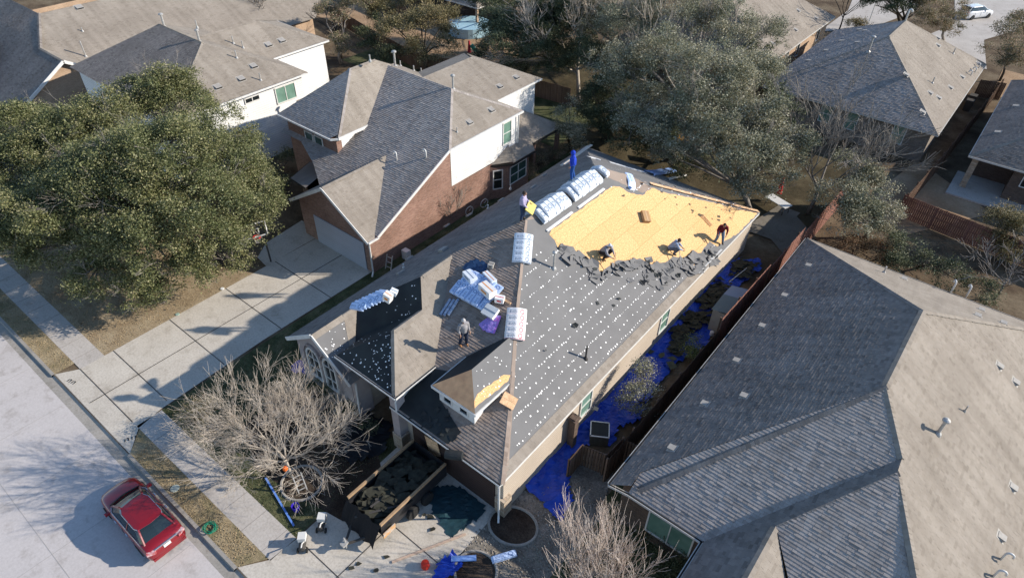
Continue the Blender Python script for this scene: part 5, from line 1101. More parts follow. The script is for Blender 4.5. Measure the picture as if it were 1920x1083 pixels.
# pile in the valley of the front slope
pc = PL(898, 548, A_F); nF = nrm(A_F); ax = Vector((1, 0, 0)); ay = Vector((0, 1, .4657)).normalized()
mb = MB(); Q = frame_rot(ax, nF)
for k in range(2): mb.box(pc+ax*.3+ay*(-.62+k*.9)+nF*.06, (3.2, .09, .09), Q)
tag(mb.build('timber_skids', M['osbold']), 'two long timbers under the blue-shaded bundle pile on the front slope', 'timber')
rws = ('front', 'back'); COLS = ['leftmost', 'second', 'third', 'fourth', 'fifth', 'rightmost']
for i in range(6):
    for j in range(2):
        for l in range(2 if i not in (0, 5) else 1):
            p = pc+ax*(-1.15+i*.38+random.uniform(-.02, .02)+j*.12)+ay*(-.38+j*.78)+nF*(.11+l*.12)
            bundle('blue', 0.0, p, frame_rot(ay+ax*random.uniform(-.06, .06), nF), f'blue-shaded bundle, {COLS[i]} column, {rws[j]} row, {("lower", "upper")[l]} layer of the front-slope pile', 'bundles of the big pile on the front slope', L=.86)
def carton(name, label, p, s, rot, m, cat='box', group=None, lid=True):
    o = MB(); o.box((0, 0, s[2]/2), s); o.box((0, 0, s[2]+.004), (s[0]*.98, s[1]*.12, .006), mi=1); o.box((0, -s[1]/2-.002, s[2]*.5), (s[0]*.5, .004, s[2]*.35), mi=1)
    ob = o.build(name, m); ob.location = p; ob.rotation_euler = rot; return tag(ob, label, cat, group)
CW = [mat('white_carton', (.78, .77, .75), .6, .3, (.7, .69, .67), 3), mat('orange_print', (.7, .28, .08), .6)]
CB = [mat('pale_blue_carton', (.55, .62, .72), .5, .4, (.72, .75, .78), 3), mat('grey_print', (.2, .25, .33), .6)]
CR_ = [mat('carton_white_side', (.75, .74, .74), .6), mat('red_print', (.6, .04, .05), .6)]
carton('carton', 'largest white carton with orange print, on top of the blue-shaded bundle pile', pc+ax*.62+ay*.1+nF*.3, (.95, .5, .42), (0, 0, -.25), CW)
carton('carton', 'white carton with round grey print at the left end of the bundle pile', pc-ax*.75+ay*.32+nF*.3, (.8, .42, .3), (0, 0, -.3), CB)
carton('carton', 'flat blue-edged carton at the back of the bundle pile', pc+ax*.15+ay*.85+nF*.22, (.9, .3, .2), (0, 0, -.3), [CB[0], CW[1]])
carton('carton', 'small white and red box at the right end of the bundle pile', pc+ax*1.35+ay*.1+nF*.1, (.45, .36, .28), (0, 0, .4), CR_)
carton('carton', 'white striped package at the lower right corner of the bundle pile', pc+ax*1.35-ay*.65+nF*.12, (.75, .6, .22), frame_rot(ax, nF), [CW[0], CB[1]])
p, pl = hitA(921, 500); carton('flue_box', 'small square grey-brown box near the dark plastic above the bundle pile', p, (.3, .3, .22), (0, 0, .3), [M['ventbox'], M['joint']])
def sheet(name, label, poly3, m, cat, th=.01, crumple=.0, res=.16, n=None, group=None, seed=1):
    """a limp sheet: plan polygon with height function, subdivided, with folds"""
    rr = random.Random(seed); xs = [p[0] for p in poly3]; ys = [p[1] for p in poly3]; mb = MB(); zf_ = n
    gx = np.arange(min(xs), max(xs)+res, res); gy = np.arange(min(ys), max(ys)+res, res); H = {}
    for i, x in enumerate(gx):
        for j, y in enumerate(gy):
            f_ = (1-abs(math.sin(x*2.6+1.7*math.sin(y*1.3+seed))))**2*.9+(1-abs(math.sin(y*2.1+1.3*math.sin(x*1.9))))**2*.7+rr.random()*.28
            H[i, j] = (x+rr.uniform(-.3, .3)*res, y+rr.uniform(-.3, .3)*res, zf_(x, y)+.015+crumple*f_)
    for i in range(len(gx)-1):
        for j in range(len(gy)-1):
            if inside((gx[i]+res/2, gy[j]+res/2), [(p[0], p[1]) for p in poly3]):
                q = [H[i, j], H[i+1, j], H[i+1, j+1], H[i, j+1]]; mb.face([q[0], q[1], q[2]]); mb.face([q[0], q[2], q[3]])
    o = mb.build(name, m); return tag(o, label, cat, group)
BLUE = mat('blue_tarp', (.012, .065, .5), .45, .4, (.008, .04, .33), 1.5, .4, 9)
p, pl = hitA(893, 497)
sheet('plastic_sheet', 'crumpled dark blue plastic beside the small box above the bundle pile', [(q.x, q.y) for q in (PL(865, 505, A_F), PL(880, 490, A_F), PL(915, 493, A_F), PL(912, 512, A_F), PL(885, 512, A_F))], mat('dark_blue_plastic', (.02, .05, .12), .3, .5), 'plastic sheet', crumple=.12, res=.12, n=lambda x, y: pz(A_F, x, y))
for k, (px, py) in enumerate(((836, 577), (843, 578), (851, 577))):
    p = PL(px, py, A_F); mb = MB(); d_ = Vector((.12, -1, -.4657)).normalized(); a, b = p-d_*.5+nF*.09, p+d_*.5+nF*.09
    mb.tube([a, b], .085, 12); o = mb.build('foil_roll', mat('silver_wrap', (.62, .66, .74), .25, .6, (.2, .26, .38), 5, metal=.4), None, smooth=False)
    tag(o, ('left', 'middle', 'right')[k]+' of the three silver rolls lying together on the front slope', 'roll', 'silver rolls on the front slope')
for k, (dx, rz_) in enumerate(((-.32, .35), (0, .05), (.3, -.3))):
    p = PL(922, 606, A_F)+nF*(.02+.035*k)+ax*dx*.5; bundle('purple', 0.0, p, frame_rot(ay+ax*rz_, nF), ('lowest', 'middle', 'topmost')[k]+' purple package of the fanned trio beside the draped red bundles', 'purple packages on the front slope', L=1.0, W=.5, T=.035, name='purple_package')
NTH9 = ['foremost', 'second', 'third', 'fourth', 'middle', 'sixth', 'seventh', 'eighth', 'rearmost']
# stack on the shaded left slope, leaning like books
for k in range(9):
    px = 668+k*6.4; py = 585-k*3.0; p = PL(px+4, py-4, A_L); p.z = max(p.z, zA(p.x, p.y)); dd_ = Vector((0, 1, 0))
    bundle('blue', .05, p+Vector((0, 0, .2+.03*(k % 2))), frame_rot(Vector((.83, 0, .45)), Vector((-.2, -.6, .9))), f'blue-shaded bundle, {NTH9[k]} in the leaning row on the shaded left slope', 'blue-shaded bundles leaning on the left slope', L=.95)
p = PL(727, 565, A_L); carton('carton', 'white carton standing at the back end of the leaning blue-shaded bundles', p+Vector((0, 0, .1)), (.4, .32, .5), (.1, .3, .2), CW)
p = PL(738, 553, A_L); carton('carton', 'small pale box beside the white carton on the shaded left slope', p+Vector((0, 0, .1)), (.35, .3, .25), (.1, .3, .4), CB)
# boards on the left slope, membrane on the rear slope
for k, o_ in enumerate((0, .28)):
    a, b = PL(1052, 312, A_L)+Vector((o_, 0, .06+o_*.69)), PL(1103, 275, A_L)+Vector((o_, 0, .06+o_*.69)); mb = MB(); mb.bar(a, b, .2, .04); tag(mb.build('lumber_board', mat('pale_board', (.75, .66, .56), .7, .2, (.66, .56, .46), 4)), ('outer', 'inner')[k]+' pale board lying along the left eave behind the man in blue', 'board', 'pale boards on the left eave')
def strip(name, label, pts, w, pl, m, cat, lift=.03):
    mb = MB(); P = [PL(a, b, pl)+nrm(pl)*(lift+random.uniform(0, .02)) for a, b in pts]
    L_, R_ = [], []
    for i, p in enumerate(P):
        d = (P[min(i+1, len(P)-1)]-P[max(i-1, 0)]).normalized(); s_ = nrm(pl).cross(d).normalized()*w/2; L_.append(p+s_); R_.append(p-s_)
    for i in range(len(P)-1): mb.face([R_[i], R_[i+1], L_[i+1], L_[i]]); mb.face([R_[i]-nrm(pl)*lift, R_[i+1]-nrm(pl)*lift, R_[i+1], R_[i]]); mb.face([L_[i], L_[i+1], L_[i+1]-nrm(pl)*lift, L_[i]-nrm(pl)*lift])
    return tag(mb.build(name, m), label, cat)
WM = mat('white_membrane', (.82, .83, .84), .45, .4, (.7, .72, .75), 3, .4, 8)
strip('white_membrane', 'long wrinkled white membrane strip unrolled along the rear hip', [(1142, 304), (1160, 309), (1180, 315), (1200, 321), (1222, 326)], .42, A_B, WM, 'roofing membrane')
strip('white_membrane', 'short white membrane piece behind the man in blue', [(1104, 295), (1114, 297), (1126, 301)], .45, A_B, WM, 'roofing membrane')
strip('blue_film_sheet', 'light blue plastic sheet sticking off the rear edge of the roof', [(1216, 326), (1235, 324), (1255, 321), (1273, 317)], .75, A_B, mat('blue_film', (.12, .28, .75), .3, .5, (.4, .55, .8), 3), 'plastic sheet', .12)
strip('scrap_board', 'grey board scrap behind the blue plastic sheet on the rear slope', [(1252, 337), (1286, 329)], .18, A_B, M['trim'], 'board', .08)
# cardboard and plywood
p, pl = hitA(1208, 408); o = carton('cardboard_box', 'opened brown cardboard box on the golden decking', p+nrm(pl)*.02, (.72, .5, .22), frame_rot((.75, -.6, -.5), nrm(pl)), [mat('cardboard', (.42, .26, .13), .8, .2, (.36, .22, .11), 3), mat('box_tape', (.5, .34, .2), .6)])
p = on_hip(752); mb = MB(); mb.box((0, 0, 0), (.72, .62, .018)); o = mb.build('plywood_offcut', M['osbold']); o.location = p+hn*.1; o.rotation_euler = frame_rot(Vector((.9, .3, -.3)), (nrm(A_R)*1.2+hn).normalized()); tag(o, 'square plywood offcut balanced on the hip next to the dormer', 'plywood')
mb = MB(); p = PL(852, 858, A_F); mb.lathe((0, 0, 0), [(.001, -.42), (.2, -.41), (.22, -.2), (.22, .2), (.2, .38), (.16, .4)], 14, Euler((0, 1.5, .5)).to_matrix()); o = mb.build('felt_roll', M['feltdark']); o.location = p+Vector((0, 0, .22)); tag(o, 'dark roll of felt at the edge of the garage roof', 'roll')
# ------------------------------------------------------------------ torn felt, shingle scraps
def scraps(name, label, pts, zf, m, size=(.25, .6), curl=.18, nrm_=None, cat='debris'):
    mb = MB()
    for x, y in pts:
        s_ = random.uniform(*size); a0 = random.uniform(0, 6.28); k = random.choice((4, 4, 5, 6)); z0 = zf(x, y); n_ = nrm_ or Vector((0, 0, 1)); u = n_.orthogonal().normalized(); v = n_.cross(u)
        c = Vector((x, y, z0))+n_*random.uniform(.02, .07); ring = []
        tilt = random.uniform(0, 6.28)
        for i in range(k):
            a = a0+i*2*math.pi/k; r_ = s_*random.uniform(.28, .75); h = curl*random.uniform(-.1, 1)*max(0, math.cos(a-tilt))**1.5; ring.append(c+u*r_*math.cos(a)+v*r_*math.sin(a)*.75+n_*h)
        for i in range(k): mb.face([c, ring[i], ring[(i+1) % k]])
    o = mb.build(name, m); return kind(tag(o, label, cat), 'stuff')
FE = [M['felt'], M['feltdark']]
pts = []
edge = [(1048, 462), (1072, 482), (1092, 486), (1108, 500), (1124, 522), (1145, 505), (1165, 495), (1185, 495), (1205, 492), (1225, 503), (1248, 500), (1265, 488), (1282, 492), (1298, 505), (1312, 490), (1325, 475), (1345, 468)]
for a, b in zip(edge, edge[1:]):
    for k in range(6):
        t_ = random.random(); q = PL(a[0]+(b[0]-a[0])*t_+random.gauss(0, 3), a[1]+(b[1]-a[1])*t_+random.gauss(2, 4), A_R); pts.append((q.x, q.y))
for k in range(34):
    q = PL(random.gauss(1235, 34), random.gauss(513, 10), A_R); pts.append((q.x, q.y))
for k in range(22): q = PL(random.uniform(1290, 1345), random.uniform(478, 500), A_R); pts.append((q.x, q.y))
scraps('torn_felt', 'torn curled grey and black felt along the lower edge of the bare decking', [p for i, p in enumerate(pts) if i % 4], lambda x, y: pz(A_R, x, y), M['felt'], (.35, .95), .2, Rn)
scraps('torn_felt', 'black upturned felt scraps among the torn edge below the decking', [p for i, p in enumerate(pts) if i % 4 == 0], lambda x, y: pz(A_R, x, y), M['feltdark'], (.2, .5), .25, Rn)
q = [(p.x, p.y) for p in [PL(a, b, A_R) for a, b in ((1150, 572), (1160, 560), (1022, 657), (1110, 768), (1116, 766), (1120, 568), (1076, 610))]]
scraps('felt_scraps', 'a few small dark scraps scattered on the dotted grey felt', q, lambda x, y: pz(A_R, x, y), M['feltdark'], (.15, .35), .15, Rn)
q = []
for k in range(46): p = PL(random.uniform(1215, 1340), 0, A_B) if False else PL(1205+k*4.4+random.gauss(0, 4), 340+k*1.25+random.gauss(0, 3), A_B); q.append((p.x, p.y))
scraps('ridge_scraps', 'broken brown shingle scraps along the rear hip above the decking', q, lambda x, y: pz(A_B, x, y), SH['brown'], (.15, .4), .12, nrm(A_B))
q = []
for k in range(40): p = PL(random.uniform(770, 850), random.uniform(770, 850), A_F); q.append((p.x, p.y)) if inside((p.x, p.y), [(-17, 12.9), (-13, 12.9), (-13, 14.1), (-16, 15)]) else None
scraps('felt_scraps', 'dark scraps on the shaded garage roof in front of the dormer', q or [(-15, 13.4)], lambda x, y: pz(A_F, x, y), M['feltdark'], (.2, .5), .1, nF)
p0_, p1_ = PL(1308, 512, A_R), PL(1352, 468, A_R); mb = MB(); mb.bar(p0_+Rn*.05, p1_+Rn*.05, .12, .03); tag(mb.build('drip_edge', M['trim']), 'white metal edging strip lying by the man in red', 'metal strip')
# ------------------------------------------------------------------ side yard: blue tarp, boxes, shed
g0 = lambda x, y: .0
def wz(x, y): return .0+max(0, (-10.15-x))*.45
tarp_px = [(1048, 978), (1020, 948), (1000, 925), (983, 915), (1042, 853), (1100, 790), (1170, 712), (1233, 640), (1262, 606), (1300, 566), (1345, 515), (1380, 488), (1425, 485), (1425, 505), (1395, 530), (1350, 560), (1338, 610), (1328, 645), (1290, 668), (1258, 690), (1225, 735), (1198, 790), (1160, 800), (1150, 838), (1120, 830), (1092, 838), (1070, 862), (1068, 905), (1072, 945)]
sheet('blue_tarp', 'long crumpled bright blue tarp filling the side yard right of the stripped house', [tuple(G(a, b))[:2] for a, b in tarp_px], BLUE, 'tarp', crumple=.16, res=.17, n=wz, seed=3)
q = []
for cx, cy, sx, sy, n_ in ((1340, 560, 26, 22, 120), (1300, 605, 22, 14, 60), (1275, 632, 14, 16, 36), (1385, 505, 24, 16, 50), (1262, 660, 10, 14, 14)):
    for k in range(n_):
        p = G(random.gauss(cx, sx*.6), random.gauss(cy, sy*.6))
        if -10.55 < p.x < -8.0: q.append((p.x, p.y))
scraps('shingle_debris', 'heaps of torn dark shingles thrown down onto the blue tarp', q, lambda x, y: .15+random.uniform(0, .25), mat('old_shingle_scrap', (.06, .06, .045), .9, .1, (.03, .03, .025), 4), (.3, .75), .2)
q = [tuple(G(a, b))[:2] for a, b in ((1260, 678), (1258, 690), (1215, 665), (1150, 722), (1240, 672))]
scraps('shingle_debris', 'few olive-dark shingle sheets lying flat on the blue tarp', q, lambda x, y: .22, mat('olive_scrap', (.07, .075, .05), .9), (.5, .8), .08)
sheet('blue_tarp', 'small flat piece of blue tarp on the grass beside the arched windows', [tuple(G(a, b))[:2] for a, b in ((545, 688), (560, 676), (578, 672), (585, 690), (570, 700), (552, 698))], BLUE, 'tarp', crumple=.06, res=.14, n=g0, seed=5)
sheet('blue_tarp', 'heaped blue tarp at the bottom of the driveway beside the red tool', [tuple(G(a, b))[:2] for a, b in ((815, 1070), (828, 1050), (850, 1037), (862, 1050), (868, 1068), (850, 1083), (830, 1090), (812, 1085))], BLUE, 'tarp', crumple=.3, res=.12, n=g0, seed=8)
sheet('dark_tarp', 'dark teal tarp spread on the driveway between the trailer and the garage corner', [tuple(G(a, b))[:2] for a, b in ((800, 915), (841, 908), (866, 916), (905, 940), (915, 960), (880, 985), (844, 1007), (828, 985), (812, 960))], mat('teal_tarp', (.02, .06, .075), .45, .4, (.012, .035, .045), 3, .4, 9), 'tarp', crumple=.05, res=.16, n=g0, seed=9)
sheet('dark_mesh', 'black mesh sheet over the shaded bed behind the bare tree', [tuple(G(a, b))[:2] for a, b in ((620, 770), (680, 762), (735, 800), (720, 850), (660, 870), (620, 840))], mat('black_mesh', (.012, .014, .018), .7), 'tarp', crumple=.2, res=.2, n=g0, seed=10)
# air conditioner under a cover
ac = thing('air_conditioner', 'square air conditioner with pale rim and dark grille standing on the blue tarp', 'air conditioner', G(1122, 822), .55)
mb = MB(); L0 = ac.location
mb.box(L0+Vector((0, 0, .4)), (.95, .95, .74), .55); mb.build('casing', mat('ac_casing', (.1, .1, .085), .6, .3, (.07, .07, .06), 6), ac)
mb = MB()
for k in range(4):
    a = Matrix.Rotation(.55+k*math.pi/2, 3, 'Z'); mb.bar(L0+a @ Vector((-.5, .47, .78)), L0+a @ Vector((.5, .47, .78)), .05, .05)
mb.build('rim', M['trim'], ac)
mb = MB(); mb.box(L0+Vector((0, 0, .78)), (.88, .84, .03), .55); mb.build('grille', M['feltdark'], ac)
# screen fence by the front
fence('three-sided dark board screen on the gravel beside the blue tarp', [tuple(G(1070, 862, 1.5))[:2], tuple(G(1092, 836, 1.5))[:2], tuple(G(1135, 853, 1.5))[:2]], 1.5, M['wood'], name='screen_fence')
fence('short dark return fence between the board screen and the big bottom right house', [tuple(G(1137, 854, 1.6))[:2], tuple(G(1168, 820, 1.7))[:2], tuple(G(1198, 832, 1.8))[:2]], 1.65, M['wood'])
# shed
sh = thing('garden_shed', 'small beige garden shed with a two-tone sloping lid against the red fence', 'shed', (-8.35, 32.2, 0))
mb = MB(); mb.box((-8.35, 32.4, .85), (1.05, 2.6, 1.7)); mb.build('shed_body', mat('shed_plastic', (.36, .34, .28), .6, .3, (.3, .28, .24), 3), sh)
mb = MB(); mb.face([(-8.95, 31.0, 1.72), (-7.75, 31.0, 1.95), (-7.75, 32.6, 2.1), (-8.95, 32.6, 1.88)]); mb.build('front_lid', mat('lid_green', (.16, .17, .15), .6), sh)
mb = MB(); mb.face([(-8.95, 32.6, 1.88), (-7.75, 32.6, 2.1), (-7.75, 33.9, 2.0), (-8.95, 33.9, 1.75)]); mb.build('rear_lid', mat('lid_grey', (.25, .26, .3), .6), sh)
p = G(1372, 648)
mb = MB(); mb.lathe((0, 0, 0), [(.001, .62), (.16, .6), (.2, .5), (.2, .04), (.17, 0)], 12); o = mb.build('propane_tank', M['pvc']); o.location = G(1334, 628); o.scale = (.7, .7, .5); tag(o, 'small white tank on the tarp below the garden shed', 'tank')
a, b = G(1368, 528, .5), G(1412, 493, .3); mb = MB(); mb.tube([a, b], .025, 6); tag(mb.build('pipe', M['pvc']), 'thin pale pipe lying across the blue tarp behind the shed', 'pipe')
# ------------------------------------------------------------------ patio table and chair
tb = thing('patio_table', 'pale rectangular patio table with benches in the back yard shade', 'table', G(1455, 392), -.3); L0 = tb.location; Qr = Matrix.Rotation(-.35, 3, 'Z')
mb = MB(); mb.box(L0+Vector((0, 0, .74)), (2.0, .85, .05), Qr); mb.build('table_top', M['pvc'], tb)
for sx in (-1, 1):
    for sy in (-1, 1): mb = MB(); a = L0+Qr @ Vector((sx*.8, sy*.3, .72)); mb.bar(a, L0+Qr @ Vector((sx*.85, sy*.36, 0)), .05); mb.build('leg', M['joint'], tb)
ch = thing('folded_umbrella', 'closed red patio umbrella standing behind the pale table', 'umbrella', G(1456, 376))
mb = MB(); L0 = ch.location; mb.lathe(L0, [(.03, .6), (.22, .7), (.18, 1.2), (.08, 1.9), (.02, 2.1)], 8); mb.build('canopy', mat('red_canvas', (.5, .02, .02), .7), ch)
mb = MB(); mb.tube([L0, L0+Vector((0, 0, .7))], .025, 6); mb.lathe(L0, [(.25, 0), (.25, .08), (.04, .1)], 10); mb.build('pole', M['joint'], ch)
bn = thing('garden_bench', 'yellow-brown wooden garden swing in the dark yard behind the rear roof edge', 'bench', G(1285, 300), .3); L0 = bn.location; WD = mat('amber_wood', (.3, .17, .04), .7, .2, (.24, .13, .03), 4)
mb = MB(); mb.box(L0+Vector((0, 0, 1.9)), (2.0, 1.0, .06), (.2, 0, .3)); mb.build('canopy', WD, bn)
mb = MB(); mb.box(L0+Vector((0, 0, .45)), (1.6, .5, .06), .3); mb.build('seat', WD, bn)
for sx in (-1, 1): mb = MB(); q = Matrix.Rotation(.3, 3, 'Z') @ Vector((sx*.95, 0, 0)); mb.bar(L0+q, L0+q+Vector((0, 0, 1.9)), .07); mb.build('post', WD, bn)
# pool and toys beyond
pool = thing('above_ground_pool', 'light blue above-ground pool wall half hidden by the dark trees at the top', 'pool', G(885, 62)); L0 = G(880, 60)
mb = MB(); mb.lathe(L0, [(2.6, 0), (2.6, 1.1)], 28); mb.build('pool_wall', mat('pool_blue', (.3, .5, .62), .5, .4, (.4, .58, .66), 2), pool); mb = MB(); mb.lathe(L0, [(2.5, .95), (.001, .95)], 28); mb.build('water', mat('pool_water', (.04, .14, .2), .08, .6), pool)
tv = thing('toy_slide', 'red and green plastic toy on the bare soil beside the blue pool', 'toy', G(880, 98)); L0 = tv.location
mb = MB(); mb.tube([L0, L0+Vector((0, 0, 1.3))], [.22, .1], 8); mb.build('tower', mat('red_plastic', (.45, .03, .05), .4), tv); mb = MB(); mb.tube([L0+Vector((.3, 0, .9)), L0+Vector((.7, .1, .5)), L0+Vector((1.0, .1, .45))], .22, 8); mb.build('slide', mat('green_plastic', (.02, .3, .22), .4), tv)
# ------------------------------------------------------------------ basketball hoop
bh = thing('basketball_hoop', 'basketball hoop with white backboard frame beside the driveway under the oak', 'basketball hoop', G(508, 490)); L0 = bh.location
top_ = G(478, 437, 3.05)
mb = MB(); mb.tube([L0, L0+Vector((0, 0, 1.8)), top_+Vector((-.5, .1, -.3))], .06, 8); mb.build('pole', M['joint'], bh)
mb = MB(); u_ = Vector((.35, .94, 0)).normalized(); c = top_+Vector((0, 0, .2))
for s_ in (-1, 1): mb.bar(c+u_*s_*.75-Vector((0, 0, .5)), c+u_*s_*.75+Vector((0, 0, .5)), .07); mb.bar(c-u_*.75+Vector((0, 0, s_*.5)), c+u_*.75+Vector((0, 0, s_*.5)), .07)
mb.bar(c-u_*.25-Vector((0, 0, .3)), c-u_*.25+Vector((0, 0, .1)), .05); mb.bar(c+u_*.25-Vector((0, 0, .3)), c+u_*.25+Vector((0, 0, .1)), .05); mb.bar(c-u_*.25+Vector((0, 0, .1)), c+u_*.25+Vector((0, 0, .1)), .05); mb.build('backboard', M['trim'], bh)
mb = MB(); rc = c+Vector((.94, -.35, 0)).normalized()*.35-Vector((0, 0, .3)); q = [rc+Vector((.23*math.cos(k*math.pi/6), .23*math.sin(k*math.pi/6), 0)) for k in range(13)]; mb.tube(q, .03, 5); mb.build('rim', mat('hoop_red', (.6, .03, .03), .4), bh)
mb = MB()
for k in range(12):
    a = k*math.pi/6; mb.tube([rc+Vector((.22*math.cos(a), .22*math.sin(a), 0)), rc+Vector((.14*math.cos(a+.5), .14*math.sin(a+.5), -.4))], .01, 3)
mb.build('net', M['pvc'], bh)
# ------------------------------------------------------------------ trailer
tr = thing('dump_trailer', 'open trailer with timber rails and black mesh, full of torn shingles, on the driveway', 'trailer', (-14.9, 10.7, 0))
x0, x1, y0, y1 = -16.0, -13.85, 8.75, 12.9; RW = mat('rail_timber', (.4, .27, .16), .8, .2, (.3, .2, .12), 4)
for k, xx_ in enumerate((x0, x1)): mb = MB(); mb.bar((xx_, y0, 1.42), (xx_, y1, 1.42), .1, .14); mb.build('top_rail', RW, tr)
for xx_ in (x0, x1): mb = MB(); mb.bar((xx_, y0, .95), (xx_, y1, .95), .06, .85); mb.build('side_panel', mat('trailer_black', (.025, .025, .028), .5, .4, (.015, .015, .018), 3), tr)
mb = MB(); mb.box(((x0+x1)/2, (y0+y1)/2, .55), (2.1, 4.1, .08)); mb.build('floor', M['joint'], tr)
mb = MB(); mb.bar((x0, y1, .95), (x1, y1, .95), .06, .85); mb.build('end_panel', bpy.data.materials['trailer_black'], tr)
mb = MB(); 
for i in range(12):
    for j in range(6):
        def mp(i, j): u, v = i/12, j/6; return (x0+(x1-x0)*u, y0-.06-.55*math.sin(v*1.2)-.06*math.sin(u*17+v*3), 1.4-v*1.15+.04*math.sin(u*23))
        mb.face([mp(i, j), mp(i, j+1), mp(i+1, j+1), mp(i+1, j)])
mb.build('mesh_cover', mat('black_cloth', (.012, .011, .012), .85), tr)
for xx_ in (x0, x1): mb = MB(); mb.bar((xx_+(.3 if xx_ == x0 else -.3), y0, .45), ((x0+x1)/2+.05, 7.45, .45), .09); mb.build('tongue', M['joint'], tr)
mb = MB(); mb.tube([(-14.9, 7.5, .9), (-14.9, 7.5, 0)], .04, 6); mb.box((-14.9, 7.45, .5), (.25, .3, .12)); mb.build('jack', M['ventmetal'], tr)
for xx_ in (x0-.12, x1+.12):
    for yy in (10.5, 11.45):
        wh = MB(); Qy = Matrix.Rotation(math.pi/2, 3, 'Y'); wh.lathe((xx_, yy, .36), [(.2, -.1), (.34, -.1), (.36, -.06), (.36, .06), (.34, .1), (.2, .1)], 16, Qy); w_ = wh.build('wheel', mat('tyre', (.02, .02, .02), .8), tr)
        wh = MB(); wh.lathe((xx_, yy, .36), [(.001, -.09), (.19, -.09), (.2, 0), (.19, .09), (.001, .09)], 12, Qy); wh.build('rim', M['ventmetal'], w_)
mb = MB(); mb.box((x1+.16, y0+.3, .75), (.05, .7, .4), (0, .1, 0)); mb.build('plate_panel', mat('decal_panel', (.5, .45, .4), .5, .4, (.6, .3, .08), 6), tr)
q = [(random.uniform(x0+.2, x1-.2), random.uniform(y0+.2, y1-.2)) for k in range(120)]
ld = scraps('shingle_load', 'load of torn shingles, felt and planks heaped inside the trailer', q, lambda x, y: .75+.35*math.sin((y-8.7)*.74)+random.uniform(0, .2), bpy.data.materials['old_shingle_scrap'], (.3, .8), .15)
mb = MB()
for k in range(9): a = Vector((random.uniform(-15.5, -14.3), random.uniform(9.2, 11.6), 1.15)); dv = Vector((random.gauss(0, .3), random.gauss(.5, .3), random.uniform(-.1, .1))); mb.bar(a-dv, a+dv, .1, .03)
kind(tag(mb.build('plank_scraps', mat('grey_wood_scrap', (.07, .065, .06), .8)), 'grey wood offcuts on top of the trailer load', 'debris'), 'stuff')
# scraps on the driveway, batten, rolls, tools
q = [tuple(G(a, b))[:2] for a, b in ((813, 992), (726, 1043), (706, 1070), (659, 1066), (672, 1058), (808, 968), (796, 966))]
scraps('driveway_scraps', 'small dark shingle scraps scattered on the sunlit driveway', q, lambda x, y: .02, bpy.data.materials['old_shingle_scrap'], (.2, .42), .05)
mb = MB(); mb.bar(G(735, 1053, .04), G(873, 1000, .06), .1, .05); tag(mb.build('long_batten', mat('batten_wood', (.5, .37, .28), .8)), 'long thin timber lying diagonally across the driveway', 'timber')
mb = MB(); mb.tube([G(846, 1047, .14), G(893, 1045, .14)], .13, 12); tag(mb.build('blue_roll', mat('lightblue_roll', (.2, .36, .75), .5, .4, (.28, .42, .75), 4)), 'light blue roll on the gravel beside the heaped tarp', 'roll')
o = bundle('blue', 0, G(945, 1044, .06), (0, 0, 1.0), 'pale printed package on the gravel at the bottom, right of the blue roll', None, L=1.15, W=.3, T=.2, name='printed_package')
mb = MB(); p = G(798, 1062); mb.lathe(p, [(.001, 0), (.17, 0), (.2, .1), (.18, .35), (.001, .4)], 10); tag(mb.build('gas_can', mat('red_can', (.6, .04, .02), .35)), 'bright red fuel can at the bottom of the driveway', 'fuel can')
def compressor(label, p, rz):
    t = thing('air_compressor', label, 'air compressor', p, rz, 'nail gun compressors on the lawn edge'); L0 = Vector(p); Qz = Matrix.Rotation(rz, 3, 'Z')
    mb = MB(); mb.lathe(L0+Vector((0, 0, .28)), [(.001, -.4), (.15, -.36), (.16, 0), (.15, .36), (.001, .4)], 12, Qz @ Matrix.Rotation(math.pi/2, 3, 'Y')); mb.build('tank', M['joint'], t)
    mb = MB(); mb.box(L0+Qz @ Vector((-.1, 0, .56)), (.36, .34, .26), Qz); mb.build('motor_cover', M['pvc'], t)
    mb = MB(); mb.tube([L0+Qz @ Vector((.1, .1, .5)), L0+Qz @ Vector((.35, .1, .78)), L0+Qz @ Vector((.55, .1, .8))], .03, 6); mb.build('handle', M['pvc'], t)
    for s_ in (-1, 1): mb = MB(); mb.lathe(L0+Qz @ Vector((.3, s_*.2, .13)), [(.001, -.03), (.12, -.03), (.13, 0), (.12, .03), (.001, .03)], 12, Qz @ Matrix.Rotation(math.pi/2, 3, 'X')); mb.build('wheel', bpy.data.materials['tyre'], t)
compressor('white-topped air compressor on the lawn edge nearest the trailer', G(606, 985), -.9); compressor('white-topped air compressor at the corner of lawn and driveway near the pavement', G(570, 1022), -.8)
bk = thing('bucket', 'purple-blue plastic bucket on the mulch below the bare tree', 'bucket', G(556, 955)); L0 = bk.location
mb = MB(); mb.lathe(L0, [(.001, .02), (.15, 0), (.19, .36), (.175, .36), (.14, .04), (.001, .04)], 14); mb.build('body', mat('purple_bucket', (.04, .02, .4), .4, .4), bk)
mb = MB(); mb.tube([L0+Vector((.19*math.cos(a), .19*math.sin(a)*.4+.1, .36+.05*math.sin(a))) for a in [k*math.pi/6 for k in range(7)]], .008, 4); mb.build('handle', M['joint'], bk)
def ladder(name, label, a, b, w, m, rungs):
    t = thing(name, label, 'ladder', a); a, b = Vector(a), Vector(b); d = (b-a).normalized(); s_ = Vector((0, 0, 1)).cross(d).normalized()*w/2
    for sg in (-1, 1): mb = MB(); mb.bar(a+s_*sg, b+s_*sg, .05, .08); mb.build('rail', m, t)
    mb = MB()
    for k in range(rungs): p = a.lerp(b, (k+.5)/rungs); mb.bar(p-s_, p+s_, .04, .04)
    mb.build('rungs', m, t)
BLR = mat('blue_rail', (.12, .25, .62), .4, .5)
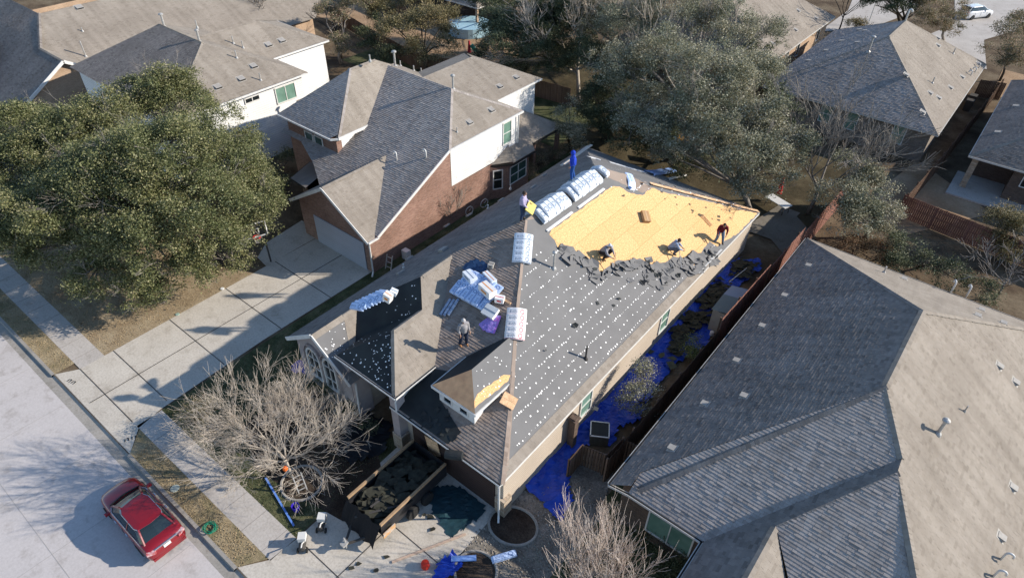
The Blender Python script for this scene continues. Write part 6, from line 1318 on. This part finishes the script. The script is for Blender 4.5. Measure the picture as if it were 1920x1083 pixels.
mb = MB(); mb.bar(G(498, 895, .05), G(551, 985, .05), .09, .05); tag(mb.build('blue_pole', BLR), 'long light blue pole lying on the lawn by the pavement', 'pole')
ladder('step_ladder', 'small silver step ladder leaning over the round bed under the bare tree', G(556, 888, 1.0), G(568, 920, .1), .4, M['ventmetal'], 4)
pk = MB(); p = G(535, 878, 1.6); pk.lathe(p, [(.001, -.12), (.1, -.1), (.13, 0), (.1, .1), (.001, .12)], 10); tag(pk.build('orange_ball', mat('orange', (.7, .14, .02), .5)), 'small orange lantern hanging in the bare tree', 'lantern')
# hose on the verge, manhole lids
hs = MB(); c = G(395, 990, .05); pts = []
for k in range(90): a = k*.42; r_ = .28+.09*math.sin(k*.37); pts.append(c+Vector((r_*math.cos(a), r_*.8*math.sin(a)+.03*math.sin(k), .02+.0012*k+.02*math.sin(k*1.3))))
hs.tube(pts, .014, 5); tag(hs.build('garden_hose', mat('green_hose', (.01, .22, .13), .4)), 'coiled green hose on the dry verge behind the red car', 'hose')
for k, (px, py, lb) in enumerate(((328, 915, 'round pale utility lid in the verge beside the front of the red car'), (333, 589, 'small pale green utility lid on the lawn edge by the driveway'), (417, 541, 'small white utility marker on the lawn edge under the oak'))):
    mb = MB(); mb.lathe(G(px, py, .01), [(.22 if k == 0 else .13, 0), (.2 if k == 0 else .12, .03), (.001, .035)], 14); tag(mb.build('utility_lid', mat(f'lid_{"abc"[k]}', ((.4, .44, .38), (.3, .4, .33), (.7, .7, .68))[k], .7)), lb, 'utility lid')
# house numbers painted on the kerb: 1717 in black blocks
SEG = {'1': 'bc', '7': 'abc'}
def digits(mb, s_, o, u, v, h, w):
    for i, ch_ in enumerate(s_):
        b_ = Vector(o)+Vector(u)*i*w*1.7
        for q in SEG[ch_]:
            a, c = {'a': ((0, 1), (1, 1)), 'b': ((1, 1), (1, .5)), 'c': ((1, .5), (1, 0))}[q]; mb.bar(b_+Vector(u)*a[0]*w+Vector(v)*a[1]*h, b_+Vector(u)*c[0]*w+Vector(v)*c[1]*h, .035, .01)
BLK = mat('black_paint', (.015, .015, .015), .7)
mb = MB(); a = G(124, 713, .012); digits(mb, '1717', a, (.9, .2, 0), (-.2, .9, 0), .2, .1); tag(mb.build('kerb_number', BLK), 'black house number 1717 painted at the left edge of the driveway mouth', 'house number')
mb = MB(); a = G(231, 829, .012); digits(mb, '1711', a, (.35, .9, 0), (-.9, .35, 0), .2, .1); tag(mb.build('kerb_number', BLK), 'black house number painted at the right edge of the driveway mouth', 'house number')
# ------------------------------------------------------------------ people
def human(label, pose, loc, rz, shirt, pants, hair, boots=(.12, .08, .05), skin=(.35, .2, .13), hood=None, lean=0.0):
    m_skin = mat('skin', skin, .6, .35); base = Vector(loc); t = thing('person', label, 'person', base)
    Qz = Matrix.Rotation(rz, 3, 'Z')
    J = {'stand': dict(pel=(0, 0, .95), che=(0, .03, 1.28), nec=(0, .04, 1.47), hea=(0, .07, 1.6), shl=(-.19, .02, 1.41), shr=(.19, .02, 1.41), ell=(-.26, .0, 1.14), elr=(.26, .02, 1.14), wrl=(-.24, .16, .93), wrr=(.25, .14, .93), kl=(-.12, .06, .5), kr=(.13, .0, .5), al=(-.13, .02, .09), ar=(.16, -.12, .09)),
         'carry': dict(pel=(0, 0, .95), che=(0, .02, 1.28), nec=(0, .05, 1.47), hea=(0, .08, 1.6), shl=(-.19, .02, 1.41), shr=(.19, .02, 1.41), ell=(-.27, .06, 1.14), elr=(.25, .1, 1.12), wrl=(-.2, .3, 1.0), wrr=(.2, .32, .9), kl=(-.12, .05, .5), kr=(.12, .03, .5), al=(-.14, .0, .09), ar=(.14, -.03, .09)),
         'squat': dict(pel=(0, -.24, .34), che=(0, .0, .66), nec=(0, .13, .82), hea=(0, .21, .93), shl=(-.2, .08, .77), shr=(.2, .08, .77), ell=(-.28, .24, .56), elr=(.27, .26, .56), wrl=(-.12, .46, .4), wrr=(.1, .5, .36), kl=(-.24, .22, .5), kr=(.22, .24, .5), al=(-.19, -.02, .09), ar=(.18, .02, .09)),
         'lean': dict(pel=(0, -.1, .92), che=(0, .06, 1.22), nec=(0, .17, 1.39), hea=(0, .25, 1.5), shl=(-.2, .12, 1.34), shr=(.2, .12, 1.34), ell=(-.3, .14, 1.05), elr=(.3, .16, 1.05), wrl=(-.22, .32, .84), wrr=(.24, .32, .86), kl=(-.17, .05, .5), kr=(.18, .08, .5), al=(-.24, -.02, .09), ar=(.26, .0, .09)),
         'bend': dict(pel=(0, -.2, .82), che=(0, .08, 1.06), nec=(0, .26, 1.18), hea=(0, .37, 1.22), shl=(-.19, .2, 1.14), shr=(.19, .2, 1.14), ell=(-.26, .32, .86), elr=(.25, .32, .86), wrl=(-.14, .46, .64), wrr=(.14, .46, .62), kl=(-.14, .05, .47), kr=(.15, .02, .47), al=(-.18, -.1, .09), ar=(.2, -.06, .09))}[pose]
    J = {k: Vector(v) for k, v in J.items()}
    W = lambda p: base + Qz @ (Vector(p)*1.06)
    hl, hr = J['pel']+Vector((-.1, 0, -.03)), J['pel']+Vector((.1, 0, -.03))
    def limb(mb, a, b, r0, r1, n=10):
        a, b = Vector(a), Vector(b); d = (b-a); k = 5; mb.tube([W(a.lerp(b, i/k)) for i in range(k+1)], [r0+(r1-r0)*i/k+.006*math.sin(math.pi*i/k) for i in range(k+1)], n)
    def ball(mb, c, r, s=(1, 1, 1)):
        prof = [(max(.001, r*math.sin(math.pi*i/8)), -r*math.cos(math.pi*i/8)) for i in range(9)]; n0 = len(mb.v); mb.lathe((0, 0, 0), prof, 12)
        mb.v[n0:] = [tuple(W(Vector(c)+Vector((v[0]*s[0], v[1]*s[1], v[2]*s[2])))) for v in mb.v[n0:]]
    def solid(mb, name, m, vox, smooth_it=4):
        o = mb.build(name, m, t); md = o.modifiers.new('r', 'REMESH'); md.mode = 'VOXEL'; md.voxel_size = vox; md.use_smooth_shade = True
        sm = o.modifiers.new('s', 'SMOOTH'); sm.iterations = smooth_it; sm.factor = .5
        dg = bpy.context.evaluated_depsgraph_get(); me = bpy.data.meshes.new_from_object(o.evaluated_get(dg)); o.modifiers.clear(); o.data = me; return o
    b = MB()
    limb(b, J['pel'], J['che'], .125, .14); limb(b, J['che'], J['nec'], .13, .06); limb(b, J['nec'], J['hea'], .055, .055); ball(b, J['hea'], .105, (.8, .95, 1.12))
    ball(b, J['hea']+Vector((0, .1, -.01)), .022, (.7, 1, 1.3)); ball(b, J['hea']+Vector((-.085, 0, 0)), .022, (.5, 1, 1.4)); ball(b, J['hea']+Vector((.085, 0, 0)), .022, (.5, 1, 1.4))
    for s_ in 'lr':
        limb(b, J['che']+Vector((0, 0, .08)), J['sh'+s_], .08, .06); limb(b, J['sh'+s_], J['el'+s_], .052, .04); limb(b, J['el'+s_], J['wr'+s_], .04, .027)
        limb(b, (hl if s_ == 'l' else hr), J['k'+s_], .09, .058); limb(b, J['k'+s_], J['a'+s_], .058, .038); limb(b, J['a'+s_], J['a'+s_]+Vector((0, .14, -.04)), .04, .032)
        d = (J['wr'+s_]-J['el'+s_]).normalized(); limb(b, J['wr'+s_], J['wr'+s_]+d*.09, .03, .036)
    body = solid(b, 'body', m_skin, .016, 3)
    f = MB()
    for s_ in 'lr':
        d = (J['wr'+s_]-J['el'+s_]).normalized(); sd = d.orthogonal().normalized(); up = d.cross(sd)
        for k in range(4):
            o_ = J['wr'+s_]+d*.085+sd*(k-1.5)*.019; L_ = (.07, .08, .074, .058)[k]; f.tube([W(o_), W(o_+d*L_*.45-up*.008), W(o_+d*L_*.8-up*.03), W(o_+d*L_*.9-up*.05)], [.0095, .009, .008, .006], 6)
        o_ = J['wr'+s_]+d*.04+sd*.03; f.tube([W(o_), W(o_+sd*.03+d*.02-up*.01), W(o_+sd*.035+d*.05-up*.02)], [.011, .01, .007], 6)
    fo = f.build('fingers', m_skin, t)
    # join fingers into the body mesh so that hands stay part of one body
    bmx = bmesh.new(); bmx.from_mesh(body.data); bmx.from_mesh(fo.data); bmx.to_mesh(body.data); bmx.free(); bpy.data.objects.remove(fo)
    face = MB()
    for sx in (-1, 1): ball(face, J['hea']+Vector((sx*.034, .088, .02)), .013)
    face.build('eyes', mat('eye_dark', (.02, .015, .012), .3), t)
    s = MB(); limb(s, J['pel']+Vector((0, 0, -.03)), J['che'], .18, .195); limb(s, J['che'], J['nec']+Vector((0, 0, -.04)), .19, .095)
    for q in 'lr': limb(s, J['che']+Vector((0, 0, .08)), J['sh'+q], .13, .1); limb(s, J['sh'+q], J['el'+q], .09, .072); limb(s, J['el'+q], J['el'+q].lerp(J['wr'+q], .88), .062, .045)
    if hood is not None: ball(s, J['hea']+Vector((0, -.02, .02)), .135, (.95, 1, 1.1))
    solid(s, 'shirt' if hood is None else 'hooded_jacket', mat('shirt_cloth', shirt, .85, .2, tuple(c*.75 for c in shirt), 9, .4, 25), .022, 4)
    p = MB()
    for q in 'lr': limb(p, (hl if q == 'l' else hr)+Vector((0, 0, .05)), J['k'+q], .13, .095); limb(p, J['k'+q], J['a'+q]+Vector((0, 0, .02)), .092, .072)
    limb(p, hl+Vector((-.01, 0, .04)), hr+Vector((.01, 0, .04)), .125, .125)
    solid(p, 'trousers', mat('trouser_cloth', pants, .9, .2, tuple(c*.7 for c in pants), 9, .3, 25), .022, 4)
    for q in 'lr':
        k = MB(); limb(k, J['a'+q]+Vector((0, -.05, -.02)), J['a'+q]+Vector((0, .17, -.045)), .056, .045); limb(k, J['a'+q]+Vector((0, 0, .07)), J['a'+q]+Vector((0, 0, -.03)), .058, .055); solid(k, 'boot', mat('boot_leather', boots, .6), .018, 2)
    if hood is None:
        h = MB(); ball(h, J['hea']+Vector((0, -.018, .028)), .112, (.86, .95, 1.05)); ho = h.build('hair' if hair[0] < .3 else 'cap', mat('hair', hair, .8), t, smooth=True)
        if hair[0] >= .3: v = MB(); v.box(W(J['hea']+Vector((0, .13, .05))), (.14, .1, .015), rz); v.build('visor', mat('visor', hair, .8), t)
    return t, W, J
p, pl = hitA(870, 647); human('person in grey hoodie and jeans walking near the purple packages on the roof', 'stand', (p.x, p.y, p.z-.03), -1.9, (.3, .29, .3), (.03, .04, .07), (.45, .43, .42), (.42, .2, .08))
p, pl = hitA(1134, 484); human('person squatting in grey shirt and pale cap, leftmost on the bare decking', 'squat', (p.x, p.y, p.z-.03), -1.6, (.32, .31, .33), (.04, .035, .035), (.55, .58, .62), (.2, .12, .07))
t_ = MB(); a = p+Vector((.55, .1, .62)); t_.bar(a, p+Vector((.8, -.25, .02)), .035); tag(t_.build('shovel_handle', M['osbold']), 'wooden scraper handle held by the leftmost squatting worker', 'tool')
p, pl = hitA(1262, 474); human('person crouching in a blue and white shirt, in the middle of the bare decking', 'squat', (p.x, p.y, p.z-.03), -1.1, (.35, .42, .55), (.16, .17, .2), (.07, .05, .04), (.05, .045, .045))
t_ = MB(); t_.bar(p+Vector((.3, 0, .5)), p+Vector((1.0, -.75, -.2)), .035); tag(t_.build('scraper', M['ventmetal']), 'long scraper reaching down from the crouching worker in blue and white', 'tool')
p, pl = hitA(1347, 456); human('person in a dark red shirt and faded jeans leaning at the decking edge', 'lean', (p.x, p.y, p.z-.03), -2.5, (.2, .02, .03), (.2, .27, .36), (.05, .035, .03), (.03, .025, .02))
p2_, _ = hitA(1314, 405); p3_, _ = hitA(1332, 425)
for k in range(2): t_ = MB(); t_.bar(p2_+Rn*.06+Vector((0, k*.18, 0)), p3_+Rn*.06+Vector((0, k*.18, 0)), .04); tag(t_.build('scraper', M['osbold']), ('upper', 'lower')[k]+' of two brown tool handles lying behind the man in red', 'tool', 'tool handles on the decking')
human('person in a bright blue hooded jacket and blue trousers standing on the rear ridge stack', 'stand', (-17.75, 28.0, 8.6), 2.2, (.02, .06, .5), (.02, .08, .3), (.02, .06, .5), (.1, .15, .2), hood=1)
q = PL(1003, 392, A_L); t_, W_, J_ = human('person in a lavender shirt and dark jeans carrying a yellow board on the ridge', 'carry', (-17.95, 23.7, 7.95), -1.2, (.42, .38, .55), (.04, .06, .12), (.05, .035, .03))
mb = MB(); c = W_((0, .42, .85)); mb.box((0, 0, 0), (.75, .06, .5)); o = mb.build('insulation_board', mat('yellow_board', (.62, .5, .15), .7)); o.location = c; o.rotation_euler = (.9, .2, -1.2); tag(o, 'yellow board carried by the man in the lavender shirt', 'board')
# ------------------------------------------------------------------ cars
def car(label, loc, rz, col, suv=False, sc=1.0, coat=.8):
    """length along local +y is forward"""
    t = thing('parked_car', label, 'car', loc, rz); base = Vector(loc); Q = Matrix.Rotation(rz, 3, 'Z')
    paint = mat('car_paint', col, .28, .5, coat=coat); gl = mat('car_glass', (.012, .02, .022), .04, .8); tr_ = mat('car_trim', (.02, .02, .02), .5); chrome = mat('chrome', (.7, .7, .72), .15, .5, metal=.9)
    W = lambda x, y, z: base+Q @ (Vector((x, y, z))*sc)
    L = 2.43; h = .12 if suv else 0
    def sect(w, zt, zb, crown):     # half ring from bottom outer to top centre
        return [(w*.88, zb), (w*.97, zb+.12), (w, zb+.3), (w*.985, zt-.16), (w*.93, zt-.05), (w*.8, zt), (w*.4, zt+crown), (0, zt+crown*1.25)]
    st = [(-L, .62, .62, .42), (-L+.04, .8, .8, .3), (-L+.2, .88, .98, .22), (-L+.55, .91, 1.04, .2), (-1.3, .915, 1.0, .19), (-.6, .92, .95, .19), (.3, .92, .93, .19), (.95, .915, .92, .19), (1.3, .91, .88, .19), (1.75, .89, .82, .2), (2.1, .84, .74, .22), (2.32, .74, .64, .25), (2.42, .55, .52, .34)]
    mb = MB(); rings = []
    for y, w, zt, zb in st:
        s_ = sect(w, zt+h, zb, .035); ring = [W(x, y, z) for x, z in s_]+[W(-x, y, z) for x, z in reversed(s_[:-1])]; rings.append(ring)
    n = len(rings[0])
    for a, b in zip(rings, rings[1:]):
        for k in range(n-1): mb.face([a[k], a[k+1], b[k+1], b[k]][::-1])
    mb.face(rings[0]); mb.face(rings[-1][::-1])
    body = mb.build('body', paint, t); 
    bmx = bmesh.new(); bmx.from_mesh(body.data); bmesh.ops.remove_doubles(bmx, verts=bmx.verts, dist=.001); bmesh.ops.recalc_face_normals(bmx, faces=bmx.faces); bmx.to_mesh(body.data); bmx.free(); body.data.polygons.foreach_set('use_smooth', [True]*len(body.data.polygons))
    sd = body.modifiers.new('sub', 'SUBSURF'); sd.levels = 1; sd.render_levels = 2
    # greenhouse
    zb, zr = .93+h, 1.44+h; ry0, ry1 = (-1.35, .25); by0, by1 = (-1.95 if not suv else -2.25), 1.12; wr, wb_ = .6, .8
    if suv: ry0 = -1.75
    def ringat(v):
        f = v; w = wb_+(wr-wb_)*f; ya = by0+(ry0-by0)*f; yb = by1+(ry1-by1)*f; z = zb+(zr-zb)*(1-(1-f)**1.25)
        return [(w*.86, ya, z), (w, ya+.22, z), (w, (ya+yb)/2, z), (w, yb-.3, z), (w*.8, yb, z), (0, yb+.07, z), (-w*.8, yb, z), (-w, yb-.3, z), (-w, (ya+yb)/2, z), (-w, ya+.22, z), (-w*.86, ya, z), (0, ya-.06, z)]
    g = MB(); R0 = [ringat(v/5) for v in range(6)]
    for a, b in zip(R0, R0[1:]):
        for k in range(12): k2 = (k+1) % 12; g.face([W(*a[k]), W(*a[k2]), W(*b[k2]), W(*b[k])])
    g.build('window_glass', gl, t, smooth=False)
    r = MB(); top = [Vector(q) for q in R0[-1]]; c0 = Vector((0, (ry0+ry1)/2, zr+.045))
    rim = [q*1.0+Vector((0, 0, .004)) for q in top]; mid = [Vector((q.x*.6, c0.y+(q.y-c0.y)*.7, zr+.036)) for q in top]; out = [Vector((q.x*1.03, c0.y+(q.y-c0.y)*1.03, q.z-.02)) for q in top]
    for k in range(12):
        k2 = (k+1) % 12; r.face([W(*rim[k]), W(*rim[k2]), W(*mid[k2]), W(*mid[k])]); r.face([W(*mid[k]), W(*mid[k2]), W(*c0)]); r.face([W(*out[k]), W(*out[k2]), W(*rim[k2]), W(*rim[k])])
    r.build('roof_panel', paint, t, smooth=True)
    for k in (0, 4, 6, 10): pr = MB(); pr.tube([W(*(Vector(R0[v][k])*1.0+Vector((.01 if R0[v][k][0] > 0 else -.01, 0, .008)))) for v in range(6)], .05*sc, 6); pr.build('pillar', paint, t)
    for k in (2, 8): pr = MB(); pr.tube([W(*(Vector(R0[v][k])+Vector((.01 if k == 2 else -.01, -.1, 0)))) for v in range(6)], .028*sc, 5); pr.build('pillar', paint, t)
    cm = MB()
    for s_ in (0, 1):
        ks = (0, 1, 2, 3, 4) if s_ == 0 else (6, 7, 8, 9, 10); cm.tube([W(*(Vector(R0[0][k])+Vector((.02 if s_ == 0 else -.02, 0, .03)))) for k in ks], .018*sc, 5)
        cm.tube([W(*(Vector(R0[5][k])+Vector((.03 if s_ == 0 else -.03, 0, -.02)))) for k in ks], .014*sc, 5)
    cm.build('window_trim', chrome, t)
    for sx in (-1, 1):
        mb = MB(); mb.box(W(sx*.98, .82, 1.0+h), (.2*sc, .12*sc, .13*sc), Q); mb.bar(W(sx*.84, .85, .95+h), W(sx*.94, .83, .98+h), .04); mb.build('wing_mirror', paint, t)
        mb = MB(); mb.box(W(sx*.66, -2.3, .84+h), (.36*sc, .2*sc, .14*sc), rz+sx*.42); mb.build('tail_light', mat('tail_lamp', (.45, .03, .03), .15, .6, (.75, .6, .6), 8), t)
        mb = MB(); mb.box(W(sx*.6, 2.14, .63+h), (.26*sc, .16*sc, .08*sc), rz-sx*.45); mb.build('headlight', mat('head_lamp', (.6, .62, .65), .1, .7), t)
        for yy, zz in ((.35, .78), (-.65, .8)): mb = MB(); mb.box(W(sx*.925, yy, zz+h), (.04*sc, .2*sc, .035*sc), rz); mb.build('door_handle', chrome, t)
        mb = MB()
        for yy in (.95, -.15, -1.15): mb.bar(W(sx*.926, yy, .3+h), W(sx*.915, yy-.06, .86+h), .012)
        mb.build('door_seam', tr_, t)
    mb = MB(); mb.box(W(0, -2.36, .92+h), (1.0*sc, .05*sc, .05*sc), rz); mb.build('boot_trim', chrome, t)
    mb = MB(); mb.box(W(0, -2.41, .8+h), (.32*sc, .03*sc, .16*sc), rz); mb.build('number_plate', M['pvc'], t)
    mb = MB(); mb.tube([W(-.7, 1.2, .93+h), W(0, 1.28, .955+h), W(.7, 1.2, .93+h)], .04*sc, 5); mb.build('wiper_cowl', tr_, t)
    mb = MB(); mb.box(W(0, -2.38, .38+h), (1.5*sc, .1*sc, .16*sc), rz); mb.build('bumper', paint if not suv else tr_, t)
    Qy = Q @ Matrix.Rotation(math.pi/2, 3, 'Y')
    for sx in (-1, 1):
        for yy in (1.45, -1.4):
            wm = MB(); wm.lathe(W(sx*.82, yy, .33), [(.2*sc, -.11*sc), (.31*sc, -.11*sc), (.335*sc, -.07*sc), (.335*sc, .07*sc), (.31*sc, .11*sc), (.2*sc, .11*sc)], 20, Qy); wo = wm.build('wheel', bpy.data.materials['tyre'], t)
            wm = MB(); wm.lathe(W(sx*.84, yy, .33), [(.001, -.09*sc), (.2*sc, -.08*sc), (.2*sc, .08*sc), (.001, .09*sc)], 10, Qy); wm.build('rim', chrome, wo)
    return t
car('dark red sedan parked at the kerb in the bottom left', (-23.15, 2.5, -.13), math.pi/2, (.2, .005, .01))
car('white hatchback parked on the far driveway at the top right', (-8.8, 111.0, .02), -.55, (.72, .72, .73), suv=True, sc=1.0)
mb = MB(); p = G(1627, 48); mb.tube([p, p+Vector((0, 0, 7.0))], [.06, .035], 8); tag(mb.build('flagpole', M['pvc']), 'thin white flagpole beyond the hip-roofed house at the top right', 'flagpole')
bnk = thing('rubbish_cart', 'dark wheeled cart and bins in the shade at the upper right beside the fence', 'bin', (-3.3, 78.5, 0))
for k, yy in enumerate((77.6, 79.2)): mb = MB(); mb.box((-3.3, yy, .5), (.6, .7, 1.0), taper=1.1); mb.box((-3.3, yy, 1.03), (.68, .8, .06)); mb.build('bin', M['joint'], bnk)
# wheelbarrow / trolley and rings in the gap beside the brick house
for k, (px, py) in enumerate(((880, 395), (908, 381))):
    mb = MB(); c = G(px, py, .35); mb.tube([c+Vector((.05*math.cos(a), .36*math.cos(a), .36*math.sin(a))) for a in [i*math.pi/9 for i in range(19)]], .03, 5); mb.tube([c, c+Vector((0, .3, .2))], .015, 4); tag(mb.build('bicycle_wheel', M['pvc']), ('left', 'right')[k]+' pale ring of the old bicycle frame leaning against the red brick wall', 'bicycle', 'bicycle wheels by the brick wall')
ladder('hand_truck', 'black two-wheeled trolley leaning by the brick corner downspout', G(728, 505, .1), G(731, 478, 1.1), .45, M['ventmetal'], 3)
o = MB(); o.box((-28.3, 24.2, .35), (.5, .4, .7)); tag(o.build('water_softener', M['pvc']), 'small white box against the sunlit brick wall', 'box')
# river stones on the gravel bed
st_ = MB(); gp = [tuple(G(a, b))[:2] for a, b in ((1010, 870), (1060, 865), (1135, 960), (1030, 1083), (850, 1083), (880, 1010), (905, 985))]; xs = [p[0] for p in gp]; ys = [p[1] for p in gp]; k = 0
while k < 900:
    x, y = random.uniform(min(xs), max(xs)), random.uniform(min(ys), max(ys))
    if inside((x, y), gp) and not inside((x, y), b1) and not inside((x, y), b2):
        r_ = random.uniform(.03, .08); a0 = random.random()*6; ring = [Vector((x+r_*math.cos(a0+i*1.257), y+r_*.7*math.sin(a0+i*1.257), .01)) for i in range(5)]; tp = Vector((x, y, .01+r_*.6)); k += 1
        for i in range(5): st_.face([tp, ring[i], ring[(i+1) % 5]])
kind(tag(st_.build('river_stones', leafmat('stones', [(.14, .12, .1), (.24, .21, .18), (.36, .33, .29)], tr=0)), 'rounded pale stones in the gravel bed beside the driveway', 'gravel'), 'stuff')
